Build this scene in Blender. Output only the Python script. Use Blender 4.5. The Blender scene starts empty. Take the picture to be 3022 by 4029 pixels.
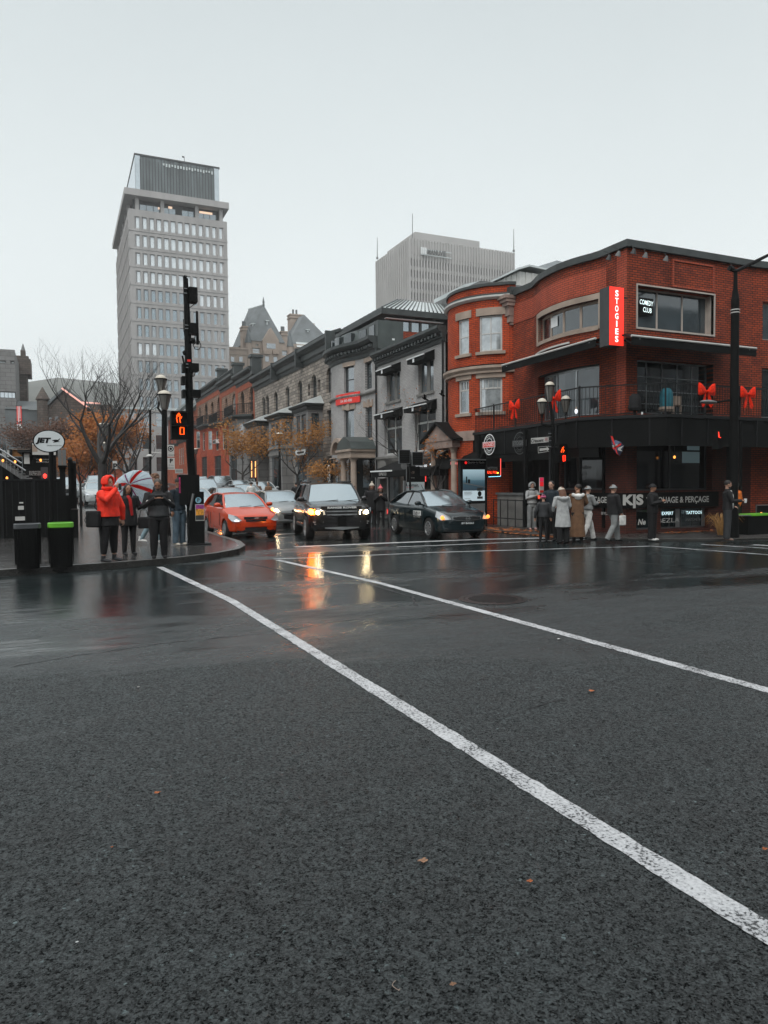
import bpy, math, random
from mathutils import Vector, Matrix
R_ = math.radians
random.seed(7)
SC = bpy.context.scene
COL = SC.collection
F_, CX_, CY_, H_ = 2840., 1511., 2014.5, 1.7
YAW, PITCH, ROLL = R_(-24.1), R_(-2.2), R_(0.5)
_f = Vector((-math.sin(YAW)*math.cos(PITCH), math.cos(YAW)*math.cos(PITCH), math.sin(PITCH)))
_r0 = Vector((math.cos(YAW), math.sin(YAW), 0)); _u0 = _r0.cross(_f)
_r = math.cos(ROLL)*_r0 - math.sin(ROLL)*_u0; _u = math.sin(ROLL)*_r0 + math.cos(ROLL)*_u0
cam = bpy.data.cameras.new('camera'); camo = bpy.data.objects.new('camera', cam); COL.objects.link(camo)
camo.matrix_world = Matrix(((_r.x, _u.x, -_f.x, 0), (_r.y, _u.y, -_f.y, 0), (_r.z, _u.z, -_f.z, H_), (0, 0, 0, 1)))
cam.sensor_fit = 'VERTICAL'; cam.sensor_height = 36; cam.lens = F_/4029*36; cam.clip_end = 5000; cam.clip_start = .05
SC.camera = camo
SUN_EL, SUN_AZ = R_(50), R_(222)      # overcast: a very soft sun behind the camera
w = bpy.data.worlds.new('World'); SC.world = w; w.use_nodes = True
nt = w.node_tree; N = nt.nodes; L = nt.links
for n in list(N): N.remove(n)
out = N.new('ShaderNodeOutputWorld'); bg = N.new('ShaderNodeBackground'); bg.inputs[1].default_value = .11
sky = N.new('ShaderNodeTexSky'); sky.sky_type = 'NISHITA'; sky.sun_disc = False
sky.sun_elevation = SUN_EL; sky.sun_rotation = SUN_AZ; sky.air_density = 1; sky.dust_density = 3
hs = N.new('ShaderNodeHueSaturation'); hs.inputs['Saturation'].default_value = .12; L.new(sky.outputs[0], hs.inputs['Color'])
geo = N.new('ShaderNodeTexCoord'); sx = N.new('ShaderNodeSeparateXYZ'); L.new(geo.outputs['Generated'], sx.inputs[0])
cr = N.new('ShaderNodeValToRGB'); L.new(sx.outputs['Z'], cr.inputs[0])      # cloud layer: even grey, brighter overhead
e = cr.color_ramp.elements; e[0].position = 0; e[0].color = (.455, .487, .492, 1); e[1].position = 1; e[1].color = (1, 1, 1, 1)
for p_, c_ in ((.22, (.44, .475, .48, 1)), (.6, (.305, .338, .348, 1)), (.82, (.8, .83, .85, 1))):
	k = e.new(p_); k.color = c_
ns = N.new('ShaderNodeTexNoise'); ns.inputs['Scale'].default_value = 2.2; ns.inputs['Detail'].default_value = 4; L.new(geo.outputs['Generated'], ns.inputs['Vector'])
mr = N.new('ShaderNodeMapRange'); mr.inputs['To Min'].default_value = 18.8; mr.inputs['To Max'].default_value = 21.6; L.new(ns.outputs[0], mr.inputs[0])
vm = N.new('ShaderNodeVectorMath'); vm.operation = 'SCALE'; L.new(cr.outputs[0], vm.inputs[0]); L.new(mr.outputs[0], vm.inputs['Scale'])
mx = N.new('ShaderNodeMix'); mx.data_type = 'RGBA'; mx.inputs[0].default_value = .88
L.new(hs.outputs[0], mx.inputs[6]); L.new(vm.outputs[0], mx.inputs[7]); L.new(mx.outputs[2], bg.inputs[0]); L.new(bg.outputs[0], out.inputs[0])
sl = bpy.data.lights.new('sun', 'SUN'); sl.energy = 1.5; sl.angle = R_(25); sl.color = (1, .97, .93)
so = bpy.data.objects.new('sun', sl); COL.objects.link(so)
so.rotation_euler = Vector((-math.sin(SUN_AZ)*math.cos(SUN_EL)*-1, math.cos(SUN_AZ)*math.cos(SUN_EL), math.sin(SUN_EL))).to_track_quat('Z', 'Y').to_euler()
SC.view_settings.view_transform = 'Standard'; SC.view_settings.look = 'None'; SC.view_settings.exposure = 0; SC.view_settings.gamma = 1
def ray(u, v): return _f + _r*((u-CX_)/F_) - _u*((v-CY_)/F_)
def G(u, v, z=0): d = ray(u, v); t = (z-H_)/d.z; return Vector((d.x*t, d.y*t, z))
def PX(u, v, X): d = ray(u, v); t = X/d.x; return Vector((X, d.y*t, H_+d.z*t))
def PY(u, v, Y): d = ray(u, v); t = Y/d.y; return Vector((d.x*t, Y, H_+d.z*t))
def gz(y): return 0 if y < 28 else .025*(y-28) if y < 200 else 4.3
ROOT = {}
class MB:
	def __init__(s): s.v = []; s.f = []; s.uv = {}
	def add(s, vs, fs, uvs=None):
		o = len(s.v); s.v += [Vector(a) for a in vs]
		for i, f in enumerate(fs):
			if uvs: s.uv[len(s.f)] = [uvs[k] for k in f]
			s.f.append(tuple(k+o for k in f))
		return s
	def box(s, x0, x1, y0, y1, z0, z1, M=None):
		v = [Vector((x, y, z)) for z in (z0, z1) for x, y in ((x0, y0), (x1, y0), (x1, y1), (x0, y1))]
		if M: v = [M @ a for a in v]
		return s.add(v, [(3, 2, 1, 0), (4, 5, 6, 7), (0, 1, 5, 4), (1, 2, 6, 5), (2, 3, 7, 6), (3, 0, 4, 7)])
	def cb(s, c, d, rz=0, M=None):
		m = Matrix.Translation(c) @ Matrix.Rotation(rz, 4, 'Z')
		if M: m = M @ m
		return s.box(-d[0]/2, d[0]/2, -d[1]/2, d[1]/2, -d[2]/2, d[2]/2, m)
	def loft(s, rings, cap=True, closed=False):
		n = len(rings[0]); vs = [p for r in rings for p in r]; fs = []
		k = len(rings)
		for i in range(k if closed else k-1):
			a = i*n; b = ((i+1) % k)*n
			for j in range(n): fs.append((a+j, a+(j+1) % n, b+(j+1) % n, b+j))
		if cap and not closed: fs += [tuple(reversed(range(n))), tuple(range((k-1)*n, k*n))]
		return s.add(vs, fs)
	def tube(s, pts, r, n=8, cap=True, ry=None, up=None):
		pts = [Vector(p) for p in pts]; rings = []
		rs = r if isinstance(r, (list, tuple)) else [r]*len(pts)
		u = None
		for i, p in enumerate(pts):
			t = (pts[min(i+1, len(pts)-1)] - pts[max(i-1, 0)]).normalized()
			if u is None: u = t.orthogonal().normalized() if up is None else (Vector(up)-t*Vector(up).dot(t)).normalized()
			else:
				u = (u - t*u.dot(t)); u = u.normalized() if u.length > 1e-6 else t.orthogonal().normalized()
			w = t.cross(u); q = 1 if ry is None else (ry[i] if isinstance(ry, (list, tuple)) else ry)
			rings.append([p + u*(math.cos(2*math.pi*k/n)*rs[i]) + w*(math.sin(2*math.pi*k/n)*rs[i]*q) for k in range(n)])
		return s.loft(rings, cap)
	def cyl(s, c, r, z0, z1, n=16, r2=None):
		r2 = r if r2 is None else r2
		return s.loft([[Vector((c[0]+math.cos(2*math.pi*k/n)*rr, c[1]+math.sin(2*math.pi*k/n)*rr, z)) for k in range(n)] for rr, z in ((r, z0), (r2, z1))])
	def lathe(s, c, prof, n=16, M=None):
		rings = [[Vector((c[0]+math.cos(2*math.pi*k/n)*r, c[1]+math.sin(2*math.pi*k/n)*r, c[2]+z)) for k in range(n)] for r, z in prof]
		if M: rings = [[M @ p for p in q] for q in rings]
		return s.loft(rings)
	def prism(s, poly, d, M=None):      # poly: 3D points of one face, d: extrusion vector
		n = len(poly); v = [Vector(p) for p in poly]; v += [p+Vector(d) for p in v]
		if M: v = [M @ a for a in v]
		return s.add(v, [tuple(range(n)), tuple(reversed(range(n, 2*n)))] + [(i, i+n, (i+1) % n+n, (i+1) % n) for i in range(n)])
	def quad(s, a, b, c, d): return s.add([a, b, c, d], [(0, 1, 2, 3)])
	def ell(s, c, r, n=12, m=8, M=None):
		rings = []
		for i in range(m+1):
			t = -math.pi/2 + math.pi*i/m; q = max(math.cos(t), .02)
			rings.append([Vector((c[0]+r[0]*q*math.cos(2*math.pi*k/n), c[1]+r[1]*q*math.sin(2*math.pi*k/n), c[2]+r[2]*math.sin(t))) for k in range(n)])
		if M: rings = [[M @ p for p in q] for q in rings]
		return s.loft(rings)
	def build(s, name, mat, parent=None, smooth=None, world=True, loc=None, label=None, cat=None, group=None, kind=None):
		me = bpy.data.meshes.new(name); vs = s.v
		root = parent
		while root is not None and root.parent is not None: root = root.parent
		if parent is not None and world and root.name in ROOT:
			Mi = ROOT[root.name]; vs = [Mi @ v for v in vs]
		if parent is None and loc is None and vs:
			xs = [v.x for v in vs]; ys = [v.y for v in vs]
			loc = Vector(((min(xs)+max(xs))/2, (min(ys)+max(ys))/2, min(v.z for v in vs)))
		if parent is None and loc is not None: vs = [v-Vector(loc) for v in vs]
		me.from_pydata([tuple(v) for v in vs], [], s.f)
		uvl = me.uv_layers.new(name='uv')
		for i, p in enumerate(me.polygons):
			if i in s.uv:
				for li, q in zip(p.loop_indices, s.uv[i]): uvl.data[li].uv = q
			else:
				n = p.normal; flat = abs(n.z) > .75
				tx, ty = (-n.y, n.x); l = math.hypot(tx, ty) or 1
				for li in p.loop_indices:
					co = s.v[me.loops[li].vertex_index]
					uvl.data[li].uv = (co.x, co.y) if flat else ((co.x*tx+co.y*ty)/l, co.z)
		if mat is not None: me.materials.append(mat)
		o = bpy.data.objects.new(name, me); COL.objects.link(o)
		if parent is not None: o.parent = parent
		elif loc is not None: o.location = loc
		if smooth is not None:
			me.shade_smooth(); me.set_sharp_from_angle(angle=R_(smooth))
		me.validate()
		if kind: o['kind'] = kind
		if label: o['label'] = label
		if cat: o['category'] = cat
		if group: o['group'] = group
		return o
def thing(name, label, cat, loc=(0, 0, 0), rz=0, group=None):
	o = bpy.data.objects.new(name, None); COL.objects.link(o); o.location = loc; o.rotation_euler = (0, 0, rz)
	o.empty_display_size = .3; o['label'] = label; o['category'] = cat
	if group: o['group'] = group
	ROOT[o.name] = (Matrix.Translation(loc) @ Matrix.Rotation(rz, 4, 'Z')).inverted()
	return o
def dup(root, loc, rz=0, label=None, scale=None, group=None):
	def cp(o, par):
		c = o.copy(); COL.objects.link(c); c.parent = par
		for ch in o.children: cp(ch, c)
		return c
	r = cp(root, None); r.location = loc; r.rotation_euler = (0, 0, rz)
	if scale: r.scale = scale if isinstance(scale, tuple) else (scale,)*3
	if label: r['label'] = label
	if group: r['group'] = group
	return r
def place(root, loc, rz=0, scale=None):
	root.location = loc; root.rotation_euler = (0, 0, rz)
	if scale: root.scale = scale if isinstance(scale, tuple) else (scale,)*3
def newmat(name):
	m = bpy.data.materials.new(name); m.use_nodes = True; nt = m.node_tree
	return m, nt.nodes, nt.links, nt.nodes['Principled BSDF']
def noise(N, L, co, scale, detail=4, rough=.55):
	n = N.new('ShaderNodeTexNoise'); n.inputs['Scale'].default_value = scale; n.inputs['Detail'].default_value = detail
	n.inputs['Roughness'].default_value = rough
	if co is not None: L.new(co, n.inputs['Vector'])
	return n
def ramp(N, L, src, stops):
	r = N.new('ShaderNodeValToRGB'); e = r.color_ramp.elements
	e[0].position, e[0].color = stops[0][0], (*stops[0][1], 1); e[1].position, e[1].color = stops[-1][0], (*stops[-1][1], 1)
	for p, c in stops[1:-1]: k = e.new(p); k.color = (*c, 1)
	L.new(src, r.inputs[0]); return r
def mul(c, k): return tuple(min(1, max(0, x*k)) for x in c)
def mat(name, col, rough=.6, metal=0, var=.18, scale=3., bump=0., bscale=40., spec=.5, coat=0, emis=None, es=0, streak=False):
	m, N, L, B = newmat(name)
	tc = N.new('ShaderNodeTexCoord'); mp = N.new('ShaderNodeMapping'); L.new(tc.outputs['Object'], mp.inputs[0])
	if streak: mp.inputs['Scale'].default_value = (1, 1, .15)
	n = noise(N, L, mp.outputs[0], scale)
	r = ramp(N, L, n.outputs[0], [(.3, mul(col, 1-var)), (.5, col), (.7, mul(col, 1+var))])
	L.new(r.outputs[0], B.inputs['Base Color'])
	B.inputs['Roughness'].default_value = rough; B.inputs['Metallic'].default_value = metal; B.inputs['Specular IOR Level'].default_value = spec
	B.inputs['Coat Weight'].default_value = coat; B.inputs['Coat Roughness'].default_value = .08
	if bump:
		b = N.new('ShaderNodeBump'); b.inputs['Strength'].default_value = bump; b.inputs['Distance'].default_value = .01
		nb = noise(N, L, tc.outputs['Object'], bscale, 3); L.new(nb.outputs[0], b.inputs['Height']); L.new(b.outputs[0], B.inputs['Normal'])
	if emis: B.inputs['Emission Color'].default_value = (*emis, 1); B.inputs['Emission Strength'].default_value = es
	return m
def brick(name, c1, c2, mortar, w=.215, h=.075, msz=.009, dirt=.3, rough=.75, bump=.5, offset=.5, var=.25):
	m, N, L, B = newmat(name)
	uv = N.new('ShaderNodeUVMap'); uv.uv_map = 'uv'
	b = N.new('ShaderNodeTexBrick'); L.new(uv.outputs[0], b.inputs['Vector']); b.inputs['Scale'].default_value = 1
	b.inputs['Brick Width'].default_value = w; b.inputs['Row Height'].default_value = h; b.inputs['Mortar Size'].default_value = msz
	b.inputs['Mortar Smooth'].default_value = .15; b.offset = offset
	b.inputs['Color1'].default_value = (*c1, 1); b.inputs['Color2'].default_value = (*c2, 1); b.inputs['Mortar'].default_value = (*mortar, 1)
	n = noise(N, L, uv.outputs[0], .9, 6, .65); r = ramp(N, L, n.outputs[0], [(.3, (1-dirt,)*3), (.55, (1, 1, 1)), (.75, (1+var*.4,)*3)])
	mm = N.new('ShaderNodeMix'); mm.data_type = 'RGBA'; mm.blend_type = 'MULTIPLY'; mm.inputs[0].default_value = 1
	L.new(b.outputs['Color'], mm.inputs[6]); L.new(r.outputs[0], mm.inputs[7]); L.new(mm.outputs[2], B.inputs['Base Color'])
	B.inputs['Roughness'].default_value = rough; B.inputs['Specular IOR Level'].default_value = .3
	bp = N.new('ShaderNodeBump'); bp.inputs['Strength'].default_value = bump; bp.inputs['Distance'].default_value = .012; bp.invert = True
	n2 = noise(N, L, uv.outputs[0], 14, 3); ad = N.new('ShaderNodeMath'); ad.operation = 'ADD'
	L.new(b.outputs['Fac'], ad.inputs[0]); L.new(n2.outputs[0], ad.inputs[1]); L.new(ad.outputs[0], bp.inputs['Height']); L.new(bp.outputs[0], B.inputs['Normal'])
	return m
def glass(name, col, mirror=.35, rough=.06, var=.5, scale=1.2, tint=(.9, .95, 1)):
	m, N, L, B = newmat(name)
	tc = N.new('ShaderNodeTexCoord'); n = noise(N, L, tc.outputs['Object'], scale, 2)
	r = ramp(N, L, n.outputs[0], [(.35, mul(col, 1-var)), (.65, mul(col, 1+var))]); L.new(r.outputs[0], B.inputs['Base Color'])
	B.inputs['Roughness'].default_value = rough
	gl = N.new('ShaderNodeBsdfGlossy'); gl.inputs['Color'].default_value = (*tint, 1); gl.inputs['Roughness'].default_value = rough
	mx = N.new('ShaderNodeMixShader'); mx.inputs[0].default_value = mirror
	L.new(B.outputs[0], mx.inputs[1]); L.new(gl.outputs[0], mx.inputs[2]); L.new(mx.outputs[0], N['Material Output'].inputs[0])
	b = N.new('ShaderNodeBump'); b.inputs['Strength'].default_value = .05; b.inputs['Distance'].default_value = .02
	nb = noise(N, L, tc.outputs['Object'], 1.5, 1); L.new(nb.outputs[0], b.inputs['Height']); L.new(b.outputs[0], gl.inputs['Normal'])
	return m
def emit(name, col, st):
	m, N, L, B = newmat(name); B.inputs['Base Color'].default_value = (*mul(col, .5), 1)
	B.inputs['Emission Color'].default_value = (*col, 1); B.inputs['Emission Strength'].default_value = st; return m
M_ = {}
def mk(key, fn, *a, **k):
	M_[key] = fn(key, *a, **k)
mk('black', mat, (.004, .0045, .0045), .65, spec=.12)
mk('black_gloss', mat, (.01, .011, .012), .25)
mk('iron', mat, (.010, .011, .012), .5, .1, spec=.3)
mk('darkgrey', mat, (.04, .043, .045), .6)
mk('grey', mat, (.13, .135, .135), .6)
mk('steel', mat, (.35, .37, .38), .35, .8)
mk('white', mat, (.72, .74, .74), .5, var=.06)
mk('offwhite', mat, (.5, .5, .48), .55, var=.1)
mk('woodpaint', mat, (.42, .37, .33), .6, var=.12)
mk('red', mat, (.75, .03, .02), .5, var=.1)
mk('redbow', mat, (.75, .028, .008), .7, var=.35, scale=14, bump=1.0, bscale=22, spec=.1)
mk('sand', mat, (.33, .26, .21), .75, var=.2, scale=2, bump=.4)
mk('pinkstone', mat, (.27, .20, .17), .75, var=.22, scale=3, bump=.5)
mk('greystone', mat, (.17, .165, .155), .8, var=.25, scale=2, bump=.5)
mk('paleconc', mat, (.33, .32, .315), .8, var=.14, scale=.4, streak=True, bump=.3, bscale=8)
mk('cornice', mat, (.035, .042, .042), .5, var=.3, scale=2)
mk('greenroof', mat, (.05, .062, .06), .45, var=.3, scale=1.5)
mk('metalroof', mat, (.5, .54, .54), .3, .3, var=.15, scale=.8, streak=True)
mk('redbrick', brick, (.54, .070, .013), (.40, .05, .011), (.05, .02, .015), dirt=.42)
mk('redbrick_pale', brick, (.46, .085, .04), (.38, .07, .035), (.07, .03, .025))
mk('redbrick_dark', brick, (.37, .058, .016), (.23, .036, .014), (.02, .014, .012), dirt=.5, msz=.011)
mk('orangebrick', brick, (.42, .10, .045), (.34, .075, .035), (.12, .06, .04))
mk('brick_shaded', brick, (.09, .02, .012), (.065, .016, .01), (.012, .009, .008))  # red brick darkened to paint in the shade under the terrace deck
mk('greybrick', brick, (.40, .39, .385), (.35, .34, .335), (.24, .235, .23), bump=.35, dirt=.18)
mk('rubble', brick, (.40, .35, .30), (.20, .175, .155), (.10, .09, .08), w=.55, h=.23, msz=.02, bump=1.0, dirt=.35)
mk('rubble_pink', brick, (.33, .20, .14), (.19, .115, .08), (.10, .07, .055), w=.5, h=.22, msz=.02, bump=.9, dirt=.3)
mk('rubble_dark', brick, (.12, .095, .08), (.075, .06, .052), (.045, .038, .033), w=.8, h=.35, msz=.03, bump=.9)
mk('ashlar', brick, (.20, .198, .195), (.175, .173, .17), (.07, .07, .07), w=1.4, h=.6, msz=.02, bump=.3, dirt=.2)
mk('glass_dark', glass, (.012, .018, .02), .10)
mk('glass_mid', glass, (.03, .045, .05), .30)
mk('glass_dim', glass, (.045, .06, .068), .07, var=.2)
mk('glass_black', glass, (.004, .005, .006), .025)
mk('glass_sky', glass, (.10, .14, .15), .55)
mk('glass_teal', glass, (.05, .12, .155), .27, var=.35, scale=.3)
mk('glass_painted_sky', glass, (.62, .66, .66), .35, var=.08)  # pale base colour paints reflected open sky into the tower windows
mk('curtain', glass, (.30, .33, .34), .22, var=.3, scale=3)
class Path:
	def __init__(s, pts):
		s.p = [Vector((a[0], a[1], 0)) for a in pts]; s.c = [0]
		for a, b in zip(s.p, s.p[1:]): s.c.append(s.c[-1]+(b-a).length)
		s.L = s.c[-1]; s.t = [(b-a).normalized() for a, b in zip(s.p, s.p[1:])]
		s.n = [Vector((t.y, -t.x, 0)) for t in s.t]
		s.vn = [s.n[0]] + [((a+b).normalized()/max(.5, (a+b).normalized().dot(a))) for a, b in zip(s.n, s.n[1:])] + [s.n[-1]]
	def P(s, q, z, d=0):                  # d > 0 is into the wall
		i = 0
		while i < len(s.t)-1 and q > s.c[i+1]: i += 1
		l = s.c[i+1]-s.c[i]; f = (q-s.c[i])/l
		n = s.n[i] if (f < 0 or f > 1) else s.vn[i].lerp(s.vn[i+1], f)
		v = s.p[i] + s.t[i]*(q-s.c[i]) - n*d
		return Vector((v.x, v.y, z))
	def near(s, x, y):
		b = None
		for i, t in enumerate(s.t):
			q = min(max((Vector((x, y, 0))-s.p[i]).dot(t), 0), s.c[i+1]-s.c[i]); d = (s.p[i]+t*q-Vector((x, y, 0))).length
			if b is None or d < b[0]: b = (d, s.c[i]+q)
		return b[1]
	def hit(s, u, v):
		d = ray(u, v); best = None
		for i, t in enumerate(s.t):
			a = s.p[i]; den = d.x*t.y - d.y*t.x
			if abs(den) < 1e-9: continue
			k = (a.x*t.y-a.y*t.x)/den; q = ((d.x*k-a.x)*t.x+(d.y*k-a.y)*t.y); l = s.c[i+1]-s.c[i]
			if k > 0 and -1e-6 <= q <= l+1e-6 and (best is None or k < best[0]): best = (k, s.c[i]+q, H_+d.z*k)
		if best is None:                  # off the end: use nearest end segment's line
			e = []
			for i in (0, len(s.t)-1):
				t = s.t[i]; a = s.p[i]; den = d.x*t.y-d.y*t.x; k = (a.x*t.y-a.y*t.x)/den
				q = ((d.x*k-a.x)*t.x+(d.y*k-a.y)*t.y); e.append((abs(q-(0 if i == 0 else s.c[-1]-s.c[i])), s.c[i]+q, H_+d.z*k))
			best = (0,)+min(e)[1:]
		return best[1], best[2]
	def op(s, tl, br, arch=False, z0=None, z1=None, **k):
		a = s.hit(*tl); b = s.hit(*br)
		return dict(s0=a[0], s1=b[0], z0=b[1] if z0 is None else z0, z1=a[1] if z1 is None else z1, arch=arch, **k)
	def brk(s, a, b, step=1e9):
		r = [a] + [c for c in s.c if a+1e-4 < c < b-1e-4] + [b]; o = [a]
		for x, y in zip(r, r[1:]):
			n = max(1, int(math.ceil((y-x)/step)))
			o += [x+(y-x)*(i+1)/n for i in range(n)]
		return o
	def pbox(s, mb, s0, s1, z0, z1, d0, d1):      # box that follows the path
		q = s.brk(s0, s1)
		return mb.loft([[s.P(a, z0, d0), s.P(a, z0, d1), s.P(a, z1, d1), s.P(a, z1, d0)] for a in q])
	def prof(s, mb, s0, s1, pr):                  # pr: list of (d, z)
		return mb.loft([[s.P(a, z, d) for d, z in pr] for a in s.brk(s0, s1)])
def wall(mb, path, z0, z1, ops, rec=.16, s0=0, s1=None):
	s1 = path.L if s1 is None else s1
	S = sorted(set([round(x, 4) for x in path.brk(s0, s1)] + [round(x, 4) for o in ops for x in (o['s0'], o['s1'])]))
	Z = sorted(set([round(z0, 4), round(z1, 4)] + [round(x, 4) for o in ops for x in (o['z0'], o['z1'])]))
	S = [x for x in S if s0-1e-3 <= x <= s1+1e-3]; Z = [z for z in Z if z0-1e-3 <= z <= z1+1e-3]
	def q(pts): mb.add([path.P(*p) for p in pts], [tuple(range(len(pts)))], [(p[0], p[1]) for p in pts])
	for a, b in zip(S, S[1:]):
		for c, d in zip(Z, Z[1:]):
			m = ((a+b)/2, (c+d)/2)
			if any(o['s0'] < m[0] < o['s1'] and o['z0'] < m[1] < o['z1'] for o in ops): continue
			q([(a, c, 0), (b, c, 0), (b, d, 0), (a, d, 0)])
	for o in ops:
		a, b, c, d = o['s0'], o['s1'], o['z0'], o['z1']; r = o.get('rec', rec)
		def rv(p1, p2): q([(p1[0], p1[1], 0), (p2[0], p2[1], 0), (p2[0], p2[1], r), (p1[0], p1[1], r)])
		for x, y in zip(path.brk(a, b), path.brk(a, b)[1:]): rv((x, c), (y, c))
		if not o['arch']:
			rv((b, c), (b, d)); rv((a, d), (a, c))
			for x, y in zip(path.brk(a, b), path.brk(a, b)[1:]): rv((y, d), (x, d))
		else:
			h = (b-a)/2; zs = d-h; k = 8; rv((b, c), (b, zs)); rv((a, zs), (a, c))
			A = [(a+h-h*math.cos(math.pi*i/k), zs+h*math.sin(math.pi*i/k)) for i in range(k+1)]
			for p, t in zip(A, A[1:]):
				rv(t, p); q([(p[0], p[1], 0), (t[0], t[1], 0), (t[0], d, 0), (p[0], d, 0)])
def window(parent, path, o, pane='glass_mid', frame='woodpaint', fw=.06, nx=1, rail=.5, rec=.16, name='window', smooth=None, muntin=.03):
	a, b, c, d = o['s0'], o['s1'], o['z0'], o['z1']; r = o.get('rec', rec); mb = MB(); i0, i1 = r-.06, r-.002
	path.pbox(mb, a, a+fw, c, d, i0, i1); path.pbox(mb, b-fw, b, c, d, i0, i1)
	path.pbox(mb, a+fw, b-fw, c, c+fw, i0, i1); zt = d
	if o['arch']:
		h = (b-a)/2; zs = d-h; k = 8; A = [(a+h-h*math.cos(math.pi*i/k), zs+h*math.sin(math.pi*i/k)) for i in range(k+1)]
		B = [(a+h-(h-fw)*math.cos(math.pi*i/k), zs+(h-fw)*math.sin(math.pi*i/k)) for i in range(k+1)]
		mb = MB(); path.pbox(mb, a, a+fw, c, zs, i0, i1); path.pbox(mb, b-fw, b, c, zs, i0, i1); path.pbox(mb, a+fw, b-fw, c, c+fw, i0, i1)
		mb.loft([[path.P(*p, i0), path.P(*p, i1), path.P(*t, i1), path.P(*t, i0)] for p, t in zip(A, B)]); zt = zs
	else: path.pbox(mb, a+fw, b-fw, d-fw, d, i0, i1)
	for i in range(1, nx):
		x = a+(b-a)*i/nx; path.pbox(mb, x-muntin, x+muntin, c+fw, zt-(0 if o['arch'] else fw), i0+.01, i1)
	for t in (rail if isinstance(rail, (list, tuple)) else ([rail] if rail else [])):
		z = c+(d-c)*t; path.pbox(mb, a+fw, b-fw, z-muntin, z+muntin, i0+.012, i1+.001)
	f = mb.build(name, M_[frame], parent)
	g = MB()
	if o['arch']:
		g.add([path.P(a, c, r-.03), path.P(b, c, r-.03)]+[path.P(a+h+h*math.cos(math.pi*i/k), zs+h*math.sin(math.pi*i/k), r-.03) for i in range(k+1)], [tuple(range(k+3))])
	else:
		Q = path.brk(a+fw/2, b-fw/2)
		for x, y in zip(Q, Q[1:]): g.quad(path.P(x, c+fw/2, r-.03), path.P(y, c+fw/2, r-.03), path.P(y, d-fw/2, r-.03), path.P(x, d-fw/2, r-.03))
	g.build('pane', M_[pane] if isinstance(pane, str) else pane, f)
	return f
def text(s, o, xd, yd, h, material, parent=None, name='lettering', bold=.0, width=None, shear=0, ext=.004, align='CENTER', label=None, cat=None, loc=None):
	"""o: anchor (centre of the line), xd / yd: reading and up directions, h: capital height"""
	c = bpy.data.curves.new('t', 'FONT'); c.body = s; c.size = 1; c.align_x = align; c.align_y = 'CENTER'; c.offset = bold; c.shear = shear; c.extrude = 0; c.resolution_u = 3
	ob = bpy.data.objects.new('t', c); COL.objects.link(ob); bpy.context.view_layer.update()
	me = bpy.data.meshes.new_from_object(ob.evaluated_get(bpy.context.evaluated_depsgraph_get()))
	bpy.data.objects.remove(ob); bpy.data.curves.remove(c)
	vs = [v.co.copy() for v in me.vertices]; fs = [tuple(p.vertices) for p in me.polygons]; bpy.data.meshes.remove(me)
	xd = Vector(xd).normalized(); yd = Vector(yd).normalized(); nd = xd.cross(yd)
	k = h/.69; kx = k
	if width and vs: kx = width/(max(v.x for v in vs)-min(v.x for v in vs))
	mb = MB(); mb.add([Vector(o)+xd*(v.x*kx)+yd*(v.y*k)+nd*ext for v in vs], fs)
	return mb.build(name, material, parent, label=label, cat=cat)
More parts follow.
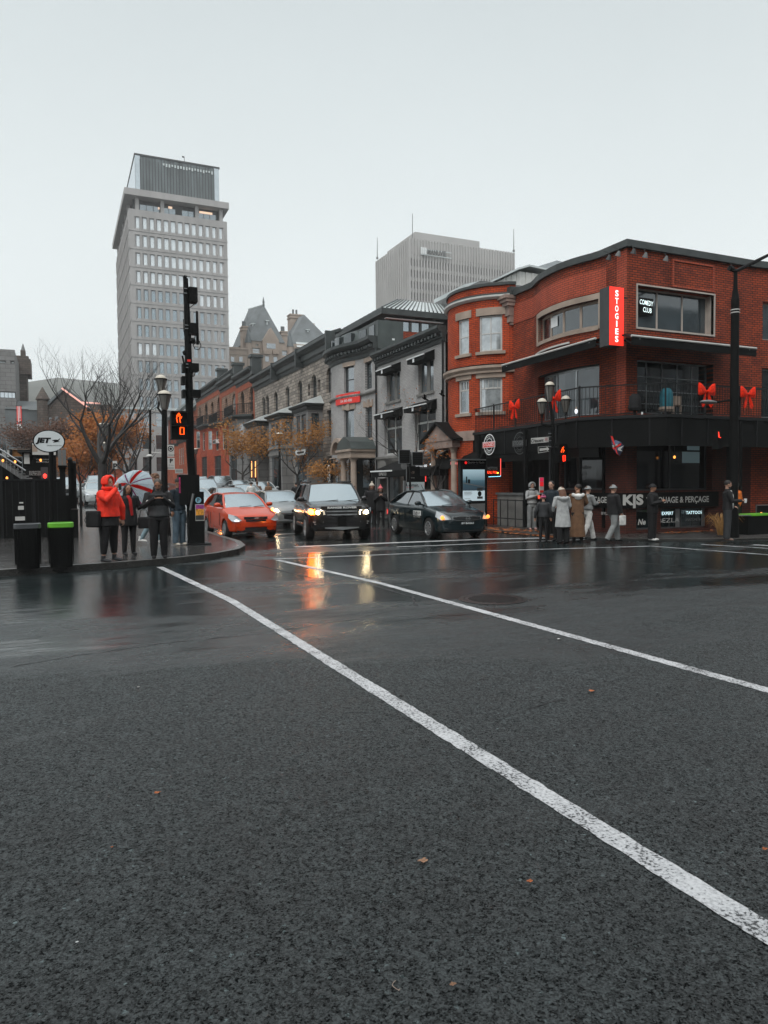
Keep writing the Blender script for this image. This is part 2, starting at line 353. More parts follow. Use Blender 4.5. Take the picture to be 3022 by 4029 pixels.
# ================================================================ GROUND
def asphalt(name, wetlift=0., base=.018, tint=(.76, 1.06, 1.11), near=True, rmin=.04, rmax=.44, fine=100):
	m, N, L, B = newmat(name)
	tc = N.new('ShaderNodeTexCoord'); co = tc.outputs['Object']
	mp = N.new('ShaderNodeMapping'); mp.inputs['Scale'].default_value = (.38, 1.25, 1); mp.inputs['Rotation'].default_value = (0, 0, R_(8)); L.new(co, mp.inputs[0])
	big = noise(N, L, mp.outputs[0], .38, 7, .62)
	med = noise(N, L, co, 2.2, 6, .65)
	fin = noise(N, L, co, fine, 4, .8)
	vo = N.new('ShaderNodeTexVoronoi'); vo.inputs['Scale'].default_value = fine*.8; L.new(co, vo.inputs['Vector'])
	v2 = N.new('ShaderNodeTexVoronoi'); v2.inputs['Scale'].default_value = fine*1.5; L.new(co, v2.inputs['Vector']); sc2 = N.new('ShaderNodeSeparateColor'); L.new(v2.outputs['Color'], sc2.inputs[0])
	v3 = N.new('ShaderNodeTexVoronoi'); v3.inputs['Scale'].default_value = fine*.62; L.new(co, v3.inputs['Vector']); sc3 = N.new('ShaderNodeSeparateColor'); L.new(v3.outputs['Color'], sc3.inputs[0])
	gm = N.new('ShaderNodeMath'); gm.operation = 'MULTIPLY_ADD'; gm.inputs[1].default_value = .5; gn = N.new('ShaderNodeMath'); gn.operation = 'MULTIPLY_ADD'; gn.inputs[1].default_value = .35; L.new(sc2.outputs[0], gm.inputs[0]); L.new(sc3.outputs[1], gn.inputs[0]); L.new(gn.outputs[0], gm.inputs[2]); gn.inputs[2].default_value = .08
	c = ramp(N, L, gm.outputs[0], [(.15, tuple(base*.15*t for t in tint)), (.5, tuple(base*.9*t for t in tint)), (.85, tuple(base*2.6*t for t in tint))])
	sp = ramp(N, L, vo.outputs['Color'], [(.0, (1, 1, 1)), (.88, (1, 1, 1)), (.96, (4.5, 4.6, 4.5))])
	m1 = N.new('ShaderNodeMix'); m1.data_type = 'RGBA'; m1.blend_type = 'MULTIPLY'; m1.inputs[0].default_value = 1
	L.new(c.outputs[0], m1.inputs[6]); L.new(sp.outputs[0], m1.inputs[7])
	st = ramp(N, L, med.outputs[0], [(.3, (.72, .72, .72)), (.7, (1.25, 1.25, 1.25))])
	m2 = N.new('ShaderNodeMix'); m2.data_type = 'RGBA'; m2.blend_type = 'MULTIPLY'; m2.inputs[0].default_value = 1
	L.new(m1.outputs[2], m2.inputs[6]); L.new(st.outputs[0], m2.inputs[7]); L.new(m2.outputs[2], B.inputs['Base Color'])
	sx = N.new('ShaderNodeSeparateXYZ'); L.new(co, sx.inputs[0])
	yr = N.new('ShaderNodeMapRange'); yr.inputs['From Min'].default_value = 4.2; yr.inputs['From Max'].default_value = 10.5
	yr.inputs['To Min'].default_value = -.16; yr.inputs['To Max'].default_value = .15; L.new(sx.outputs['Y'], yr.inputs[0])
	a = N.new('ShaderNodeMath'); a.operation = 'ADD'; L.new(big.outputs[0], a.inputs[0]); L.new(yr.outputs[0], a.inputs[1])
	a2 = N.new('ShaderNodeMath'); a2.operation = 'ADD'; a2.inputs[1].default_value = wetlift; L.new(a.outputs[0], a2.inputs[0])
	wet = ramp(N, L, a2.outputs[0], [(.42, (0, 0, 0)), (.62, (1, 1, 1))])
	rr = N.new('ShaderNodeMapRange'); rr.inputs['To Min'].default_value = rmax; rr.inputs['To Max'].default_value = rmin; L.new(wet.outputs[0], rr.inputs[0])
	ra = N.new('ShaderNodeMath'); ra.operation = 'MULTIPLY_ADD'; L.new(med.outputs[0], ra.inputs[0]); ra.inputs[1].default_value = .16; L.new(rr.outputs[0], ra.inputs[2])
	L.new(ra.outputs[0], B.inputs['Roughness'])
	sm_ = N.new('ShaderNodeMapRange'); sm_.inputs['From Min'].default_value = .2; sm_.inputs['From Max'].default_value = .8; sm_.inputs['To Min'].default_value = .05; sm_.inputs['To Max'].default_value = .95; L.new(gm.outputs[0], sm_.inputs[0])
	sx2 = N.new('ShaderNodeMix'); wm = N.new('ShaderNodeMath'); wm.operation = 'MULTIPLY'; wm.inputs[1].default_value = .9; L.new(wet.outputs[0], wm.inputs[0]); L.new(wm.outputs[0], sx2.inputs[0]); L.new(sm_.outputs[0], sx2.inputs[2]); sx2.inputs[3].default_value = .85; L.new(sx2.outputs[0], B.inputs['Specular IOR Level'])
	bs = N.new('ShaderNodeMapRange'); bs.inputs['To Min'].default_value = 1.0; bs.inputs['To Max'].default_value = .10; L.new(wet.outputs[0], bs.inputs[0])
	b = N.new('ShaderNodeBump'); b.inputs['Distance'].default_value = .010; L.new(bs.outputs[0], b.inputs['Strength'])
	f2 = noise(N, L, co, fine*1.1, 4, .75); ab = N.new('ShaderNodeMath'); ab.operation = 'MULTIPLY_ADD'; ab.inputs[1].default_value = .5
	f3 = noise(N, L, co, 9, 3); L.new(gm.outputs[0], ab.inputs[0]); L.new(f2.outputs[0], ab.inputs[2])
	L.new(ab.outputs[0], b.inputs['Height'])
	b2 = N.new('ShaderNodeBump'); b2.inputs['Distance'].default_value = .03; b2.inputs['Strength'].default_value = .28
	f4 = noise(N, L, mp.outputs[0], 5, 3); L.new(f4.outputs[0], b2.inputs['Height']); L.new(b.outputs[0], b2.inputs['Normal'])
	L.new(b2.outputs[0], B.inputs['Normal'])
	return m
M_['asphalt'] = asphalt('asphalt')
M_['sidewalk_mat'] = asphalt('wet_concrete', .10, .04, (1, .98, .96), rmin=.10, rmax=.34, fine=45)
M_['sidewalk_dark'] = asphalt('wet_dark_paving', -.02, .030, (1.05, .95, .9), rmin=.2, rmax=.5, fine=45)
def sheet(name, xs, ys, m, dz=0, kind='structure'):
	mb = MB(); n = len(xs)
	vs = [(x, y, gz(y)+dz) for y in ys for x in xs]
	mb.add(vs, [(j*n+i, j*n+i+1, (j+1)*n+i+1, (j+1)*n+i) for j in range(len(ys)-1) for i in range(n-1)])
	return mb.build(name, m, loc=(0, 0, 0), kind=kind)
sheet('road', [-900, -100, -20, 0, 20, 60, 200, 900], [-120, -20, 0, 28, 100, 200, 900], M_['asphalt'])
def slab(name, poly, m, z0, z1, kind='structure'):
	"""flat slab over a plan polygon, following the rise of the street"""
	mb = MB(); top = [Vector((x, y, gz(y)+z1)) for x, y in poly]; bot = [Vector((x, y, gz(y)+z0)) for x, y in poly]; n = len(poly)
	mb.add(top+bot, [tuple(range(n))]+[(i+n, (i+1) % n+n, (i+1) % n, i) for i in range(n)])
	return mb.build(name, m, loc=(0, 0, 0), kind=kind)
def arc(cx, cy, r, a0, a1, n): return [(cx+r*math.cos(R_(a0+(a1-a0)*i/n)), cy+r*math.sin(R_(a0+(a1-a0)*i/n))) for i in range(n+1)]
KL = [(-60, 15.3), (-8, 15.35), (-1.1, 15.5), (1.0, 15.85), (2.3, 16.25), (3.3, 16.9), (4.0, 17.75), (4.4, 18.8), (4.6, 20.2), (4.65, 28)]
KR = [(13.7, 28), (13.8, 22), (13.95, 19.6), (14.25, 18), (14.8, 16.7), (15.6, 15.75), (16.6, 15.1), (17.8, 14.65), (19.5, 14.3), (24, 14.15), (90, 14.1)]
slab('sidewalk_left', list(reversed(KL))+[(-60, 28)] if False else KL+[(-60, 28)], M_['sidewalk_mat'], -.05, .13)
slab('sidewalk_left_far', [(4.65, 28), (4.65, 40), (.9, 43), (.9, 199), (-60, 199), (-60, 28)], M_['sidewalk_mat'], -.05, .13)
slab('sidewalk_right', KR+[(90, 28)], M_['sidewalk_dark'], -.05, .05)
slab('sidewalk_right_far', [(13.7, 28), (17, 28), (17, 199), (13.7, 199)], M_['sidewalk_dark'], -.05, .05)
M_['kerb'] = mat('kerb', (.075, .074, .07), .4, var=.3, scale=2.5, bump=.5)
def ribbon(name, pts, wd, m, z, kind='structure', side=0, thick=None, jitter=0, seed=1):
	rnd = random.Random(seed); P = [Vector((p[0], p[1], 0)) for p in pts]; Lf = []; Rt = []
	for i, p in enumerate(P):
		t = (P[min(i+1, len(P)-1)]-P[max(i-1, 0)]).normalized(); n = Vector((-t.y, t.x, 0)); w_ = wd*(1+rnd.uniform(-jitter, jitter))
		o = 0 if side == 0 else side*w_/2
		for A, k in ((Lf, .5), (Rt, -.5)):
			q = p+n*(o+k*w_); A.append(Vector((q.x, q.y, gz(q.y)+z)))
	mb = MB(); n = len(P)
	mb.add(Rt+Lf, [(i, i+1, n+i+1, n+i) for i in range(n-1)])
	if thick:
		for A in (Lf, Rt):
			B = [v-Vector((0, 0, thick)) for v in A]; mb.add(A+B, [(i, i+1, n+i+1, n+i) for i in range(n-1)])
	return mb.build(name, m, loc=(0, 0, 0), kind=kind)
ribbon('kerb_left', KL+[(4.65, 40), (.9, 43), (.9, 190)], .16, M_['kerb'], .136, side=1, thick=.16)
ribbon('kerb_right', [(13.7, 190)]+KR, .16, M_['kerb'], .056, side=1, thick=.16)
def paint(name='road_paint', wear=.5):
	m, N, L, B = newmat(name); tc = N.new('ShaderNodeTexCoord'); co = tc.outputs['Object']
	a = noise(N, L, co, 60, 3, .65); b = noise(N, L, co, 3, 5, .7)
	ad = N.new('ShaderNodeMath'); ad.operation = 'MULTIPLY_ADD'; ad.inputs[1].default_value = .6; L.new(b.outputs[0], ad.inputs[0]); L.new(a.outputs[0], ad.inputs[2])
	r = ramp(N, L, ad.outputs[0], [(.69, (.03, .032, .034)), (.745, (.36, .37, .38)), (.95, (.55, .56, .57))]); L.new(r.outputs[0], B.inputs['Base Color'])
	B.inputs['Roughness'].default_value = .45; bp = N.new('ShaderNodeBump'); bp.inputs['Strength'].default_value = .6; bp.inputs['Distance'].default_value = .004
	L.new(a.outputs[0], bp.inputs['Height']); L.new(bp.outputs[0], B.inputs['Normal']); return m
M_['paint'] = paint()
def line(pix, wd, name='crosswalk_line', j=.10, seed=1):
	P = [G(u, v) for u, v in pix]; q = []
	for a, b in zip(P, P[1:]):
		n = max(1, int((b-a).length/.05))
		q += [a.lerp(b, i/n) for i in range(n)]
	q.append(P[-1]); return ribbon(name, q, wd, M_['paint'], .004, jitter=j, seed=seed)
line([(628, 2231), (911, 2364), (3022, 3674), (3600, 4033)], .135, seed=3)
line([(1093, 2204), (1500, 2296), (3022, 2717), (3900, 2960)], .135, seed=4)
line([(1076, 2200), (1500, 2183), (1700, 2174), (2561, 2149)], .11, seed=5)
line([(2561, 2149), (2790, 2166), (3022, 2183), (3700, 2236)], .10, seed=6)
line([(1560, 2152), (1700, 2147), (2160, 2128), (2300, 2123)], .12, seed=7)
line([(1158, 2152), (1500, 2138), (1902, 2122), (2147, 2117)], .30, name='stop_line', seed=8)
line([(2760, 2142), (3022, 2158), (3500, 2186)], .12, seed=9)
line([(2960, 2144), (3022, 2147), (3300, 2158)], .25, name='stop_line', seed=10)
M_['crack'] = mat('crack', (.006, .006, .007), .5)
def crack(pix, wd, seed):
	rnd = random.Random(seed); P = [G(u, v) for u, v in pix]; q = []
	for a, b in zip(P, P[1:]):
		n = max(2, int((b-a).length/.09)); d = (b-a).normalized(); s_ = Vector((-d.y, d.x, 0))
		q += [a.lerp(b, i/n)+s_*rnd.uniform(-.018, .018) for i in range(n)]
	return ribbon('road_crack', q, wd, M_['crack'], .003, jitter=.7, seed=seed)
crack([(40, 2625), (300, 2580), (620, 2535), (900, 2505), (1070, 2488)], .016, 1)
crack([(1130, 2478), (1380, 2440), (1560, 2400), (1800, 2385)], .014, 2)
crack([(960, 2215), (1080, 2240), (1230, 2275), (1420, 2290), (1620, 2350), (1640, 2390)], .03, 3)
crack([(1890, 2840), (2050, 2800), (2260, 2740)], .010, 4)
crack([(2350, 2200), (2700, 2230), (3022, 2262)], .025, 5)
crack([(1500, 2250), (1900, 2235), (2400, 2205)], .03, 6)
M_['manhole'] = mat('manhole_iron', (.035, .035, .035), .28, .3)
c = G(1940, 2358); t = thing('manhole_cover', 'round cast iron manhole cover set in wet asphalt', 'manhole cover', (c.x, c.y, 0))
MB().lathe((0, 0, 0), [(.50, 0), (.50, .008), (.43, .010), (.43, 0)], 32).build('ring', M_['manhole'], t, world=False)
mb = MB().cyl((0, 0), .42, 0, .009, 32)
for i in range(-5, 6):
	l = math.sqrt(.36**2-(i*.065)**2) if abs(i*.065) < .36 else 0
	mb.box(-l, l, i*.065-.012, i*.065+.012, .009, .014)
mb.build('lid', M_['manhole'], t, world=False)
M_['leaf'] = mat('leaf', (.42, .12, .03), .5, var=.4, scale=30); M_['leaf2'] = mat('leaf2', (.30, .17, .10), .6, var=.3, scale=30)
def leaf(pos, size, rz, m, label, name='fallen_leaf', cat='leaf', lobes=5):
	mb = MB(); pts = []
	for i in range(20):
		a = 2*math.pi*i/20; r = size*.62*(.55+.45*abs(math.cos(a*lobes/2)))
		pts.append(Vector((r*math.cos(a+rz)*1.1, r*math.sin(a+rz)*.8, .012+.35*size*abs(math.sin(a))*.5))+pos)
	mb.add([pos+Vector((0, 0, .008))]+pts, [(0, i+1, (i+1) % 20+1) for i in range(20)])
	return mb.build(name, m, label=label, cat=cat)
leaf(G(2330, 2725), .045, .2, M_['leaf'], 'orange leaf lying flat between the two long white lines', lobes=3)
leaf(G(620, 3127), .03, 1, M_['leaf'], 'small curled orange leaf on the asphalt at the left')
leaf(G(2083, 3478), .024, 2, M_['leaf'], 'small reddish leaf near the bottom left of the long white line')
leaf(G(440, 3342), .012, 2, M_['leaf'], 'tiny orange leaf scrap near the left edge of the road')
leaf(G(1662, 3398), .04, 2, M_['leaf2'], 'brown wet leaf flattened in the middle of the foreground asphalt')
leaf(G(1783, 3886), .020, .5, M_['leaf2'], 'small pale brown leaf at the bottom beside the curled twig')
leaf(G(2200, 2518), .035, .4, M_['offwhite'], 'white paper scrap beside the far long white line', 'paper_scrap', 'litter', 2)
leaf(G(304, 3718), .009, .4, M_['white'], 'small white chip on the dark asphalt, bottom left', 'paper_scrap', 'litter', 2)
leaf(G(546, 2708), .018, .4, M_['offwhite'], 'white paper scrap on the wet asphalt below the long crack', 'paper_scrap', 'litter', 2)
leaf(G(3010, 3350), .024, .4, M_['leaf'], 'orange leaf at the right edge above the near white line')
p = G(1565, 3900); mb = MB()
mb.tube([p+Vector((.012*math.sin(i*.9)*(.4+i*.08), .006*i-.015+.008*math.cos(i*.9), .006+.002*(i % 3))) for i in range(9)], .0014, 5)
mb.build('twig', M_['sand'], label='curled pale twig on the asphalt at the bottom', cat='twig')
M_['litter'] = mat('leaf_litter', (.40, .13, .04), .55, var=.5, scale=20)
mb = MB(); rnd = random.Random(5)
def litter(a, b, n, w_, z):
	for i in range(n):
		k = rnd.random()**1.0; x = a[0]+(b[0]-a[0])*k+rnd.gauss(0, w_); y = a[1]+(b[1]-a[1])*k+rnd.gauss(0, w_); s_ = rnd.uniform(.03, .07); an = rnd.uniform(0, 6)
		p = [Vector((x+s_*math.cos(an+q*1.57), y+s_*math.sin(an+q*1.57), z+rnd.uniform(.0, .03))) for q in range(4)]
		mb.quad(*p)
litter((13.7, 24), (14.0, 18.3), 420, .10, .012); litter((14.3, 22.5), (14.4, 20), 160, .25, .07); litter((17.3, 17.2), (21, 17.2), 120, .15, .07)
litter((13.75, 40), (13.75, 24), 300, .15, .02)
mb.build('leaf_litter', M_['litter'], kind='stuff', label='orange fallen leaves gathered along the far kerb', cat='leaves')
mb = MB(); rnd = random.Random(2); xs = list(range(-900, 901, 60)); ys = [460, 520, 620, 760, 900]
def hh(x, j): return [0, 30, 62, 84, 90][j]*(1+.08*math.sin(x*.011)+.05*math.sin(x*.031+1))*(1.18 if x < 10 else max(.55, 1.18-(x-10)*.0012))
mb.add([(x, y, 3+hh(x, j)) for j, y in enumerate(ys) for x in xs], [(j*len(xs)+i, j*len(xs)+i+1, (j+1)*len(xs)+i+1, (j+1)*len(xs)+i) for j in range(4) for i in range(len(xs)-1)])
mb.build('hill', mat('hill', (.055, .06, .05), .9, var=.35, scale=.05, bump=.3, bscale=.3), loc=(0, 0, 0), kind='structure', smooth=60)
# ================================================================ CORNER BRICK BUILDING
def r5(x, y): return (1700+x/2.37, 900+y/2.37)
def r6(x, y): return (2300+x/2.298, 900+y/2.298)
def r8(x, y): return (2300+x/2.298, 1600+y/2.298)
B = thing('corner_brick_building', 'red brick corner building with rounded bay, black roof edge and upper terrace', 'building', (16.4, 17.8, 0))
bow = [(16.5, 24.2), (16.5, 22.85)] + [(16.5-.5*math.sin(math.pi*min(1, i/14)*.5*1.0)**.8 if i < 8 else 16.5-.5+.14*((i-8)/6)**2*0, 22.75-i*.2) for i in range(0, 8)]
bow = [(16.5, 24.2), (16.5, 22.85), (16.42, 22.6), (16.28, 22.25), (16.16, 21.9), (16.08, 21.5), (16.03, 21.1), (16.01, 20.7), (16.04, 20.3), (16.10, 19.95), (16.2, 19.6), (16.32, 19.25), (16.38, 18.95)]
PW = Path(bow + [(16.4, 17.8)]); PS = Path([(16.4, 17.8), (22.0, 17.8)]); PE = Path([(22.0, 17.8), (27, 17.25), (44, 17.25)])
def wy(y): return PW.near(16.2, y)
cw = dict(s0=wy(22.3), s1=wy(19.02), z0=6.86, z1=7.76, arch=False, rec=.22)
cd = dict(s0=wy(22.3), s1=wy(19.0), z0=3.95, z1=5.62, arch=False, rec=.3)
gw = dict(s0=wy(20.6), s1=wy(18.9), z0=1.45, z1=2.95, arch=False, rec=.2)
sw = dict(s0=.42, s1=3.75, z0=6.62, z1=7.93, arch=False, rec=.34)
sd = dict(s0=.43, s1=3.76, z0=3.9, z1=5.64, arch=False, rec=.34)
sg = dict(s0=.43, s1=3.74, z0=1.42, z1=3.1, arch=False, rec=.3)
sb = dict(s0=1.46, s1=3.56, z0=.16, z1=.82, arch=False, rec=.2)
sb2 = dict(s0=.42, s1=1.3, z0=.16, z1=.82, arch=False, rec=.2)
mb = MB(); wall(mb, PW, 0, 3.6, [gw]); wall(mb, PS, 0, 3.6, [sg, sb, sb2]); mb.build('ground_floor_wall', M_['brick_shaded'], B)
mb = MB(); wall(mb, PW, 3.6, 8.45, [cw, cd]); wall(mb, PS, 3.6, 9.1, [sw, sd])
ew = dict(s0=.45, s1=3.2, z0=6.62, z1=7.93, arch=False, rec=.25); ed = dict(s0=.45, s1=3.2, z0=3.9, z1=5.64, arch=False, rec=.25)
wall(mb, PE, 0, 9.1, [ew, ed])
mb.box(16.6, 44, 24.0, 24.2, 0, 9.1); mb.build('wall', M_['redbrick_dark'], B)
mb = MB(); wall(mb, PW, 8.45, 9.1, []); mb.build('parapet', M_['redbrick_dark'], B)
mb = MB(); PW.pbox(mb, wy(24.2), PW.L-.9, 7.98, 8.72, -.025, .01)
for o in list(mb.v): pass
for i, f in enumerate(mb.f): pass
mb.build('pale_brick_band', M_['redbrick_pale'], B)
mb = MB(); PW.pbox(mb, PW.L-.42, PW.L-.001, 3.9, 9.0, -.03, .01); mb.build('corner_pier', M_['redbrick_pale'], B)
mb = MB()
for P_, a, b in ((PW, 0, PW.L+.12), (PS, -.12, PS.L), (PE, 0, PE.L)): P_.pbox(mb, a, b, 9.06, 9.28, -.12 if P_ is not PW else -.121, .3)
mb.build('roof_edge', M_['cornice'], B)
mb = MB(); mb.add([(p.x, p.y, 9.1) for p in PW.p+PS.p[1:]+PE.p[1:]]+[(44, 24.2, 9.1)], [tuple(range(len(PW.p)+len(PS.p)-1+len(PE.p)-1+1))]); mb.build('roof', M_['darkgrey'], B)
mb = MB(); PW.pbox(mb, cw['s0']-.16, cw['s1']+.16, 7.76, 7.95, -.03, .12)
PW.pbox(mb, cw['s0']-.16, cw['s0'], 6.78, 7.76, -.03, .12); PW.pbox(mb, cw['s1'], cw['s1']+.16, 6.78, 7.76, -.03, .12); PW.pbox(mb, cw['s0'], cw['s1'], 6.74, 6.86, -.05, .12)
mb.build('window_surround', M_['sand'], B)
mb = MB()
for q, (x0, x1, z0, z1) in enumerate(((sw['s0']-.05, sw['s0'], 6.56, 7.98), (sw['s1'], sw['s1']+.05, 6.56, 7.98), (sw['s0'], sw['s1'], 7.93, 7.98), (sw['s0'], sw['s1'], 6.56, 6.62))): PS.pbox(mb, x0, x1, z0, z1, -.03, .1)
PS.pbox(mb, sw['s1']-.02, sw['s1']+.0, 6.62, 7.93, .1, .33)
mb.build('window_surround', M_['woodpaint'], B)
window(B, PW, cw, 'glass_dark', 'sand', fw=.09, nx=4, rail=None, rec=.22, muntin=.045)
window(B, PS, sw, 'glass_dim', 'woodpaint', fw=.05, nx=3, rail=None, rec=.34, muntin=.03)
window(B, PE, ew, 'glass_mid', 'woodpaint', fw=.06, nx=2, rail=None, rec=.25)
window(B, PW, cd, 'glass_dim', 'steel', fw=.07, nx=3, rail=None, rec=.3, name='glass_door', muntin=.04)
window(B, PS, sd, 'glass_dark', 'steel', fw=.05, nx=5, rail=[.2, .44, .70], rec=.34, name='garage_door', muntin=.012)
window(B, PE, ed, 'glass_dark', 'steel', fw=.06, nx=2, rail=None, rec=.25, name='glass_door')
window(B, PW, gw, 'glass_black', 'darkgrey', fw=.06, nx=1, rail=None, rec=.2)
window(B, PS, sg, 'glass_black', 'darkgrey', fw=.06, nx=2, rail=None, rec=.3)
window(B, PS, sb, 'glass_dark', 'darkgrey', fw=.05, nx=4, rail=None, rec=.2, name='basement_window', muntin=.012)
window(B, PS, sb2, 'glass_dark', 'darkgrey', fw=.05, nx=1, rail=None, rec=.2, name='basement_window')
mb = MB()
for x0, x1, z0, z1 in ((1.87, 3.74, 8.86, 8.93), (1.87, 3.74, 8.02, 8.09), (1.87, 1.94, 8.09, 8.86), (3.67, 3.74, 8.09, 8.86)): PS.pbox(mb, x0, x1, z0, z1, -.035, .01)
mb.build('relief_panel', M_['redbrick_pale'], B)
mb = MB(); a = wy(21.45); b = wy(21.0)
mb.quad(PW.P(a, 7.25, .16), PW.P(b, 7.25, .16), PW.P(b, 7.6, .16), PW.P(a, 7.6, .16)); mb.build('paper_notice', M_['white'], B)
mb = MB(); PW.pbox(mb, wy(22.6), wy(20.2), 6.47, 6.53, -.04, .01); mb.build('flashing', M_['offwhite'], B)
def band(path, a, b, nm='sign_band'):
	mb = MB(); path.pbox(mb, a, b, .86, 1.36, -.10, -.01); return mb.build(nm, M_['black'], B)
bs = band(PS, .02, 3.95); bw = band(PW, wy(21.0), PW.L+.1)
mb = MB(); PS.pbox(mb, -.02, 4.0, 3.15, 3.7, -.06, .02); PW.pbox(mb, wy(24.2), PW.L, 3.0, 3.7, -.06, .02)
PW.pbox(mb, wy(24.2), wy(20.7), .13, 3.0, -.05, .02); PW.pbox(mb, wy(18.85), wy(18.75), .2, 3.0, -.05, .02)
mb.build('shade_cladding', M_['black'], B)  # black panels; their black also paints in the darkness below the deck
for k, (u, v) in enumerate(((2395, 1008), (2448, 1012), (2490, 992), (2537, 1030), (2618, 1042), (2878, 1057))):
	p = PS.P(max(.05, PY(u, v, 17.6).x-16.4), 8.86 if k < 3 else 8.8, -.22) if k > 1 else PW.P(PW.L-(.55 if k == 0 else .12), 8.85, -.25)
	t = thing('floodlight', ['black floodlight under the roof edge, left of the brick corner', 'small grey lamp on a thin arm just left of the brick corner', 'black floodlight just right of the brick corner under the roof edge', 'small grey lamp on a thin arm above the comedy club window', 'small grey lamp on a thin arm left of the brick relief panel', 'dark floodlight near the right end of the roof edge'][k], 'light', tuple(p), group='lamps along the roof edge of the corner building')
	MB().lathe((0, 0, 0), [(.03, .10), (.05, .06), (.09, -.05), (.085, -.06)], 10, Matrix.Rotation(R_(25), 4, 'X')).build('lamp_head', M_['darkgrey' if k in (0, 2, 5) else 'grey'], t, world=False, smooth=40)
	MB().tube([(0, 0, .08), (0, .05, .2), (0, .24, .28)], .012, 5).build('bracket', M_['iron'], t, world=False)
def awn(name, A, Bp, wallpts, lab):
	t = thing(name, lab, 'awning', tuple(A))
	A = Vector(A); Bp = Vector(Bp); W1, W2 = Vector(wallpts[0]), Vector(wallpts[1]); dz = Vector((0, 0, -.05))
	MB().add([A, Bp, W2, W1, A+dz, Bp+dz, W2+dz, W1+dz], [(0, 1, 2, 3), (7, 6, 5, 4), (0, 4, 5, 1), (3, 2, 6, 7), (0, 3, 7, 4), (1, 5, 6, 2)]).build('canopy', M_['black'], t)
	MB().tube([A+Vector((0, 0, .02)), Bp+Vector((0, 0, .02))], .035, 8).build('front_bar', M_['offwhite'], t)
	MB().add([A+dz, Bp+dz, Bp+dz*5, A+dz*5], [(0, 1, 2, 3)]).build('valance', M_['black'], t)
	for f in (.06, .94):
		p = A.lerp(Bp, f); q = W1.lerp(W2, f); MB().tube([p+dz, p.lerp(q, .5)+Vector((0, 0, -.22)), q+dz*3], .025, 6).build('folding_arm', M_['steel'], t)
awn('retractable_awning', (15.3, 23.2, 6.12), (15.3, 17.95, 6.16), ((16.5, 23.2, 6.42), (16.38, 17.95, 6.42)), 'black retractable awning with white front bar over the terrace side of Crescent street')
awn('retractable_awning', (15.47, 16.6, 6.0), (20.72, 16.6, 5.98), ((15.9, 17.76, 6.35), (20.72, 17.76, 6.35)), 'black retractable awning with white front bar below the comedy club window')
T = thing('terrace_deck', 'black raised terrace deck with fascia wrapping the brick corner above the shops', 'terrace', (15.5, 17.5, 3.7))
rail = [(15.35, 25.4), (15.0, 18.4), (16.75, 16.5), (22.3, 16.55), (30, 16.5)]
PR = Path(rail)
mb = MB(); mb.prism([(x, y, 3.62) for x, y in rail]+[(30, 17.4, 3.62), (22, 17.78, 3.62), (16.43, 17.78, 3.62), (16.3, 18.9, 3.62), (16.0, 20.6, 3.62), (16.45, 22.8, 3.62), (16.48, 25.4, 3.62)], (0, 0, .1)); mb.build('deck', M_['black'], T)
mb = MB(); PR.pbox(mb, 0, PR.L, 2.8, 3.74, -.01, .08); PR.pbox(mb, 0, PR.c[1]+.6, 2.5, 2.8, .03, .06); mb.build('fascia', M_['black'], T)
mb = MB(); PR.pbox(mb, 0, PR.L, 3.66, 3.76, -.05, .0); mb.build('deck_edge', M_['iron'], T)
mb = MB(); q = .3
while q < PR.L: PR.pbox(mb, q, q+.04, 2.82, 3.66, -.03, .0); q += 1.1
mb.build('fascia_ribs', M_['iron'], T)
for x, y in ((15.15, 24.6), (15.1, 21.4), (15.12, 18.5), (19.6, 16.65), (22.2, 16.68)): MB().box(x-.06, x+.06, y-.06, y+.06, .13, 3.6).build('post', M_['black'], T)
mb = MB(); PR.pbox(mb, 0, PR.L, 4.68, 4.72, .03, .07); PR.pbox(mb, 0, PR.L, 3.8, 3.83, .035, .065)
q = 0
while q < PR.L: PR.pbox(mb, q, q+.012, 3.83, 4.68, .04, .055); q += .12
q = 0
for q in [0.02, 1.6, 3.2, 4.9, PR.c[1], PR.c[2], PR.c[2]+1.6, PR.c[2]+3.2, PR.c[3], PR.c[3]+2]: PR.pbox(mb, q-.02, q+.02, 3.72, 4.76, .03, .07)
mb.build('railing', M_['iron'], T)
t = thing('vertical_lit_sign', 'tall red illuminated box sign reading STOGIES downwards at the brick corner', 'sign', (15.95, 17.6, 5.95))
yd = Vector((.35, -1, 0)).normalized(); xd = Vector((1, .35, 0)).normalized()
c0 = PY(2397, 1125, 17.3); c1 = PY(2454, 1130, 17.3); b0 = PY(2397, 1358, 17.3)
z1, z0 = c0.z, b0.z; xa, xb = c0.x, c1.x
MB().box(xa, xb, 17.3, 17.72, z0, z1).build('casing', M_['darkgrey'], t)
MB().box(xa+.01, xb-.01, 17.285, 17.30, z0+.01, z1-.01).build('lit_face', emit('sign_red', (1, .035, .02), 1.15), t)
MB().box(xa+.1, xb+.35, 17.5, 17.54, z1-.25, z1-.21).box(xa+.1, xb+.35, 17.5, 17.54, z0+.21, z0+.25).build('bracket', M_['iron'], t)
wt = emit('sign_white', (1, .97, .95), 1.25)
for i, ch in enumerate('STOGIES'):
	text(ch, (( xa+xb)/2, 17.285, z1-.16-(z1-z0-.26)*(i+.2)/6.6), (1, 0, 0), (0, 0, 1), .17, wt, t, bold=.03, width=.05 if ch == 'I' else .13)
t = thing('neon_sign', 'white handwritten neon sign reading COMEDY CLUB inside the upper window', 'sign', (17.1, 17.9, 7.3))
nw = emit('neon_white', (.85, 1, 1), 1.3)
MB().box(17.08, 17.66, 17.985, 18.0, 7.08, 7.62).build('backing_board', M_['black'], t)
text('COMEDY', (17.36, 17.97, 7.46), (1, 0, -.06), (.1, 0, 1), .15, nw, t, bold=.008, width=.56)
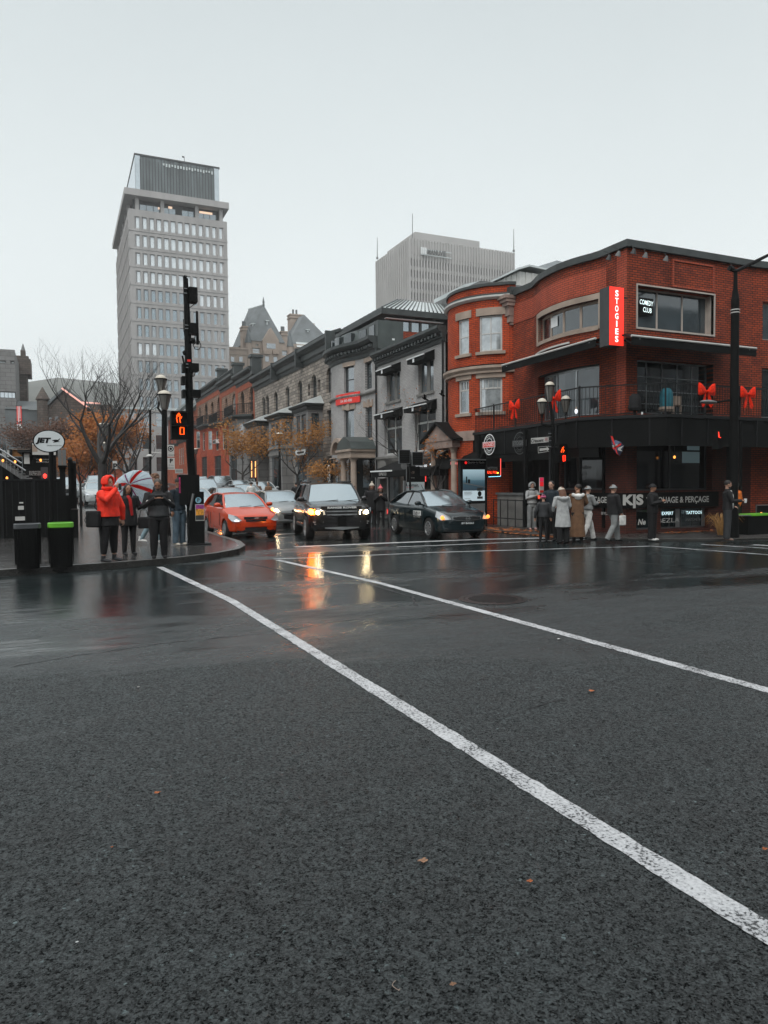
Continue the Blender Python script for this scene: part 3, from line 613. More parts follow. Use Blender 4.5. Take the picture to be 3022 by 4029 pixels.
text('CLUB', (17.40, 17.97, 7.23), (1, 0, -.06), (.1, 0, 1), .15, nw, t, bold=.008, width=.36)
text('TATOUAGE & PERÇAGE', PS.P(2.12, 1.10, -.10), (1, 0, 0), (0, 0, 1), .19, M_['offwhite'], bs, bold=.02, width=2.75)
text('K|S', PS.P(.18, 1.12, -.10), (1, 0, 0), (0, 0, 1), .30, M_['offwhite'], bs, bold=.05, width=.85)
text('TATOUAGE & PERÇAGE', PW.P(wy(19.65), 1.12, -.10), PW.t[-1], (0, 0, 1), .19, M_['offwhite'], bw, bold=.02, width=2.5)
cy = emit('window_cyan', (.7, .95, 1), 1.1)
text('EXPERT', PS.P(1.75, .66, -.0), (1, 0, 0), (0, 0, 1), .10, cy, B, bold=.01, width=.5)
text('TATTOOS', PS.P(2.93, .66, -.0), (1, 0, 0), (0, 0, 1), .10, cy, B, bold=.01, width=.72)
text('BEZLA', PS.P(1.9, .42, .1), (1, 0, 0), (0, 0, 1), .14, M_['offwhite'], B, width=.95)
text('ANATOMETAL', PS.P(3.02, .42, .1), (1, 0, 0), (0, 0, 1), .10, M_['grey'], B, width=.75)
text('Ne', PS.P(.75, .4, .1), (1, 0, 0), (.2, 0, 1), .18, M_['offwhite'], B, bold=.03)
text('London', PW.P(wy(19.7), 2.22, -.01+.16), PW.t[-3], (0, 0, 1), .13, M_['grey'], B, width=.5)
text('pub', PW.P(wy(19.7), 2.02, -.01+.16), PW.t[-3], (0, 0, 1), .10, M_['grey'], B, width=.2)
text('BYLA', (16.22, 18.55, .68), (0, -1, 0), (0, 0, 1), .09, M_['offwhite'], B, width=.38)
MB().box(19.3, 19.75, 17.98, 18.0, .3, .75).build('orange_poster', emit('poster_orange', (.8, .2, .08), .35), B)
for x in (18.72, 19.9): MB().box(x-.09, x+.09, 17.92, 17.94, .18, .8).build('side_curtain', M_['steel'], B)
dm = emit('reflection_glow', (.35, .5, .55), .09)  # dim glow stands in for pale reflections in the dark shop window
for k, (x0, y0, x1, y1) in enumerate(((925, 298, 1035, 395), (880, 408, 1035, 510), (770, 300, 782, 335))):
	a, b_ = PY(*r8(x0, y0), 18.08), PY(*r8(x1, y1), 18.08); MB().box(a.x, b_.x, 18.06, 18.08, b_.z, a.z).build('painted_reflection', dm, B)
def ringsign(c, r, bright, lab):
	t = thing('round_sign', lab, 'sign', tuple(c)); m = M_['white'] if bright else M_['darkgrey']; nx = -.03
	def disc(r0, r1, m, nm, d=0):
		mb = MB(); n = 28
		vs = [Vector((c[0]-.02-d, c[1]+math.cos(2*math.pi*i/n)*q, c[2]+math.sin(2*math.pi*i/n)*q*1.02)) for q in (r0, r1) for i in range(n)]
		mb.add(vs, [(i, (i+1) % n, n+(i+1) % n, n+i) for i in range(n)]); return mb.build(nm, m, t)
	disc(r*.90, r, m, 'outer_ring'); disc(r*.54, r*.60, m, 'inner_ring')
	MB().box(c[0]-.05, c[0]-.03, c[1]-r*1.08, c[1]+r*1.08, c[2]-r*.30, c[2]+r*.28).build('name_band_edge', m, t)
	if bright: MB().box(c[0]-.055, c[0]-.049, c[1]-r*1.02, c[1]+r*1.02, c[2]-r*.25, c[2]+r*.23).build('name_band', M_['red'], t)
	text('STOGIES', (c[0]-.058, c[1], c[2]), (0, -1, 0), (0, 0, 1), r*.36, M_['white'] if bright else M_['grey'], t, bold=.01, width=r*1.9)
	for s_, tx in ((1, 'CIGARS'), (-1, 'LOUNGE')):
		for i, ch in enumerate(tx):
			a = math.pi/2 - s_*0 + (2.5-i)*.30*1 if s_ > 0 else -math.pi/2-(2.5-i)*.30
			d = Vector((0, -math.cos(a)*-1*-1, 0)); o = Vector((c[0]-.03, c[1]-math.cos(a)*r*.75*-1*-1 if False else c[1]+math.cos(a)*r*.75, c[2]+math.sin(a)*r*.75))
			up = Vector((0, math.cos(a), math.sin(a)))*s_; rt = up.cross(Vector((-1, 0, 0)))
			text(ch, o, rt, up, r*.17, m, t, bold=.01)
ringsign((15.2, 23.9, 3.2), .40, True, 'round white and red STOGIES sign on the black fascia, left')
ringsign((15.12, 21.75, 3.13), .40, False, 'unlit dark round STOGIES sign on the black fascia, right')
t = thing('rooftop_shed', 'pale corrugated metal rooftop plant room behind the brick bay', 'building', (24, 40, 9))
a = PX(1640+0, 1115, 22) if False else None
def P35(u, v, Y=40): return PY(u, v, Y)
p = [P35(1975, 1100), P35(2005, 1078), P35(2085, 1072), P35(2150, 1078)]
x0, x1 = PY(2043, 1100, 40).x, PY(2140, 1100, 40).x; zt = PY(2043, 1068, 40).z
mb = MB(); mb.box(x0, x1+2, 40, 52, 8, zt)
for i in range(int((x1+2-x0)/.5)): mb.box(x0+i*.5, x0+i*.5+.12, 39.94, 40.02, 8, zt-.002)
for i in range(19): mb.box(x0-.06, x0+.02, 40.3+i*.6, 40.45+i*.6, 8, zt-.002)
mb.build('corrugated_wall', M_['offwhite'], t)
MB().prism([(x0-.3, 39.7, zt), (x0-.3, 52, zt), (x0+.6, 52, zt+.32), (x0+.6, 39.7, zt+.32)], (0, 0, .12)).prism([(x0+.6, 39.7, zt+.32), (x0+.6, 52, zt+.32), (x1+2, 52, zt+.1), (x1+2, 39.7, zt+.1)], (0, 0, .12)).build('roof', M_['metalroof'], t)
t = thing('rooftop_shed', 'grey slope-topped rooftop block just above the brick parapet', 'building', (30, 44, 9))
x2, x3 = PY(2110, 1050, 48).x, PY(2260, 1050, 48).x; za = PY(2180, 1023, 48).z; zb = PY(2110, 1050, 48).z
MB().add([(x2, 48, 9), (x3+4, 48, 9), (x3+4, 48, za-.4), (x2+2.0, 48, za), (x2, 48, zb), (x2, 60, 9), (x3+4, 60, 9), (x3+4, 60, za-.4), (x2+2.0, 60, za), (x2, 60, zb)], [(0, 1, 2, 3, 4), (9, 8, 7, 6, 5), (0, 4, 9, 5), (4, 3, 8, 9), (3, 2, 7, 8), (1, 6, 7, 2)]).build('wall', M_['steel'], t)
MB().box(x3-1, x3+2.5, 44, 46, 9, PY(2230, 1012, 44).z).build('vent_box', M_['metalroof'], t)
# ================================================================ ROW ALONG THE FAR SIDE OF THE STREET
def r4(x, y): return (1250+x/2.212, 1150+y/2.212)
def r3(x, y): return (700+x/2.074, 1400+y/2.074)
def shell(B, y0, y1, zt, x=16.2, xb=34, roof='darkgrey', side='greybrick', zb=-.2):
	"""side walls, back and flat roof of one house of the row (near end y0, far end y1)"""
	MB().box(x+.9, xb, y0+.01, y1-.01, zb, zt-.05).build('side_wall', M_[side], B)
	MB().box(x-.02, xb, y0-.001, y1+.001, zt-.05, zt+.03).build('roof', M_[roof], B)
def dentils(P_, mb, a, b, z, d0, d1, step=.35, w_=.14, h=.13):
	q = a
	while q < b-w_: P_.pbox(mb, q, q+w_, z, z+h, d0, d1); q += step
def cornice(B, P_, a, b, zt, hgt=.7, out_=.45, dent=True, matn='cornice', name='cornice'):
	mb = MB()
	P_.prof(mb, a, b, [(.05, zt), (-out_, zt), (-out_, zt-hgt*.18), (-out_*.75, zt-hgt*.34), (-out_*.4, zt-hgt*.42), (-out_*.4, zt-hgt*.7), (-.1, zt-hgt*.78), (-.06, zt-hgt), (.05, zt-hgt)])
	if dent: dentils(P_, mb, a+.1, b, zt-hgt*.62, -out_*.8, -out_*.35)
	return mb.build(name, M_[matn], B)
B = thing('round_bow_brick_house', 'bright red brick house with a two storey rounded bow and cream stone lintels', 'building', (16.3, 26.5, 0))
arcp = [(17.375-2.275*math.cos(R_(t)), 26.4+2.275*math.sin(R_(t))) for t in range(62, -63, -6)]
PB = Path([(16.85, 29.19), (16.85, 28.55), (16.3, 28.5)]+arcp+[(16.35, 24.3), (16.62, 24.2)])
w1 = PB.op(r5(440, 818), r5(655, 1130)); w2 = PB.op(r5(243, 860), r5(345, 1165)); w3 = PB.op(r5(440, 1395), r5(655, 1690)); w4 = PB.op(r5(245, 1425), r5(345, 1720))
zt1 = max(w1['z1'], w2['z1']); zb1 = min(w1['z0'], w2['z0']); zt2 = (w3['z1']+w4['z1'])/2; zb2 = w4['z0']
for o in (w1, w2): o['z0'], o['z1'] = zb1, zt1
for o in (w3, w4): o['z0'], o['z1'] = zb2, zt2
w5 = dict(s0=.25, s1=.58, z0=4.3, z1=5.9, arch=False)
mb = MB(); wall(mb, PB, 0, 9.6, [w1, w2, w3, w4, w5], rec=.12); mb.build('wall', M_['redbrick'], B)
shell(B, 24.2, 29.19, 9.3, x=17.2, side='redbrick_dark')
mb = MB(); mb.add([(p.x, p.y, 9.45) for p in PB.p]+[(18, 24.2, 9.45), (18, 29.19, 9.45)], [tuple(range(len(PB.p)+2))]); mb.build('roof', M_['darkgrey'], B)
for o in (w1, w2): window(B, PB, o, 'curtain', 'offwhite', fw=.07, nx=2 if o is w1 else 1, rail=.5, rec=.12, muntin=.022, name='sash_window')
for o in (w3, w4): window(B, PB, o, 'curtain' if o is w3 else 'glass_mid', 'offwhite', fw=.07, nx=1, rail=[.70], rec=.12, muntin=.03, name='sash_window')
mb = MB()
for o in (w3, w4):
	n = 5 if o is w3 else 4
	for i in range(1, n): PB.pbox(mb, o['s0']+(o['s1']-o['s0'])*i/n-.008, o['s0']+(o['s1']-o['s0'])*i/n+.008, o['z0']+(o['z1']-o['z0'])*.7, o['z1']-.05, .05, .1)
mb.build('leaded_bars', M_['offwhite'], B)
window(B, PB, w5, 'glass_dark', 'offwhite', fw=.04, name='narrow_window')
def lint(o, z0, h, m='sand', ov=.13, nm='lintel', d=-.04):
	mb = MB(); PB.pbox(mb, o['s0']-ov, o['s1']+ov, z0, z0+h, d, .1); mb.build(nm, M_[m], B)
for o in (w1, w2): lint(o, zt1, .3); lint(o, zb1-.12, .12, nm='sill', d=-.09)
for o in (w3, w4): lint(o, zt2, .24); lint(o, zb2-.12, .12, nm='sill', d=-.09)
a0, a1 = PB.c[2]-.05, PB.L
mb = MB(); PB.prof(mb, a0, a1, [(.05, 6.42), (-.22, 6.40), (-.22, 6.3), (-.12, 6.2), (-.12, 6.12), (.05, 6.1)]); mb.build('middle_cornice', M_['sand'], B)
mb = MB(); PB.prof(mb, a0, a1, [(.05, 6.5), (-.2, 6.44), (-.2, 6.41), (.05, 6.42)]); mb.build('cornice_flashing', M_['black'], B)
mb = MB(); PB.prof(mb, a0, a1, [(.05, 9.16), (-.16, 9.16), (-.16, 9.09), (-.06, 9.02), (.05, 9.02)]); mb.build('upper_moulding', M_['offwhite'], B)
mb = MB(); PB.pbox(mb, a0, a1, 9.16, 9.24, -.12, .05); PB.pbox(mb, a0, a1, 9.55, 9.66, -.07, .2); mb.build('parapet_capping', M_['cornice'], B)
mb = MB(); PB.pbox(mb, a0, PB.near(15.4, 25.3), 3.45, 3.85, -.06, .1)
for s_ in (.1, .9, 1.8): PB.pbox(mb, a0+s_, a0+s_+.22, 3.4, 3.95, -.12, .1)
mb.build('stone_band', M_['pinkstone'], B)
mb = MB(); PB.pbox(mb, .0, .62, 7.5, 8.35, -.03, .05); mb.build('cream_panel', M_['offwhite'], B)
mb = MB(); PB.prof(mb, -.12, .7, [(.05, 8.75), (-.5, 8.75), (-.5, 8.65), (-.3, 8.55), (-.12, 8.38), (.05, 8.36)]); dentils(PB, mb, -.1, .6, 8.44, -.36, -.1, .16, .07, .09); mb.build('side_cornice', M_['sand'], B)
mb = MB()
for z0, z1, w_, d in ((8.95, 9.08, .62, .5), (8.82, 8.95, .56, .42), (8.68, 8.82, .5, .34), (8.3, 8.68, .40, .26), (8.05, 8.3, .36, .2), (7.95, 8.05, .32, .12)): mb.box(16.5-d, 16.6, 24.32-w_/2, 24.32+w_/2, z0, z1)
mb.build('console', M_['pinkstone'], B)
MB().box(16.3, 16.75, 24.05, 24.5, 9.1, 9.42).build('console_block', M_['cornice'], B)
yl, yr = 28.15, 26.35
t = thing('entrance_portico', 'stone entrance portico with gabled pediment on two round columns', 'portico', (15, 27.2, 0))
def column(c, z0, z1, r, par, m='sand'):
	MB().lathe((c[0], c[1], 0), [(r*1.3, z0), (r*1.3, z0+.1), (r*1.1, z0+.14), (r, z0+.2), (r*.86, z1-.2), (r*1.0, z1-.18), (r*1.0, z1-.12), (r*1.35, z1-.06), (r*1.35, z1)], 14).build('column', M_[m], par, smooth=40)
for y in (yl, yr): column((15.0, y), .6, 3.2, .135, t)
MB().box(14.75, 16.9, yr-.3, yl+.3, 3.2, 3.5).build('entablature', M_['pinkstone'], t)
MB().prism([(14.72, yr-.4, 3.5), (14.72, yl+.4, 3.5), (14.72, (yl+yr)/2, 4.22)], (2.1, 0, 0)).build('pediment', M_['pinkstone'], t)
mb = MB()
for s_, y in ((1, yl+.55), (-1, yr-.55)): mb.prism([(14.6, y, 3.46), (14.6, (yl+yr)/2, 4.24), (14.6, (yl+yr)/2, 4.34), (14.6, y, 3.56)], (2.3, 0, 0))
mb.build('roof', M_['black'], t)
mb = MB()
for i in range(4): mb.box(15.0+i*.3, 17, yr-.1, yl+.1, .13+i*.13, .26+i*.13)
mb.box(14.8, 17, yr-.25, yl+.25, .0, .14); mb.box(14.85, 15.15, yl-.2, yl+.2, .13, .62); mb.box(14.85, 15.15, yr-.2, yr+.2, .13, .62); mb.build('steps', M_['greystone'], t)
mb = MB()
for y in (yr+.25, yl-.25):
	mb.tube([(14.6, y, 1.1), (16.3, y, 1.7)], .02, 5)
	for i in range(6): mb.tube([(14.6+i*.3, y, .2), (14.6+i*.3, y, 1.12+i*.105)], .012, 5)
mb.build('handrail', M_['iron'], t)
MB().box(16.95, 17.0, 26.7, 27.7, .65, 2.7).build('door', M_['offwhite'], t)
for k, (y0, y1, x0) in enumerate(((28.2, 26.6, 15.2), (25.9, 24.4, 15.3))):
	t = thing('shop_awning', ['small black awning beside the entrance columns under the red bow', 'black dome awning under the right end of the red bow'][k], 'awning', (x0, (y0+y1)/2, 2.4))
	if k == 0: continue_ = True
	mb = MB(); rings = [[Vector((16.3-1.3*math.sin(R_(a))*1.0, y, 2.35+.95*math.cos(R_(a)))) for y in (y0, y1)]+[Vector((16.3, y, 2.3)) for y in (y1, y0)] for a in range(0, 91, 15)]
	mb.loft(rings); mb.build('canopy', M_['black'], t, smooth=40)
	if k == 0: text('Belles', (14.98, 26.3, 2.55), (0, -1, 0), (0, 0, 1), .12, emit('pink_letters', (1, .25, .25), .7), t, width=.6)
B = thing('grey_brick_house', 'flat fronted grey painted brick house with dark dentil cornice and four little awnings', 'building', (16.2, 33.1, 0))
P1 = Path([(16.2, 37.05), (16.2, 29.19)])
a1_ = P1.op(r4(600, 700), r4(718, 945)); a2_ = P1.op(r4(875, 590), r4(1010, 880)); l1_ = P1.op(r4(580, 1080), r4(735, 1410)); l2_ = P1.op(r4(845, 1050), r4(1030, 1390))
for o in (a1_, a2_): o['z0'], o['z1'] = 6.1, 7.68
for o in (l1_, l2_): o['z0'], o['z1'] = 3.3, 5.35
shop = dict(s0=.9, s1=6.9, z0=.3, z1=2.3, arch=False, rec=.3)
mb = MB(); wall(mb, P1, 0, 8.5, [a1_, a2_, l1_, l2_, shop], rec=.2); mb.build('wall', M_['greybrick'], B)
shell(B, 29.19, 37.05, 8.6)
for o in (a1_, a2_): window(B, P1, o, 'glass_mid', 'greystone', fw=.08, nx=2, rail=None, rec=.2, muntin=.16)
for o in (l1_, l2_): window(B, P1, o, 'glass_dark', 'offwhite', fw=.07, nx=2, rail=[.68], rec=.2, muntin=.05)
window(B, P1, shop, 'glass_dark', 'black', fw=.08, nx=3, rail=None, rec=.3, name='shop_window')
for o in (a1_, a2_): mb = MB(); P1.pbox(mb, o['s0']-.1, o['s1']+.1, 5.98, 6.1, -.08, .1); mb.build('sill', M_['greystone'], B)
cornice(B, P1, 0, P1.L, 8.92, .72, .42)
MB().tube([(16.12, 36.98, .2), (16.12, 36.98, 8.3)], .05, 6).build('downpipe', M_['iron'], B); MB().tube([(16.12, 29.3, .2), (16.12, 29.3, 8.3)], .05, 6).build('downpipe', M_['iron'], B)
mb = MB(); P1.prof(mb, 0, P1.L, [(.05, 3.22), (-.12, 3.2), (-.12, 3.1), (-.05, 3.0), (-.05, 2.55), (.05, 2.5)])
c_ = (l1_['s0']+l1_['s1'])/2
for i in range(1): mb.loft([[P1.P(c_-1.0, 3.0, 0), P1.P(c_-1.0, 2.95, -.02), P1.P(c_-.7, 2.9, -.02)]]+[[P1.P(c_-.9+1.8*k/8, 3.02, 0), P1.P(c_-.9+1.8*k/8, 3.02, -.1-.35*math.sin(math.pi*k/8)), P1.P(c_-.9+1.8*k/8, 2.7-.0*k, -.02-.1*math.sin(math.pi*k/8))] for k in range(9)])
mb.build('stone_band', M_['greystone'], B)
for k, (o, z) in enumerate(((a1_, 7.75), (a2_, 7.75), (l1_, 5.42), (l2_, 5.42))):
	t = thing('window_awning', ['small black awning over the upper left window of the grey house', 'small black awning over the upper right window of the grey house', 'black awning over the tall left window of the grey house', 'black awning over the tall right window of the grey house'][k], 'awning', tuple(P1.P(o['s0'], z, 0)), group='small black window awnings of the grey house')
	mb = MB(); P1.prof(mb, o['s0']-.12, o['s1']+.12, [(0, z+.28), (-.55, z-.0), (-.55, z-.2), (0, z-.2)]); mb.build('canopy', M_['black'], t)
	mb = MB(); P1.pbox(mb, o['s0']-.12, o['s1']+.12, z-.0, z+.05, -.6, -.54); mb.build('front_bar', M_['white'], t)
	mb = MB(); P1.pbox(mb, (o['s0']+o['s1'])/2-.3, (o['s0']+o['s1'])/2-.12, z-.2, z, -.57, -.56); mb.build('emblem', M_['white'], t)
t = thing('cafe_awning', 'wide black cafe awning with white front bar on the grey brick house', 'awning', (15.2, 35, 2.3))
A1, A2 = PX(1460, 1854, 14.6), PX(1553, 1850, 14.6); yA, yB = A1.y, A2.y-3.6
MB().add([(14.6, yA, 2.36), (14.6, yB, 2.36), (16.2, yB, 2.95), (16.2, yA, 2.95), (14.6, yA, 2.06), (14.6, yB, 2.06), (16.2, yB, 2.06), (16.2, yA, 2.06)], [(0, 1, 2, 3), (0, 4, 5, 1), (1, 5, 6, 2), (4, 0, 3, 7)]).build('canopy', M_['black'], t)
MB().box(14.55, 14.6, yA-2.6, yA, 2.32, 2.39).build('front_bar', M_['white'], t)
text('ESPRESSO', (14.585, yA-1.5, 2.2), (0, -1, 0), (0, 0, 1), .14, M_['offwhite'], t, width=.9)
MB().box(15.0, 15.4, 34.0, 34.4, .13, 2.0).build('stone_post', M_['greystone'], t)
B = thing('grey_bowed_house', 'grey painted house with a curved bow front, dark green attic and arched porch', 'building', (16.2, 40.3, 0))
P2 = Path([(16.2, 43.75), (15.98, 43.6), (15.72, 43.2), (15.58, 42.6), (15.52, 42), (15.52, 41.4), (15.58, 40.8), (15.72, 40.2), (15.92, 39.6), (16.1, 39.1), (16.2, 38.6), (16.2, 37.05)])
u1 = P2.op(r4(228, 660), r4(318, 855)); u2 = P2.op(r4(412, 610), r4(472, 820)); d1 = P2.op(r4(228, 1025), r4(318, 1255)); d2 = P2.op(r4(415, 990), r4(475, 1240))
u0 = dict(s0=P2.near(15.7, 43.15), s1=P2.near(15.6, 42.6), arch=False); d0 = dict(u0)
for o in (u0, u1, u2): o['z0'], o['z1'] = 7.15, 8.7
for o in (d0, d1, d2): o['z0'], o['z1'] = 4.35, 6.15
esp = dict(s0=P2.near(15.9, 43.5), s1=P2.near(15.5, 41.6), z0=.4, z1=3.1, arch=False)
por = dict(s0=P2.near(15.7, 40.2), s1=P2.L-.3, z0=.4, z1=3.2, arch=False, rec=.6)
mb = MB(); wall(mb, P2, 0, 9.3, [u0, u1, u2, d0, d1, d2, esp, por], rec=.2); mb.build('wall', M_['greybrick'], B)
shell(B, 37.05, 43.75, 9.6)
for o in (u0, u1, u2): window(B, P2, o, 'glass_mid', 'darkgrey', fw=.07, rail=.5, rec=.2, name='sash_window')
for o in (d0, d1, d2): window(B, P2, o, 'glass_mid', 'darkgrey', fw=.08, rail=None, rec=.2)
window(B, P2, esp, 'glass_dark', 'black', rail=None); window(B, P2, por, 'glass_dark', 'black', nx=2, rec=.6, rail=None, name='porch_door')
mb = MB(); P2.prof(mb, 0, P2.L, [(.05, 7.0), (-.14, 6.98), (-.14, 6.9), (-.05, 6.82), (.05, 6.82)]); mb.build('string_course', M_['greystone'], B)
mb = MB()
for o in (u1, u2):
	P2.pbox(mb, o['s0']-.12, o['s1']+.12, 8.7, 8.95, -.03, .05)
for o in (d1, d2):
	m_ = (o['s0']+o['s1'])/2; P2.pbox(mb, o['s0']-.15, o['s1']+.15, 6.15, 6.4, -.03, .05); P2.pbox(mb, m_-.14, m_+.14, 6.1, 6.55, -.07, .05)
	for k in (-.55, .55): P2.pbox(mb, m_+k-.1, m_+k+.1, 6.15, 6.5, -.05, .05)
	P2.pbox(mb, o['s0']-.1, o['s1']+.1, 4.23, 4.35, -.08, .05)
mb.build('keystones', M_['sand'], B)
cornice(B, P2, 0, P2.L, 9.95, .95, .5)
mb = MB(); P2.prof(mb, 0.2, P2.L, [(.15, 9.95), (.05, 9.95), (.5, 10.85), (.7, 10.85)]); mb.build('attic_slope', M_['greenroof'], B)
for q in (.8, 2.1, 3.4, 4.8, 6.0): mb = MB(); P2.pbox(mb, q, q+.7, 10.02, 10.62, .0, .3); mb.build('attic_window', M_['glass_dark'], B)
xr = PY(1584, 1265, 37.04).x
MB().box(16.25, xr, 36.95, 43, 9.25, PY(1584, 1268, 37.0).z).build('attic_side_wall', M_['greenroof'], B)
MB().box(xr, xr+4, 38.2, 43, 8.6, 10.6).build('attic_brick', M_['redbrick_dark'], B)
MB().box(xr-.7, xr-.55, 36.93, 36.95, 9.75, 9.85).build('vent', M_['white'], B)
t = thing('arched_porch', 'stone porch with arched hood, dark roof and two columns on the bow fronted house', 'portico', (15, 36.5, 0))
for y in (39.2, 37.65, 36.9) [0:2]: column((15.0, y), .5, 3.2, .19, t)
MB().box(14.72, 16.2, 37.35, 39.5, 3.2, 3.62).box(14.62, 16.2, 37.25, 39.6, 3.55, 3.68).build('entablature', M_['sand'], t)
mb = MB(); k = 12; rings = []
for i in range(k+1):
	a = math.pi*i/k; rings.append([Vector((x, 40.25+r*math.cos(a), 3.5+r*math.sin(a))) for x, r in ((14.9, .95), (14.9, .72), (15.7, .72), (15.7, .95))])
mb.loft(rings); mb.build('arch', M_['sand'], t, smooth=40)
rings = [[Vector((x, y, z)) for y, z in ((39.6, 3.68), (39.3, 4.1), (38.4, 4.42), (37.5, 4.1), (37.2, 3.68))] for x in (14.7, 16.2)]
MB().loft(rings).build('roof', M_['greenroof'], t)
column((15.05, 41.1), .5, 3.3, .16, t)
MB().box(14.7, 16.5, 37.2, 41.4, .13, .5).build('steps', M_['greystone'], t)
t = thing('vertical_banner', 'black vertical banner with white ESPRESSO lettering reading upwards', 'banner', (14.85, 41.5, 1.2))
c1 = PX(1352, 1800, 14.9)
MB().box(14.86, 14.9, 40.75, 42.35, .9, 3.25).build('cloth', M_['black'], t)
text('ESPRESSO', (14.85, 41.3, 1.45), (0, 0, 1), (0, 1, 0), .5, M_['white'], t, bold=.03, width=2.9)
t = thing('rental_banner', 'red banner with white letters on the bow fronted grey house', 'banner', (15.5, 41.7, 6.5))
qa, qb = P2.hit(*r4(170, 950))[0], P2.hit(*r4(378, 905))[0]
mb = MB(); P2.pbox(mb, qa, qb, 6.5, 7.12, -.10, -.07); bn = mb.build('cloth', M_['red'], t)
for s_, z, w_ in (('À LOUER - LOCAL COMMERCIAL', 6.92, .9), ('514 845-4500', 6.67, .45)):
	n = len(s_)
	for i, ch in enumerate(s_):
		if ch == ' ': continue
		q = (qa+qb)/2+(i-(n-1)/2)*(qb-qa)*w_/n; p = P2.P(q, z, -.105); d = (P2.P(q+.05, z)-P2.P(q-.05, z)).normalized()
		text(ch, p, d, (0, 0, 1), .15, M_['white'], t, bold=.02, width=(qb-qa)*w_/n*.8 if ch not in '-1' else None)
t = thing('seamed_metal_roof_penthouse', 'long rooftop storey with hipped standing seam metal roof above the grey houses', 'building', (20, 45, 9))
Yp = 41.; e0 = PY(1503, 1209, Yp); e1 = PY(1770, 1236, Yp); q0 = PY(1566, 1179, Yp+3); q1 = PY(1734, 1195, Yp+3); ze, zr = e0.z, q0.z
mb = MB(); A = [(e0.x, Yp, ze), (e1.x, Yp, ze), (e1.x, 62, ze), (e0.x, 62, ze), (q0.x, Yp+3, zr), (q1.x, Yp+3, zr), (q1.x, 60, zr), (q0.x, 60, zr)]
mb.add(A, [(0, 1, 5, 4), (1, 2, 6, 5), (2, 3, 7, 6), (3, 0, 4, 7), (4, 5, 6, 7)]); mb.build('roof', M_['metalroof'], t)
mb = MB()
for i in range(17):
	k = i/16; a = Vector(A[0]).lerp(Vector(A[1]), k); b_ = Vector(A[4]).lerp(Vector(A[5]), k); mb.tube([a+Vector((0, -.02, .03)), b_+Vector((0, 0, .03))], .045, 4)
for i in range(30):
	k = i/29; a = Vector(A[0]).lerp(Vector(A[3]), k); b_ = Vector(A[4]).lerp(Vector(A[7]), k); mb.tube([a+Vector((0, 0, .03)), b_+Vector((0, 0, .03))], .045, 4)
mb.build('seams', M_['greenroof'], t)
MB().box(e0.x-.05, e1.x+.05, Yp-.05, 62, ze-.38, ze-.02).build('eave', M_['cornice'], t)
PP = Path([(e0.x+.5, 62), (e0.x+.5, Yp+.5), (e1.x-.5, Yp+.5)]); L0 = PP.c[1]
ops = [dict(s0=L0+.3+i*.72, s1=L0+.3+i*.72+.6, z0=ze-1.45, z1=ze-.6, arch=False, rec=.08) for i in range(5)]
ops = [o for o in ops if o['s1'] < PP.L-.1]+[dict(s0=1+i*2.5, s1=2.6+i*2.5, z0=ze-1.4, z1=ze-.6, arch=False, rec=.08) for i in range(7)]
mb = MB(); wall(mb, PP, 8, ze-.3, ops); mb.build('wall', M_['greenroof'], t)
for o in ops: window(t, PP, o, 'glass_teal', 'darkgrey', fw=.04, rail=None, rec=.08)
MB().box(e0.x+.4, e1.x-.3, Yp+.3, Yp+.55, ze-.56, ze-.5).build('light_strip', M_['white'], t)
for k, u in enumerate((1640, 1700)):
	p = PY(u, 1176, Yp+6)
	MB().box(p.x-.9 if k else p.x-1, p.x+.9, Yp+5.5, Yp+7, zr-.2, zr+.55+.1*k).build('roof_hatch', M_['sand' if k == 0 else 'metalroof'], t)
t = thing('pitched_rooftop_building', 'low pitched grey metal roofed building peeking over the round bow house', 'building', (24, 34, 8))
n0, n1 = PX(1890, 1088, 24), PX(1707, 1178, 24); zt = (n0.z+n1.z)/2
e_ = PY(1990, 1116, n0.y); MB().box(24, e_.x+3, n0.y, n1.y, 6, e_.z).build('wall', M_['grey'], t); MB().add([(24, n0.y, e_.z), (e_.x, n0.y, e_.z), (24, n0.y+2, zt), (24, n1.y, zt), (e_.x, n1.y, e_.z), (24, n1.y, e_.z), (25, n0.y+2, zt), (25, n1.y, zt)], [(0, 1, 6, 2), (1, 4, 7, 6), (2, 6, 7, 3), (0, 2, 3, 5), (5, 3, 7, 4)]).build('roof', M_['metalroof'], t)
zz_ = zt-1.3; MB().box(23.7, 24.0, n0.y, n1.y, zz_, zz_+.12).build('gutter', M_['cornice'], t)
PSR = Path([(16.2, 64.64), (16.2, 43.75)])
def rr(x, y, X=16.2): return PX(*r3(x, y), X)
tops = []
up = [(680, 712, 330, 470), (713, 742, 315, 460), (782, 814, 285, 440), (878, 910, 258, 415), (978, 1015, 212, 380), (1088, 1132, 175, 345), (1213, 1262, 120, 300)]
upo = [dict(s0=64.64-rr(a, 300).y, s1=64.64-rr(b, 300).y, z0=7.72, z1=9.36, arch=True) for a, b, c, d in up]
sm = [dict(s0=64.64-rr(a, 300).y, s1=64.64-rr(b, 300).y, z0=8.0, z1=8.85, arch=False) for a, b in ((1062, 1080), (1143, 1163))]
low = [dict(s0=64.64-rr(1213, 500).y, s1=64.64-rr(1262, 500).y, z0=4.85, z1=6.6, arch=False)]
bd = [64.64, 56.85, 50.28, 43.75]; zc = [11.3, 11.25, 11.15]
labs = ['rough stone row house farthest left, beside the red brick houses', 'middle rough stone row house with square grey bay', 'rough stone row house nearest to the grey bowed house']
bays = [(60.0, 63.91, 15.27), (52.99, 56.67, 15.32), (46.2, 49.39, 15.17)]
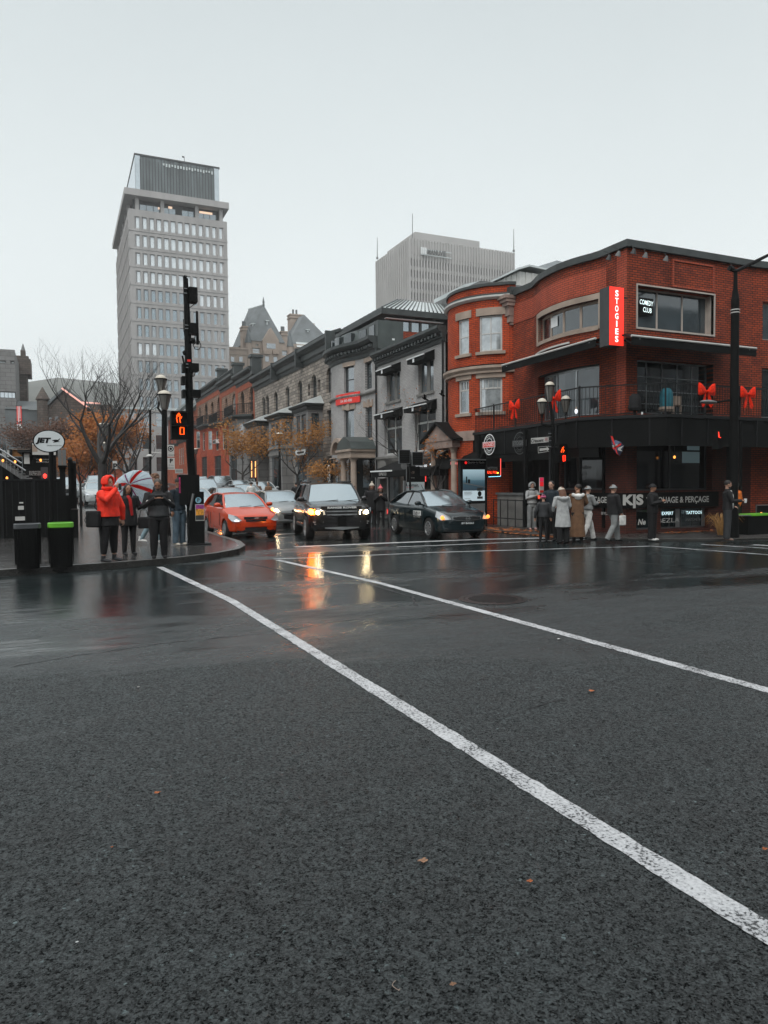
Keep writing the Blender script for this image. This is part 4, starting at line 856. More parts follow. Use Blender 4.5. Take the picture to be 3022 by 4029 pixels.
for k in range(3):
	y1, y0 = bd[k], bd[k+1]; B = thing('stone_row_house', labs[k], 'building', (16.2, (y0+y1)/2, gz(y0)), group='rough stone row houses')
	sa, sb_ = 64.64-y1, 64.64-y0
	ops = [o for o in upo+sm+low if sa-.05 < (o['s0']+o['s1'])/2 < sb_+.05]
	zt = 10.6
	dr = dict(s0=sb_-2.1 if k < 2 else sb_-1.6, s1=sb_-.9 if k < 2 else sb_-.5, z0=1.1, z1=3.6, arch=False, rec=.3)
	mb = MB(); wall(mb, PSR, 0, zt, ops+[dr], rec=.22, s0=sa, s1=sb_); mb.build('wall', M_['rubble'], B)
	shell(B, y0, y1, 10.7, side='rubble_dark')
	for o in ops: window(B, PSR, o, 'glass_dark', 'darkgrey', fw=.07, rail=.45 if o['z1']-o['z0'] > 1 else None, rec=.22)
	window(B, PSR, dr, 'glass_dark', 'darkgrey', rec=.3, name='door')
	cornice(B, PSR, sa, sb_, 11.35, 1.15, .55, dent=False)
	mb = MB(); PSR.prof(mb, sa, sb_, [(-.3, 11.35), (-.5, 11.42), (.4, 11.75), (.6, 11.6)]); mb.build('roof_slope', M_['cornice'], B)
	mb = MB(); PSR.pbox(mb, sb_-.1, sb_+.1, 10.15, 11.5, -.62, .0); mb.build('cornice_bracket', M_['cornice'], B)
	ya, yb, xf = bays[k]
	PBy = Path([(16.2, yb), (xf, yb), (xf, ya), (16.2, ya)]); zt = 6.85; zb = 4.7; c1, c2 = PBy.c[1], PBy.c[2]
	wl = (c2-c1); wo = []
	for a, b in ((.14, .46), (.54, .86)): wo.append(dict(s0=c1+wl*a, s1=c1+wl*b, z0=zb+.05, z1=6.5, arch=False, rec=.12))
	wo.append(dict(s0=c2+.22, s1=c2+.78, z0=zb+.05, z1=6.5, arch=False, rec=.12))
	lo = [dict(s0=c1+wl*.12, s1=c1+wl*.88, z0=1.0, z1=3.9, arch=False, rec=.15)]
	mb = MB(); wall(mb, PBy, .2, zt, wo+lo); mb.build('bay_wall', M_['ashlar'], B)
	for o in wo: window(B, PBy, o, 'glass_mid', 'darkgrey', fw=.07, rail=.5, rec=.12, name='bay_window')
	window(B, PBy, lo[0], 'glass_mid' if k else 'glass_sky', 'darkgrey', nx=2, rail=None, rec=.15, name='shop_window')
	mb = MB(); PBy.pbox(mb, 0, PBy.L, zb-.22, zb-.05, -.1, .05); PBy.pbox(mb, 0, PBy.L, 4.0, 4.2, -.06, .05); mb.build('bay_ledge', M_['greystone'], B)
	cornice(B, PBy, -.001, PBy.L, 7.12, .4, .3, dent=False, name='bay_cornice')
	mb = MB(); E_ = [Vector((16.2, yb+.35, 7.14)), Vector((xf-.35, yb+.35, 7.14)), Vector((xf-.35, ya-.35, 7.14)), Vector((16.2, ya-.35, 7.14)), Vector((16.2, yb-.3, 7.75)), Vector((16.2, ya+.3, 7.75))]
	mb.add(E_, [(1, 2, 5, 4), (0, 1, 4), (2, 3, 5), (0, 3, 2, 1)]); mb.build('bay_roof', M_['metalroof'], B)
wl_ = emit('warm_tube', (1, .42, .12), 2.5)
B = thing('shop_light', 'two vertical orange light tubes in a shop window of the stone row', 'light', (15.0, 62, 1))
for x_ in (602, 633):
	a, b_ = rr(x_, 860, 15.1), rr(x_, 990, 15.1); MB().tube([a, b_], .035, 6).build('tube', wl_, B)
t = thing('hanging_shop_sign', 'white hanging shop sign under the middle square bay', 'sign', (14.6, 51, 3.2))
a, b_ = rr(955, 775, 14.7), rr(1040, 805, 14.7); MB().box(14.68, 14.72, b_.y, a.y, b_.z, a.z).build('board', M_['white'], t); MB().box(14.66, 14.68, b_.y+.25, a.y-.6, b_.z+.12, a.z-.12).build('lettering_block', M_['black'], t)
t = thing('number_sign', 'dark square sign with white numerals 2121 at the foot of the stone row', 'sign', (14.3, 60, 1.2))
a, b_ = rr(582, 998, 14.4), rr(640, 1060, 14.4); MB().box(14.38, 14.42, b_.y, a.y, b_.z, a.z).build('board', M_['black'], t)
text('2121', (14.37, (a.y+b_.y)/2, (a.z+b_.z)/2+.1), (0, -1, 0), (0, 0, 1), .28, M_['white'], t, width=abs(a.y-b_.y)*.75)
PRR = Path([(16.2, 94.9), (16.2, 64.64)])
up = [(582, 620), (510, 540), (440, 475), (385, 402), (320, 348), (268, 288), (215, 240), (170, 185)]
zz = [(8.5, 10.75), (8.7, 10.75), (8.8, 11.0), (8.9, 10.95), (9.4, 11.5), (9.6, 11.4), (9.7, 11.65), (9.8, 11.6)]
upo = [dict(s0=94.9-rr(a, 300).y, s1=94.9-rr(b, 300).y, z0=z[0], z1=z[1], arch=True) for (a, b), z in zip(up, zz)]
bd = [94.9, 79.7, 71.9, 64.64]; zt_ = [12.7, 12.1, 11.7]
labs = ['farthest orange brick row house with iron balcony, near the traffic pole', 'middle orange brick row house with balustraded roof', 'orange brick row house with deep iron balcony beside the stone row']
for k in range(3):
	y1, y0 = bd[k], bd[k+1]; B = thing('orange_brick_row_house', labs[k], 'building', (16.2, (y0+y1)/2, gz(y0)), group='orange brick row houses')
	sa, sb_ = 94.9-y1, 94.9-y0; ops = [o for o in upo if sa < (o['s0']+o['s1'])/2 < sb_]; zt = zt_[k]
	mb = MB(); wall(mb, PRR, 0, zt, ops, rec=.22, s0=sa, s1=sb_); mb.build('wall', M_['rubble_pink'], B)
	mb = MB(); PRR.pbox(mb, sa+.02, sb_-.02, zt-.9, zt-.02, -.03, .01); PRR.pbox(mb, sa+.05, sa+.5, 6.5, zt-.9, -.03, .01); PRR.pbox(mb, sb_-.5, sb_-.05, 6.5, zt-.9, -.03, .01); mb.build('brick_trim', M_['orangebrick'], B)
	shell(B, y0, y1, zt, side='orangebrick')
	for o in ops: window(B, PRR, o, 'glass_dark' if o is not upo[2] else 'curtain', 'darkgrey' if o is not upo[2] else 'offwhite', fw=.08, rail=.45, rec=.22)
	cornice(B, PRR, sa, sb_, zt+.75, 1.1, .55, dent=False)
	MB().box(15.9, 16.8, y0-.4, y0+.4, zt, zt+1.5).box(15.75, 16.95, y0-.5, y0+.5, zt+1.5, zt+1.75).build('chimney', M_['cornice'], B)
	if k == 1:
		mb = MB(); q = sa+.3
		while q < sb_-.3: PRR.pbox(mb, q, q+.12, zt+.75, zt+1.2, -.3, -.18); q += .45
		PRR.pbox(mb, sa, sb_, zt+1.2, zt+1.3, -.34, -.14); mb.build('balustrade', M_['cornice'], B)
	nb = 2 if k == 0 else 1
	for j in range(nb):
		ya = y0+(y1-y0)*(j/nb)+1.0; yb = y0+(y1-y0)*((j+1)/nb)-1.2; zf = 7.95+(.35 if k == 0 else 0)+.5*j
		xf = 14.95
		PQ = Path([(16.2, yb+.6), (15.5, yb+.1), (xf, yb-.7), (xf, ya+.7), (15.5, ya-.1), (16.2, ya-.6)])
		wo = []
		for i in (1, 2, 3):
			l = PQ.c[i+1]-PQ.c[i]; m_ = (PQ.c[i+1]+PQ.c[i])/2; h = min(l*.32, .6); wo.append(dict(s0=m_-h, s1=m_+h, z0=zf-2.6, z1=zf-.55, arch=False, rec=.1))
		lo = dict(s0=PQ.c[2]+.3, s1=PQ.c[3]-.3, z0=1.6+gz(y0)-.5, z1=4.2+gz(y0)-.5, arch=False, rec=.12)
		mb = MB(); wall(mb, PQ, 0, zf, wo+[lo]); mb.build('bay_wall', M_['redbrick_pale' if k < 2 else 'ashlar'], B)
		for o in wo: window(B, PQ, o, 'glass_mid', 'woodpaint', fw=.07, rail=.55, rec=.1, name='bay_window')
		window(B, PQ, lo, 'glass_mid', 'darkgrey', nx=2, rec=.12, name='shop_window')
		mb = MB(); PQ.prof(mb, 0, PQ.L, [(.05, zf+.25), (-.5, zf+.22), (-.5, zf+.05), (-.2, zf-.15), (.05, zf-.2)])
		mb.add([PQ.P(s_, zf+.24, 0) for s_ in PQ.c], [tuple(range(len(PQ.c)))]); mb.build('balcony_floor', M_['cornice'], B)
		mb = MB(); PQ.pbox(mb, 0, PQ.L, zf+1.15, zf+1.2, -.42, -.37); PQ.pbox(mb, 0, PQ.L, zf+.35, zf+.38, -.42, -.38)
		q = 0
		while q < PQ.L: PQ.pbox(mb, q, q+.03, zf+.25, zf+1.15, -.41, -.38); q += .17
		mb.build('balcony_railing', M_['iron'], B)
t = thing('air_conditioner', 'small white window air conditioner in a red bay', 'air conditioner', tuple(rr(312, 700, 14.9)))
a = rr(300, 690, 14.8); b_ = rr(326, 712, 14.8); MB().box(14.6, 14.95, b_.y, a.y, b_.z, a.z).build('casing', M_['white'], t); MB().box(14.58, 14.6, b_.y+.1, a.y-.1, b_.z+.06, a.z-.06).build('grille', M_['darkgrey'], t)
for k, (y0, y1, zt) in enumerate(((94.9, 106, 11.6), (106, 122, 12.4))):
	B = thing('dark_brick_row_house', ['dark brick row house just beyond the orange brick row', 'dark slate roofed brick house at the far end of the row'][k], 'building', (16.2, (y0+y1)/2, gz(y0)))
	Pk = Path([(16.2, y1), (16.2, y0)]); ops = [dict(s0=1.5+i*3.2, s1=2.6+i*3.2, z0=z, z1=z+1.9, arch=False) for i in range(3) for z in (4.2, 7.4)]
	mb = MB(); wall(mb, Pk, 0, zt, ops); mb.build('wall', M_['redbrick_dark' if k else 'orangebrick'], B); shell(B, y0, y1, zt, side='redbrick_dark')
	for o in ops: window(B, Pk, o, 'glass_mid', 'darkgrey', rail=.5)
	mb = MB(); Pk.prof(mb, 0, Pk.L, [(.05, zt+.1), (-.4, zt), (-.4, zt+.25), (1.8, zt+2.2), (2.0, zt+2.1)]); mb.build('roof_slope', M_['greenroof'], B)
	PQ = Path([(16.2, y1-2), (15, y1-3), (15, y0+3), (16.2, y0+2)]); wo = [dict(s0=PQ.c[1]+.4+i*1.6, s1=PQ.c[1]+1.4+i*1.6, z0=4.6, z1=6.8, arch=False, rec=.1) for i in range(3)]
	mb = MB(); wall(mb, PQ, 0, 7.6, wo); mb.build('bay_wall', M_['orangebrick'], B)
	for o in wo: window(B, PQ, o, 'glass_mid', 'woodpaint', rail=.5, rec=.1, name='bay_window')
	cornice(B, PQ, 0, PQ.L, 7.9, .4, .3, dent=False, name='bay_cornice')
for lab, x0, x1, y0, y1, z, m in (('brown brick corner building behind the photographer, left block', -70, -1.5, -40, -5, 15, 'rubble_dark'), ('grey brick corner building behind the photographer, right block', 17, 80, -40, -2.5, 14, 'ashlar'), ('dark glass and stone building closing the street behind', -1, 17, -90, -70, 22, 'rubble_dark')):
	B = thing('corner_block', lab, 'building', ((x0+x1)/2, y1, 0)); Pk = Path([(x1, y1), (x0, y1)]); Pe = Path([(x1, y0), (x1, y1)]) if x0 < 0 else Path([(x0, y1), (x0, y0)])
	for P_, nm in ((Pk, 'wall'), (Pe, 'side_wall')):
		ops = [dict(s0=1.5+i*3.4, s1=3.1+i*3.4, z0=zz, z1=zz+2, arch=False, rec=.2) for i in range(int((P_.L-2)/3.4)) for zz in (1.0, 4.6, 8.2, 11.4)]
		mb = MB(); wall(mb, P_, 0, z, ops); mb.build(nm, M_[m], B)
		mb = MB()
		for o in ops: mb.quad(*[P_.P(*q, .18) for q in ((o['s0'], o['z0']), (o['s1'], o['z0']), (o['s1'], o['z1']), (o['s0'], o['z1']))])
		mb.build('windows', M_['glass_dark'], B, kind='stuff')
	MB().box(x0+.5, x1-.5, y0+.5, y1-.5, z-.3, z).build('roof', M_['darkgrey'], B)
# ================================================================ OFFICE TOWER
def r2(x, y): return (400+x/2.458, 550+y/2.458)
D_ = 165.; zg = 4.3
B = thing('office_tower', 'tall grey concrete office tower with rows of narrow windows and a glass box on top', 'building', (25, D_, zg))
c0 = PY(*r2(262, 660), D_); c1 = PY(*r2(1212, 795), D_); x0, x1, zt = c0.x, c1.x, (c0.z+c1.z)/2; dep = D_*.225
PT = Path([(x0, D_+dep), (x0, D_), (x1, D_), (x1, D_+dep)]); L1, L2 = PT.c[1], PT.c[2]
rows_px = [(740, 850), (915, 1025), (1090, 1200), (1265, 1372), (1440, 1550), (1615, 1722), (1790, 1898), (1962, 2070), (2135, 2245)]
z_ = [(PY(*r2(320, a), D_).z, PY(*r2(320, b), D_).z) for a, b in rows_px]
fh = (z_[0][0]-z_[8][0])/8; wh = z_[0][0]-z_[0][1]; n = 17
cx0 = PY(*r2(320, 740), D_).x-x0; cx1 = PY(*r2(1135, 870), D_).x-x0; ww = PY(*r2(365, 740), D_).x-PY(*r2(320, 740), D_).x; st = (cx1-cx0)/12
ops = []
for r in range(n):
	zt1 = z_[0][0]-fh*r
	if zt1-wh < zg+3: break
	for i in range(13): ops.append(dict(s0=L1+cx0+st*i, s1=L1+cx0+st*i+ww, z0=zt1-wh, z1=zt1, arch=False, rec=.35, r=r, i=i))
nr = r
mb = MB(); wall(mb, PT, zg, zt, ops, s0=L1, s1=L2); PT2 = Path([(x0, D_+dep), (x0, D_)])
so_ = [dict(s0=1.2+1.5*i, s1=1.2+1.5*i+.75, z0=z_[0][0]-fh*q-wh, z1=z_[0][0]-fh*q, arch=False, rec=.35) for q in range(nr) for i in range(int((dep-2)/1.5))]
wall(mb, PT2, zg, zt, so_); PT3 = Path([(x1, D_), (x1, D_+dep)]); wall(mb, PT3, zg, zt, []); PT4 = Path([(x1, D_+dep), (x0, D_+dep)]); wall(mb, PT4, zg, zt, [])
mb.add([(x0, D_, zt), (x1, D_, zt), (x1, D_+dep, zt), (x0, D_+dep, zt)], [(0, 1, 2, 3)])
mb.build('wall', M_['paleconc'], B)
rnd = random.Random(11); rest = MB(); cnt = 0
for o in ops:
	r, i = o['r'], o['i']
	if r < 4: g_ = 'glass_painted_sky'
	elif r == 4: g_ = 'glass_painted_sky' if i > 8 else 'glass_teal'
	elif r == 7: g_ = 'glass_painted_sky' if i < 3 else 'glass_teal'
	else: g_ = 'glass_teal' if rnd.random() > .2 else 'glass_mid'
	if r < 4 or (r < 9 and cnt < 96):
		pass
	a, b, c, d = o['s0'], o['s1'], o['z0'], o['z1']
	if cnt < 100:
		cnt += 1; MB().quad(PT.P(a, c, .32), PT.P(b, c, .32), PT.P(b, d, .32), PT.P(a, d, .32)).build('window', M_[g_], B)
	else: rest.quad(PT.P(a, c, .32), PT.P(b, c, .32), PT.P(b, d, .32), PT.P(a, d, .32))
for o in so_: rest.quad(*[PT2.P(*q, .32) for q in ((o['s0'], o['z0']), (o['s1'], o['z0']), (o['s1'], o['z1']), (o['s0'], o['z1']))])
rest.build('windows', M_['glass_teal'], B, kind='stuff')
mb = MB()     # panel joints and ledges
for r in range(nr+1):
	z = z_[0][0]-fh*r+(fh-wh)*.62
	PT.pbox(mb, L1-.001, L2, z-.10, z+.10, -.10, .02) if r else None
	if r: PT2.pbox(mb, 0, PT2.L+.1, z-.10, z+.10, -.10, .02)
mb.build('floor_ledges', M_['paleconc'], B)
mb = MB()
for r in range(nr):
	za = z_[0][0]-fh*r
	for i in range(13):
		s_ = L1+cx0+st*i
		PT.pbox(mb, s_-.11, s_-.03, za-wh-.5, za+.12, -.07, .02); PT.pbox(mb, s_+ww+.03, s_+ww+.11, za-wh-.5, za+.12, -.07, .02); PT.pbox(mb, s_-.11, s_+ww+.11, za+.06, za+.16, -.09, .02)
	for i in range(int((dep-2)/1.5)): PT2.pbox(mb, 1.2+1.5*i-.15, 1.2+1.5*i-.05, za-wh-.5, za+.12, -.22, .02)
mb.build('window_surrounds', M_['paleconc'], B)
def tz(x, y): return PY(*r2(x, y), D_).z
zc1 = PY(*r2(262, 462), D_-1).z; zc0 = PY(*r2(262, 525), D_-1).z
MB().box(x0-.9, x1+.3, D_-1.0, D_+dep+.9, zc0, zc1).build('roof_slab', M_['paleconc'], B)
MB().box(x0+1.0, x1-1.0, D_+1.6, D_+dep-1, zt, zc0).build('recessed_floor', M_['darkgrey'], B)
for xx in (325, 570, 905, 1138): p = PY(*r2(xx, 600), D_).x; MB().box(p, p+.75, D_+.1, D_+.85, zt, zc0).build('column', M_['paleconc'], B)
for i in range(6): MB().box(x0+.1, x0+.8, D_+5+i*6, D_+5.75+i*6, zt, zc0).build('column', M_['paleconc'], B)
for xa, xb in ((368, 428), (433, 495), (500, 555), (590, 645), (650, 710), (775, 832), (838, 890), (935, 980), (985, 1040), (1045, 1100)):
	pa, pb = PY(*r2(xa, 600), D_+1.5).x, PY(*r2(xb, 600), D_+1.5).x; MB().box(pa, pb, D_+1.5, D_+1.6, zt+.5, zc0-.9).build('penthouse_window', M_['glass_teal'], B)
em = emit('warm_ceiling', (1, .7, .5), .9)
mb = MB()
for xa, xb, y in ((545, 560, 660), (645, 682, 652), (945, 1070, 697)):
	pa, pb = PY(*r2(xa, y), D_+1.45), PY(*r2(xb, y), D_+1.45); mb.box(pa.x, pb.x, D_+1.42, D_+1.48, pa.z-.25, pa.z+.2)
mb.build('lit_lamps', em, B)
b0 = PY(*r2(320, 125), D_+2); b1 = PY(*r2(1133, 280), D_+2); zbx = (b0.z+b1.z)/2
xa, xb = b0.x, b1.x
MB().box(xa, xb, D_+2, D_+dep-3, zc1, zbx-.25).build('glass_box', mat('mechanical_panels', (.11, .13, .135), .3, var=.45, scale=.6, streak=True), B)
MB().box(xa-.15, xb+.15, D_+1.85, D_+dep-2.85, zbx-.25, zbx+.1).build('box_edge', M_['darkgrey'], B)
pa = PY(*r2(372, 300), D_+2).x; pb = PY(*r2(1085, 300), D_+2).x
MB().box(xa+.02, pa, D_+1.93, D_+1.99, zc1, zbx-.3).build('corner_glass', M_['glass_sky'], B)
MB().box(pb, xb-.02, D_+1.93, D_+1.99, zc1, zbx-.3).build('corner_glass', M_['glass_sky'], B)
MB().box(xa-.06, xa-.01, D_+2, D_+dep-3, zc1, zbx-.3).build('side_glass', M_['glass_sky'], B)
mb = MB(); rnd = random.Random(3)
for i in range(26):
	xx = pa+(pb-pa)*i/25; mb.box(xx-.06, xx+.06, D_+1.9, D_+1.99, zc1+.2, zbx-.4-(0 if i % 3 else .6))
mb.build('mullions', M_['darkgrey'], B)
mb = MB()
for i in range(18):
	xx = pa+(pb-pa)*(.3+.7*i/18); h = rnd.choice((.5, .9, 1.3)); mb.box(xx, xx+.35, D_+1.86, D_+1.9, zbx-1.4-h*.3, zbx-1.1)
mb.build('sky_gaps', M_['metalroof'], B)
p = PY(*r2(800, 200), D_+4); MB().tube([(p.x, D_+4, zbx), (p.x, D_+4, p.z+.8)], .06, 5).box(p.x-.5, p.x, D_+3.95, D_+4.05, p.z+.6, p.z+.9).build('roof_mast', M_['darkgrey'], B)
# ================================================================ CHATEAU APARTMENTS
def rc(x, y): return (880+x/3.95, 1150+y/3.95)
Yc = 200.
def C_(x, y, d=0): return PY(*rc(x, y), Yc+d)
B = thing('chateau_building', 'stone chateau style apartment block with steep slate roofs, turrets and gable', 'building', (55, Yc, 5))
M_['chstone'] = mat('chateau_stone', (.36, .29, .24), .8, var=.15, scale=.3, bump=.3, bscale=3); M_['slate'] = mat('chateau_slate', (.10, .115, .12), .6, var=.25, scale=.5, bump=.3, bscale=3)
xl, xr2 = C_(60, 880).x-3, C_(600, 740).x; ze = C_(480, 755).z; zl = C_(200, 880).z
x_tl, x_tr = C_(350, 770).x, C_(445, 770).x; xe = C_(950, 790).x; xR = C_(1500, 740).x
Pc = Path([(x_tr-.3, Yc), (xR+10, Yc)])
mb = MB(); mb.box(xl, x_tr, Yc-.5, Yc+25, 4, zl); mb.build('low_wing', M_['chstone'], B)
mb = MB()
for x_, y_ in ((110, 1000), (240, 1000), (110, 1180), (240, 1180)):
	a, b_ = C_(x_, y_, -.6), C_(x_+55, y_+80, -.6); mb = MB(); mb.box(a.x, b_.x, Yc-.62, Yc-.5, b_.z, a.z); mb.build('window', M_['glass_mid'], B)
MB().box(xl, x_tr-.5, Yc-.75, Yc-.5, zl-.2, zl+.35).box(xl, x_tr-.5, Yc-.7, Yc-.5, C_(200, 975).z, C_(200, 960).z).build('coping', M_['chstone'], B)
ops = []
def wop(x0_, y0_, x1_, y1_): a, b_ = C_(x0_, y0_), C_(x1_, y1_); return dict(s0=a.x-Pc.p[0].x, s1=b_.x-Pc.p[0].x, z0=b_.z, z1=a.z, arch=False, rec=.5)
wl2 = [wop(448, 860, 570, 955), wop(485, 985, 548, 1070), wop(645, 995, 708, 1080), wop(775, 1005, 835, 1090), wop(905, 900, 1000, 990), wop(920, 1020, 985, 1080), wop(500, 800, 540, 840)]
for r in range(3):
	for x_ in (485, 645, 775, 920): wl2.append(wop(x_, 1190+r*180, x_+60, 1275+r*180))
mb = MB(); wall(mb, Pc, 4, ze, wl2, rec=.5); mb.box(x_tr, xR+10, Yc+1, Yc+25, 4, ze-.2); mb.build('wall', M_['chstone'], B)
for o in wl2: window(B, Pc, o, 'glass_mid', 'offwhite', fw=.25, rail=.5, rec=.5, muntin=.1)
pk, lp = C_(620, 195, 6), C_(480, 310, 6); er = C_(950, 800).x; el = C_(395, 500).x
ax = C_(360, 760).x
mb = MB(); mb.add([(ax, Yc-.3, ze), (er, Yc-.3, ze), (er, Yc+22, ze), (ax, Yc+22, ze), (pk.x, Yc+6, pk.z), (lp.x, Yc+13, pk.z)], [(0, 1, 4), (1, 2, 4), (2, 3, 5, 4), (3, 0, 5), (0, 4, 5)]); mb.build('main_roof', M_['slate'], B)
MB().lathe((pk.x, Yc+6, pk.z-.3), [(.4, 0), (.25, .8), (.35, 1.0), (.05, 2.6)], 8).build('finial', M_['slate'], B)
MB().tube([(pk.x, Yc+6, pk.z), (lp.x, Yc+13, pk.z)], .25, 6).build('ridge', M_['metalroof'], B)
g0, g1, gt = C_(610, 740, -1.2), C_(860, 745, -1.2), C_(735, 548, -1.2)
gb = C_(600, 900, -1.2).z
mb = MB(); mb.prism([(g0.x, Yc-1.2, 4), (g1.x, Yc-1.2, 4), (g1.x, Yc-1.2, g1.z), (gt.x, Yc-1.2, gt.z), (g0.x, Yc-1.2, g0.z)], (0, 3, 0)); mb.build('gable', M_['chstone'], B)
a, b_ = C_(668, 790, -1.3), C_(808, 880, -1.3); MB().box(a.x, b_.x, Yc-1.3, Yc-1.21, b_.z, a.z).build('gable_window', M_['glass_mid'], B)
mb = MB()
for x_ in (625, 760):
	a, b_ = C_(x_, 900, -1.6), C_(x_+95, 965, -1.6); mb.box(a.x, b_.x, Yc-1.9, Yc-1.2, b_.z, a.z)
mb.build('gable_balcony', M_['sand'], B)
for x_, y_ in ((645, 995), (775, 1005), (645, 1190), (775, 1190)):
	a, b_ = C_(x_, y_, -1.3), C_(x_+60, y_+85, -1.3); MB().box(a.x, b_.x, Yc-1.3, Yc-1.21, b_.z, a.z).build('window', M_['glass_mid'], B)
for (xa_, xb_, yt, ytip) in ((350, 445, 775, 525), (1000, 1100, 835, 590)):
	a, b_, tt = C_(xa_, yt, -1), C_(xb_, yt, -1), C_((xa_+xb_)/2, ytip, -1); r = (b_.x-a.x)/2; cx_ = (a.x+b_.x)/2
	MB().cyl((cx_, Yc), r*.93, 4, a.z, 16).build('turret', M_['chstone'], B, smooth=40)
	MB().lathe((cx_, Yc, 0), [(r*1.12, a.z), (r*.75, a.z+(tt.z-a.z)*.4), (.05, tt.z)], 16).build('turret_roof', M_['slate'], B, smooth=40)
for xa_, ya_, xb_, d in ((282, 520, 388, 3), (885, 600, 1000, 2), (1027, 330, 1240, 9)):
	a, b_ = C_(xa_, ya_, d), C_(xb_, ya_, d); mb = MB(); mb.box(a.x+.2, b_.x-.2, Yc+d, Yc+d+3, ze-8, a.z-.2); mb.box(a.x, b_.x, Yc+d-.2, Yc+d+3.2, a.z-1.2, a.z-.9); mb.box(a.x, b_.x, Yc+d-.2, Yc+d+3.2, a.z-.3, a.z); mb.build('chimney', M_['chstone'], B)
	mb = MB()
	for q in (.35, .6): mb.cyl((a.x+(b_.x-a.x)*q, Yc+d+1.5), .3, a.z, a.z+1.6, 8)
	mb.build('chimney_pots', M_['slate'], B)
rp, rq, rz0 = C_(1250, 345, 8), C_(1165, 390, 8), C_(1500, 740, 8); zr0 = rz0.z-2; xa_ = C_(1075, 620, 0).x
mb = MB(); mb.add([(xa_-2, Yc+1, ze-1), (rz0.x+4, Yc+1, ze-1), (rz0.x+4, Yc+24, ze-1), (xa_-2, Yc+24, ze-1), (rq.x, Yc+8, rp.z-1.0), (rp.x, Yc+8, rp.z), (rp.x, Yc+14, rp.z)], [(0, 1, 5, 4), (1, 2, 6, 5), (2, 3, 6), (3, 0, 4, 6), (4, 5, 6)]); mb.build('east_roof', M_['slate'], B)
a, b_ = C_(1350, 545, 6), C_(1445, 550, 6); MB().add([(a.x-6, Yc+6, ze-1), (b_.x+4, Yc+6, ze-1), (b_.x, Yc+8, a.z), (a.x, Yc+8, a.z), (a.x-6, Yc+20, ze-1), (b_.x+4, Yc+20, ze-1), (b_.x, Yc+18, a.z), (a.x, Yc+18, a.z)], [(0, 1, 2, 3), (1, 5, 6, 2), (5, 4, 7, 6), (3, 2, 6, 7)]).build('east_roof_step', M_['slate'], B)
MB().box(b_.x-.7, b_.x+.1, Yc+8, Yc+9, a.z-1, a.z+1.7).build('east_chimney', M_['chstone'], B)
for x_, y_ in ((640, 455), (425, 500), (1270, 595)):
	a = C_(x_, y_, 0 if x_ < 1000 else 2); a = PY(*rc(x_, y_), Yc+(3.2 if x_ < 1000 else 5)); s_ = (C_(x_+58, y_).x-C_(x_, y_).x)
	MB().box(a.x+.3, a.x+s_-.3, a.y-.6, a.y+3, a.z-2.6, a.z).box(a.x, a.x+s_, a.y-.9, a.y+3, a.z, a.z+.25).build('dormer', M_['metalroof'], B)
a, b_ = C_(1165, 855, -1), C_(1300, 900, -1); MB().box(a.x, b_.x+6, Yc-1, Yc+4, ze-12, a.z).build('east_dormer', M_['chstone'], B)
MB().prism([(a.x-.5, Yc-1.4, a.z), (b_.x+6.5, Yc-1.4, a.z), (b_.x+5, Yc+3, a.z+2.6), (a.x+.5, Yc+3, a.z+2.6)], (0, .6, .2)).build('east_dormer_roof', M_['metalroof'], B)
# ================================================================ RIBBED CONCRETE OFFICE BLOCK
def rs(x, y): return (1400+x/1.952, 850+y/1.952)
Ys = 260.
B = thing('ribbed_office_block', 'wide distant concrete office block with vertical ribs fading in the mist', 'building', (80, Ys, 6))
cx_ = PY(*rs(415, 300), Ys).x; zt = PY(*rs(415, 165), Ys).z; xr_ = PY(*rs(1215, 290), Ys).x; zt2 = PY(*rs(1215, 275), Ys).z
lx = rs(157, 330)[0]; dL = ray(*rs(157, 330)); Yl = cx_/dL.x*dL.y
ysp = cx_*ray(*rs(157, 330)).y/ray(*rs(157, 330)).x
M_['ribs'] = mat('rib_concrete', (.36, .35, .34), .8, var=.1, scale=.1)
MB().box(cx_+.8, xr_, Ys+.8, ysp, 5, zt-1.5).build('core', mat('rib_core_dark', (.035, .04, .045), .5, var=.3, scale=.3), B)  # dark window panels between ribs and spandrels
mb = MB(); nrib = 38; W_ = xr_-cx_
for i in range(nrib+1): x_ = cx_+W_*i/nrib; mb.box(x_-.30, x_+.30, Ys-.2, Ys+.9, 5, zt)
nl = int((ysp-Ys)/(W_/nrib)/1.6)
for i in range(1, nl+1): y_ = Ys+(ysp-Ys)*i/nl; mb.box(cx_-.2, cx_+.9, y_-.5, y_+.5, 5, zt)
mb.build('ribs', M_['ribs'], B)
mb = MB(); zz0 = PY(*rs(600, 345), Ys).z; zz1 = PY(*rs(600, 430), Ys).z; fhs = zz0-zz1
for r in range(8):
	z = zz0-fhs*r; mb.box(cx_, xr_, Ys+.3, Ys+.85, z-.1, z+1.4); mb.box(cx_+.3, cx_+.85, Ys, ysp, z-.1, z+1.4)
mb.box(cx_, xr_, Ys+.2, Ys+.85, zz0+6, zt-1.2) if False else None
mb.build('spandrels', M_['ribs'], B)
mb = MB()
for i in range(nrib*1):
	if i % 1 == 0:
		x_ = cx_+W_*(i+.5)/nrib; mb.box(x_-.25, x_+.25, Ys+.1, Ys+.9, zz0+1.5, zt-.9)
mb.build('blank_fins', M_['ribs'], B)
pa = PY(*rs(455, 155), Ys+12); pb_ = PY(*rs(950, 205), Ys+12)
MB().box(pa.x, pb_.x, Ys+12, Ys+40, zt-2, (pa.z+pb_.z)/2+1.2).build('penthouse', M_['ribs'], B)
MB().box(cx_-2.2, cx_+4, Ys-1, Ys+20, 5, PY(*rs(420, 300), Ys-1).z).build('corner_turret', M_['ribs'], B) if False else None
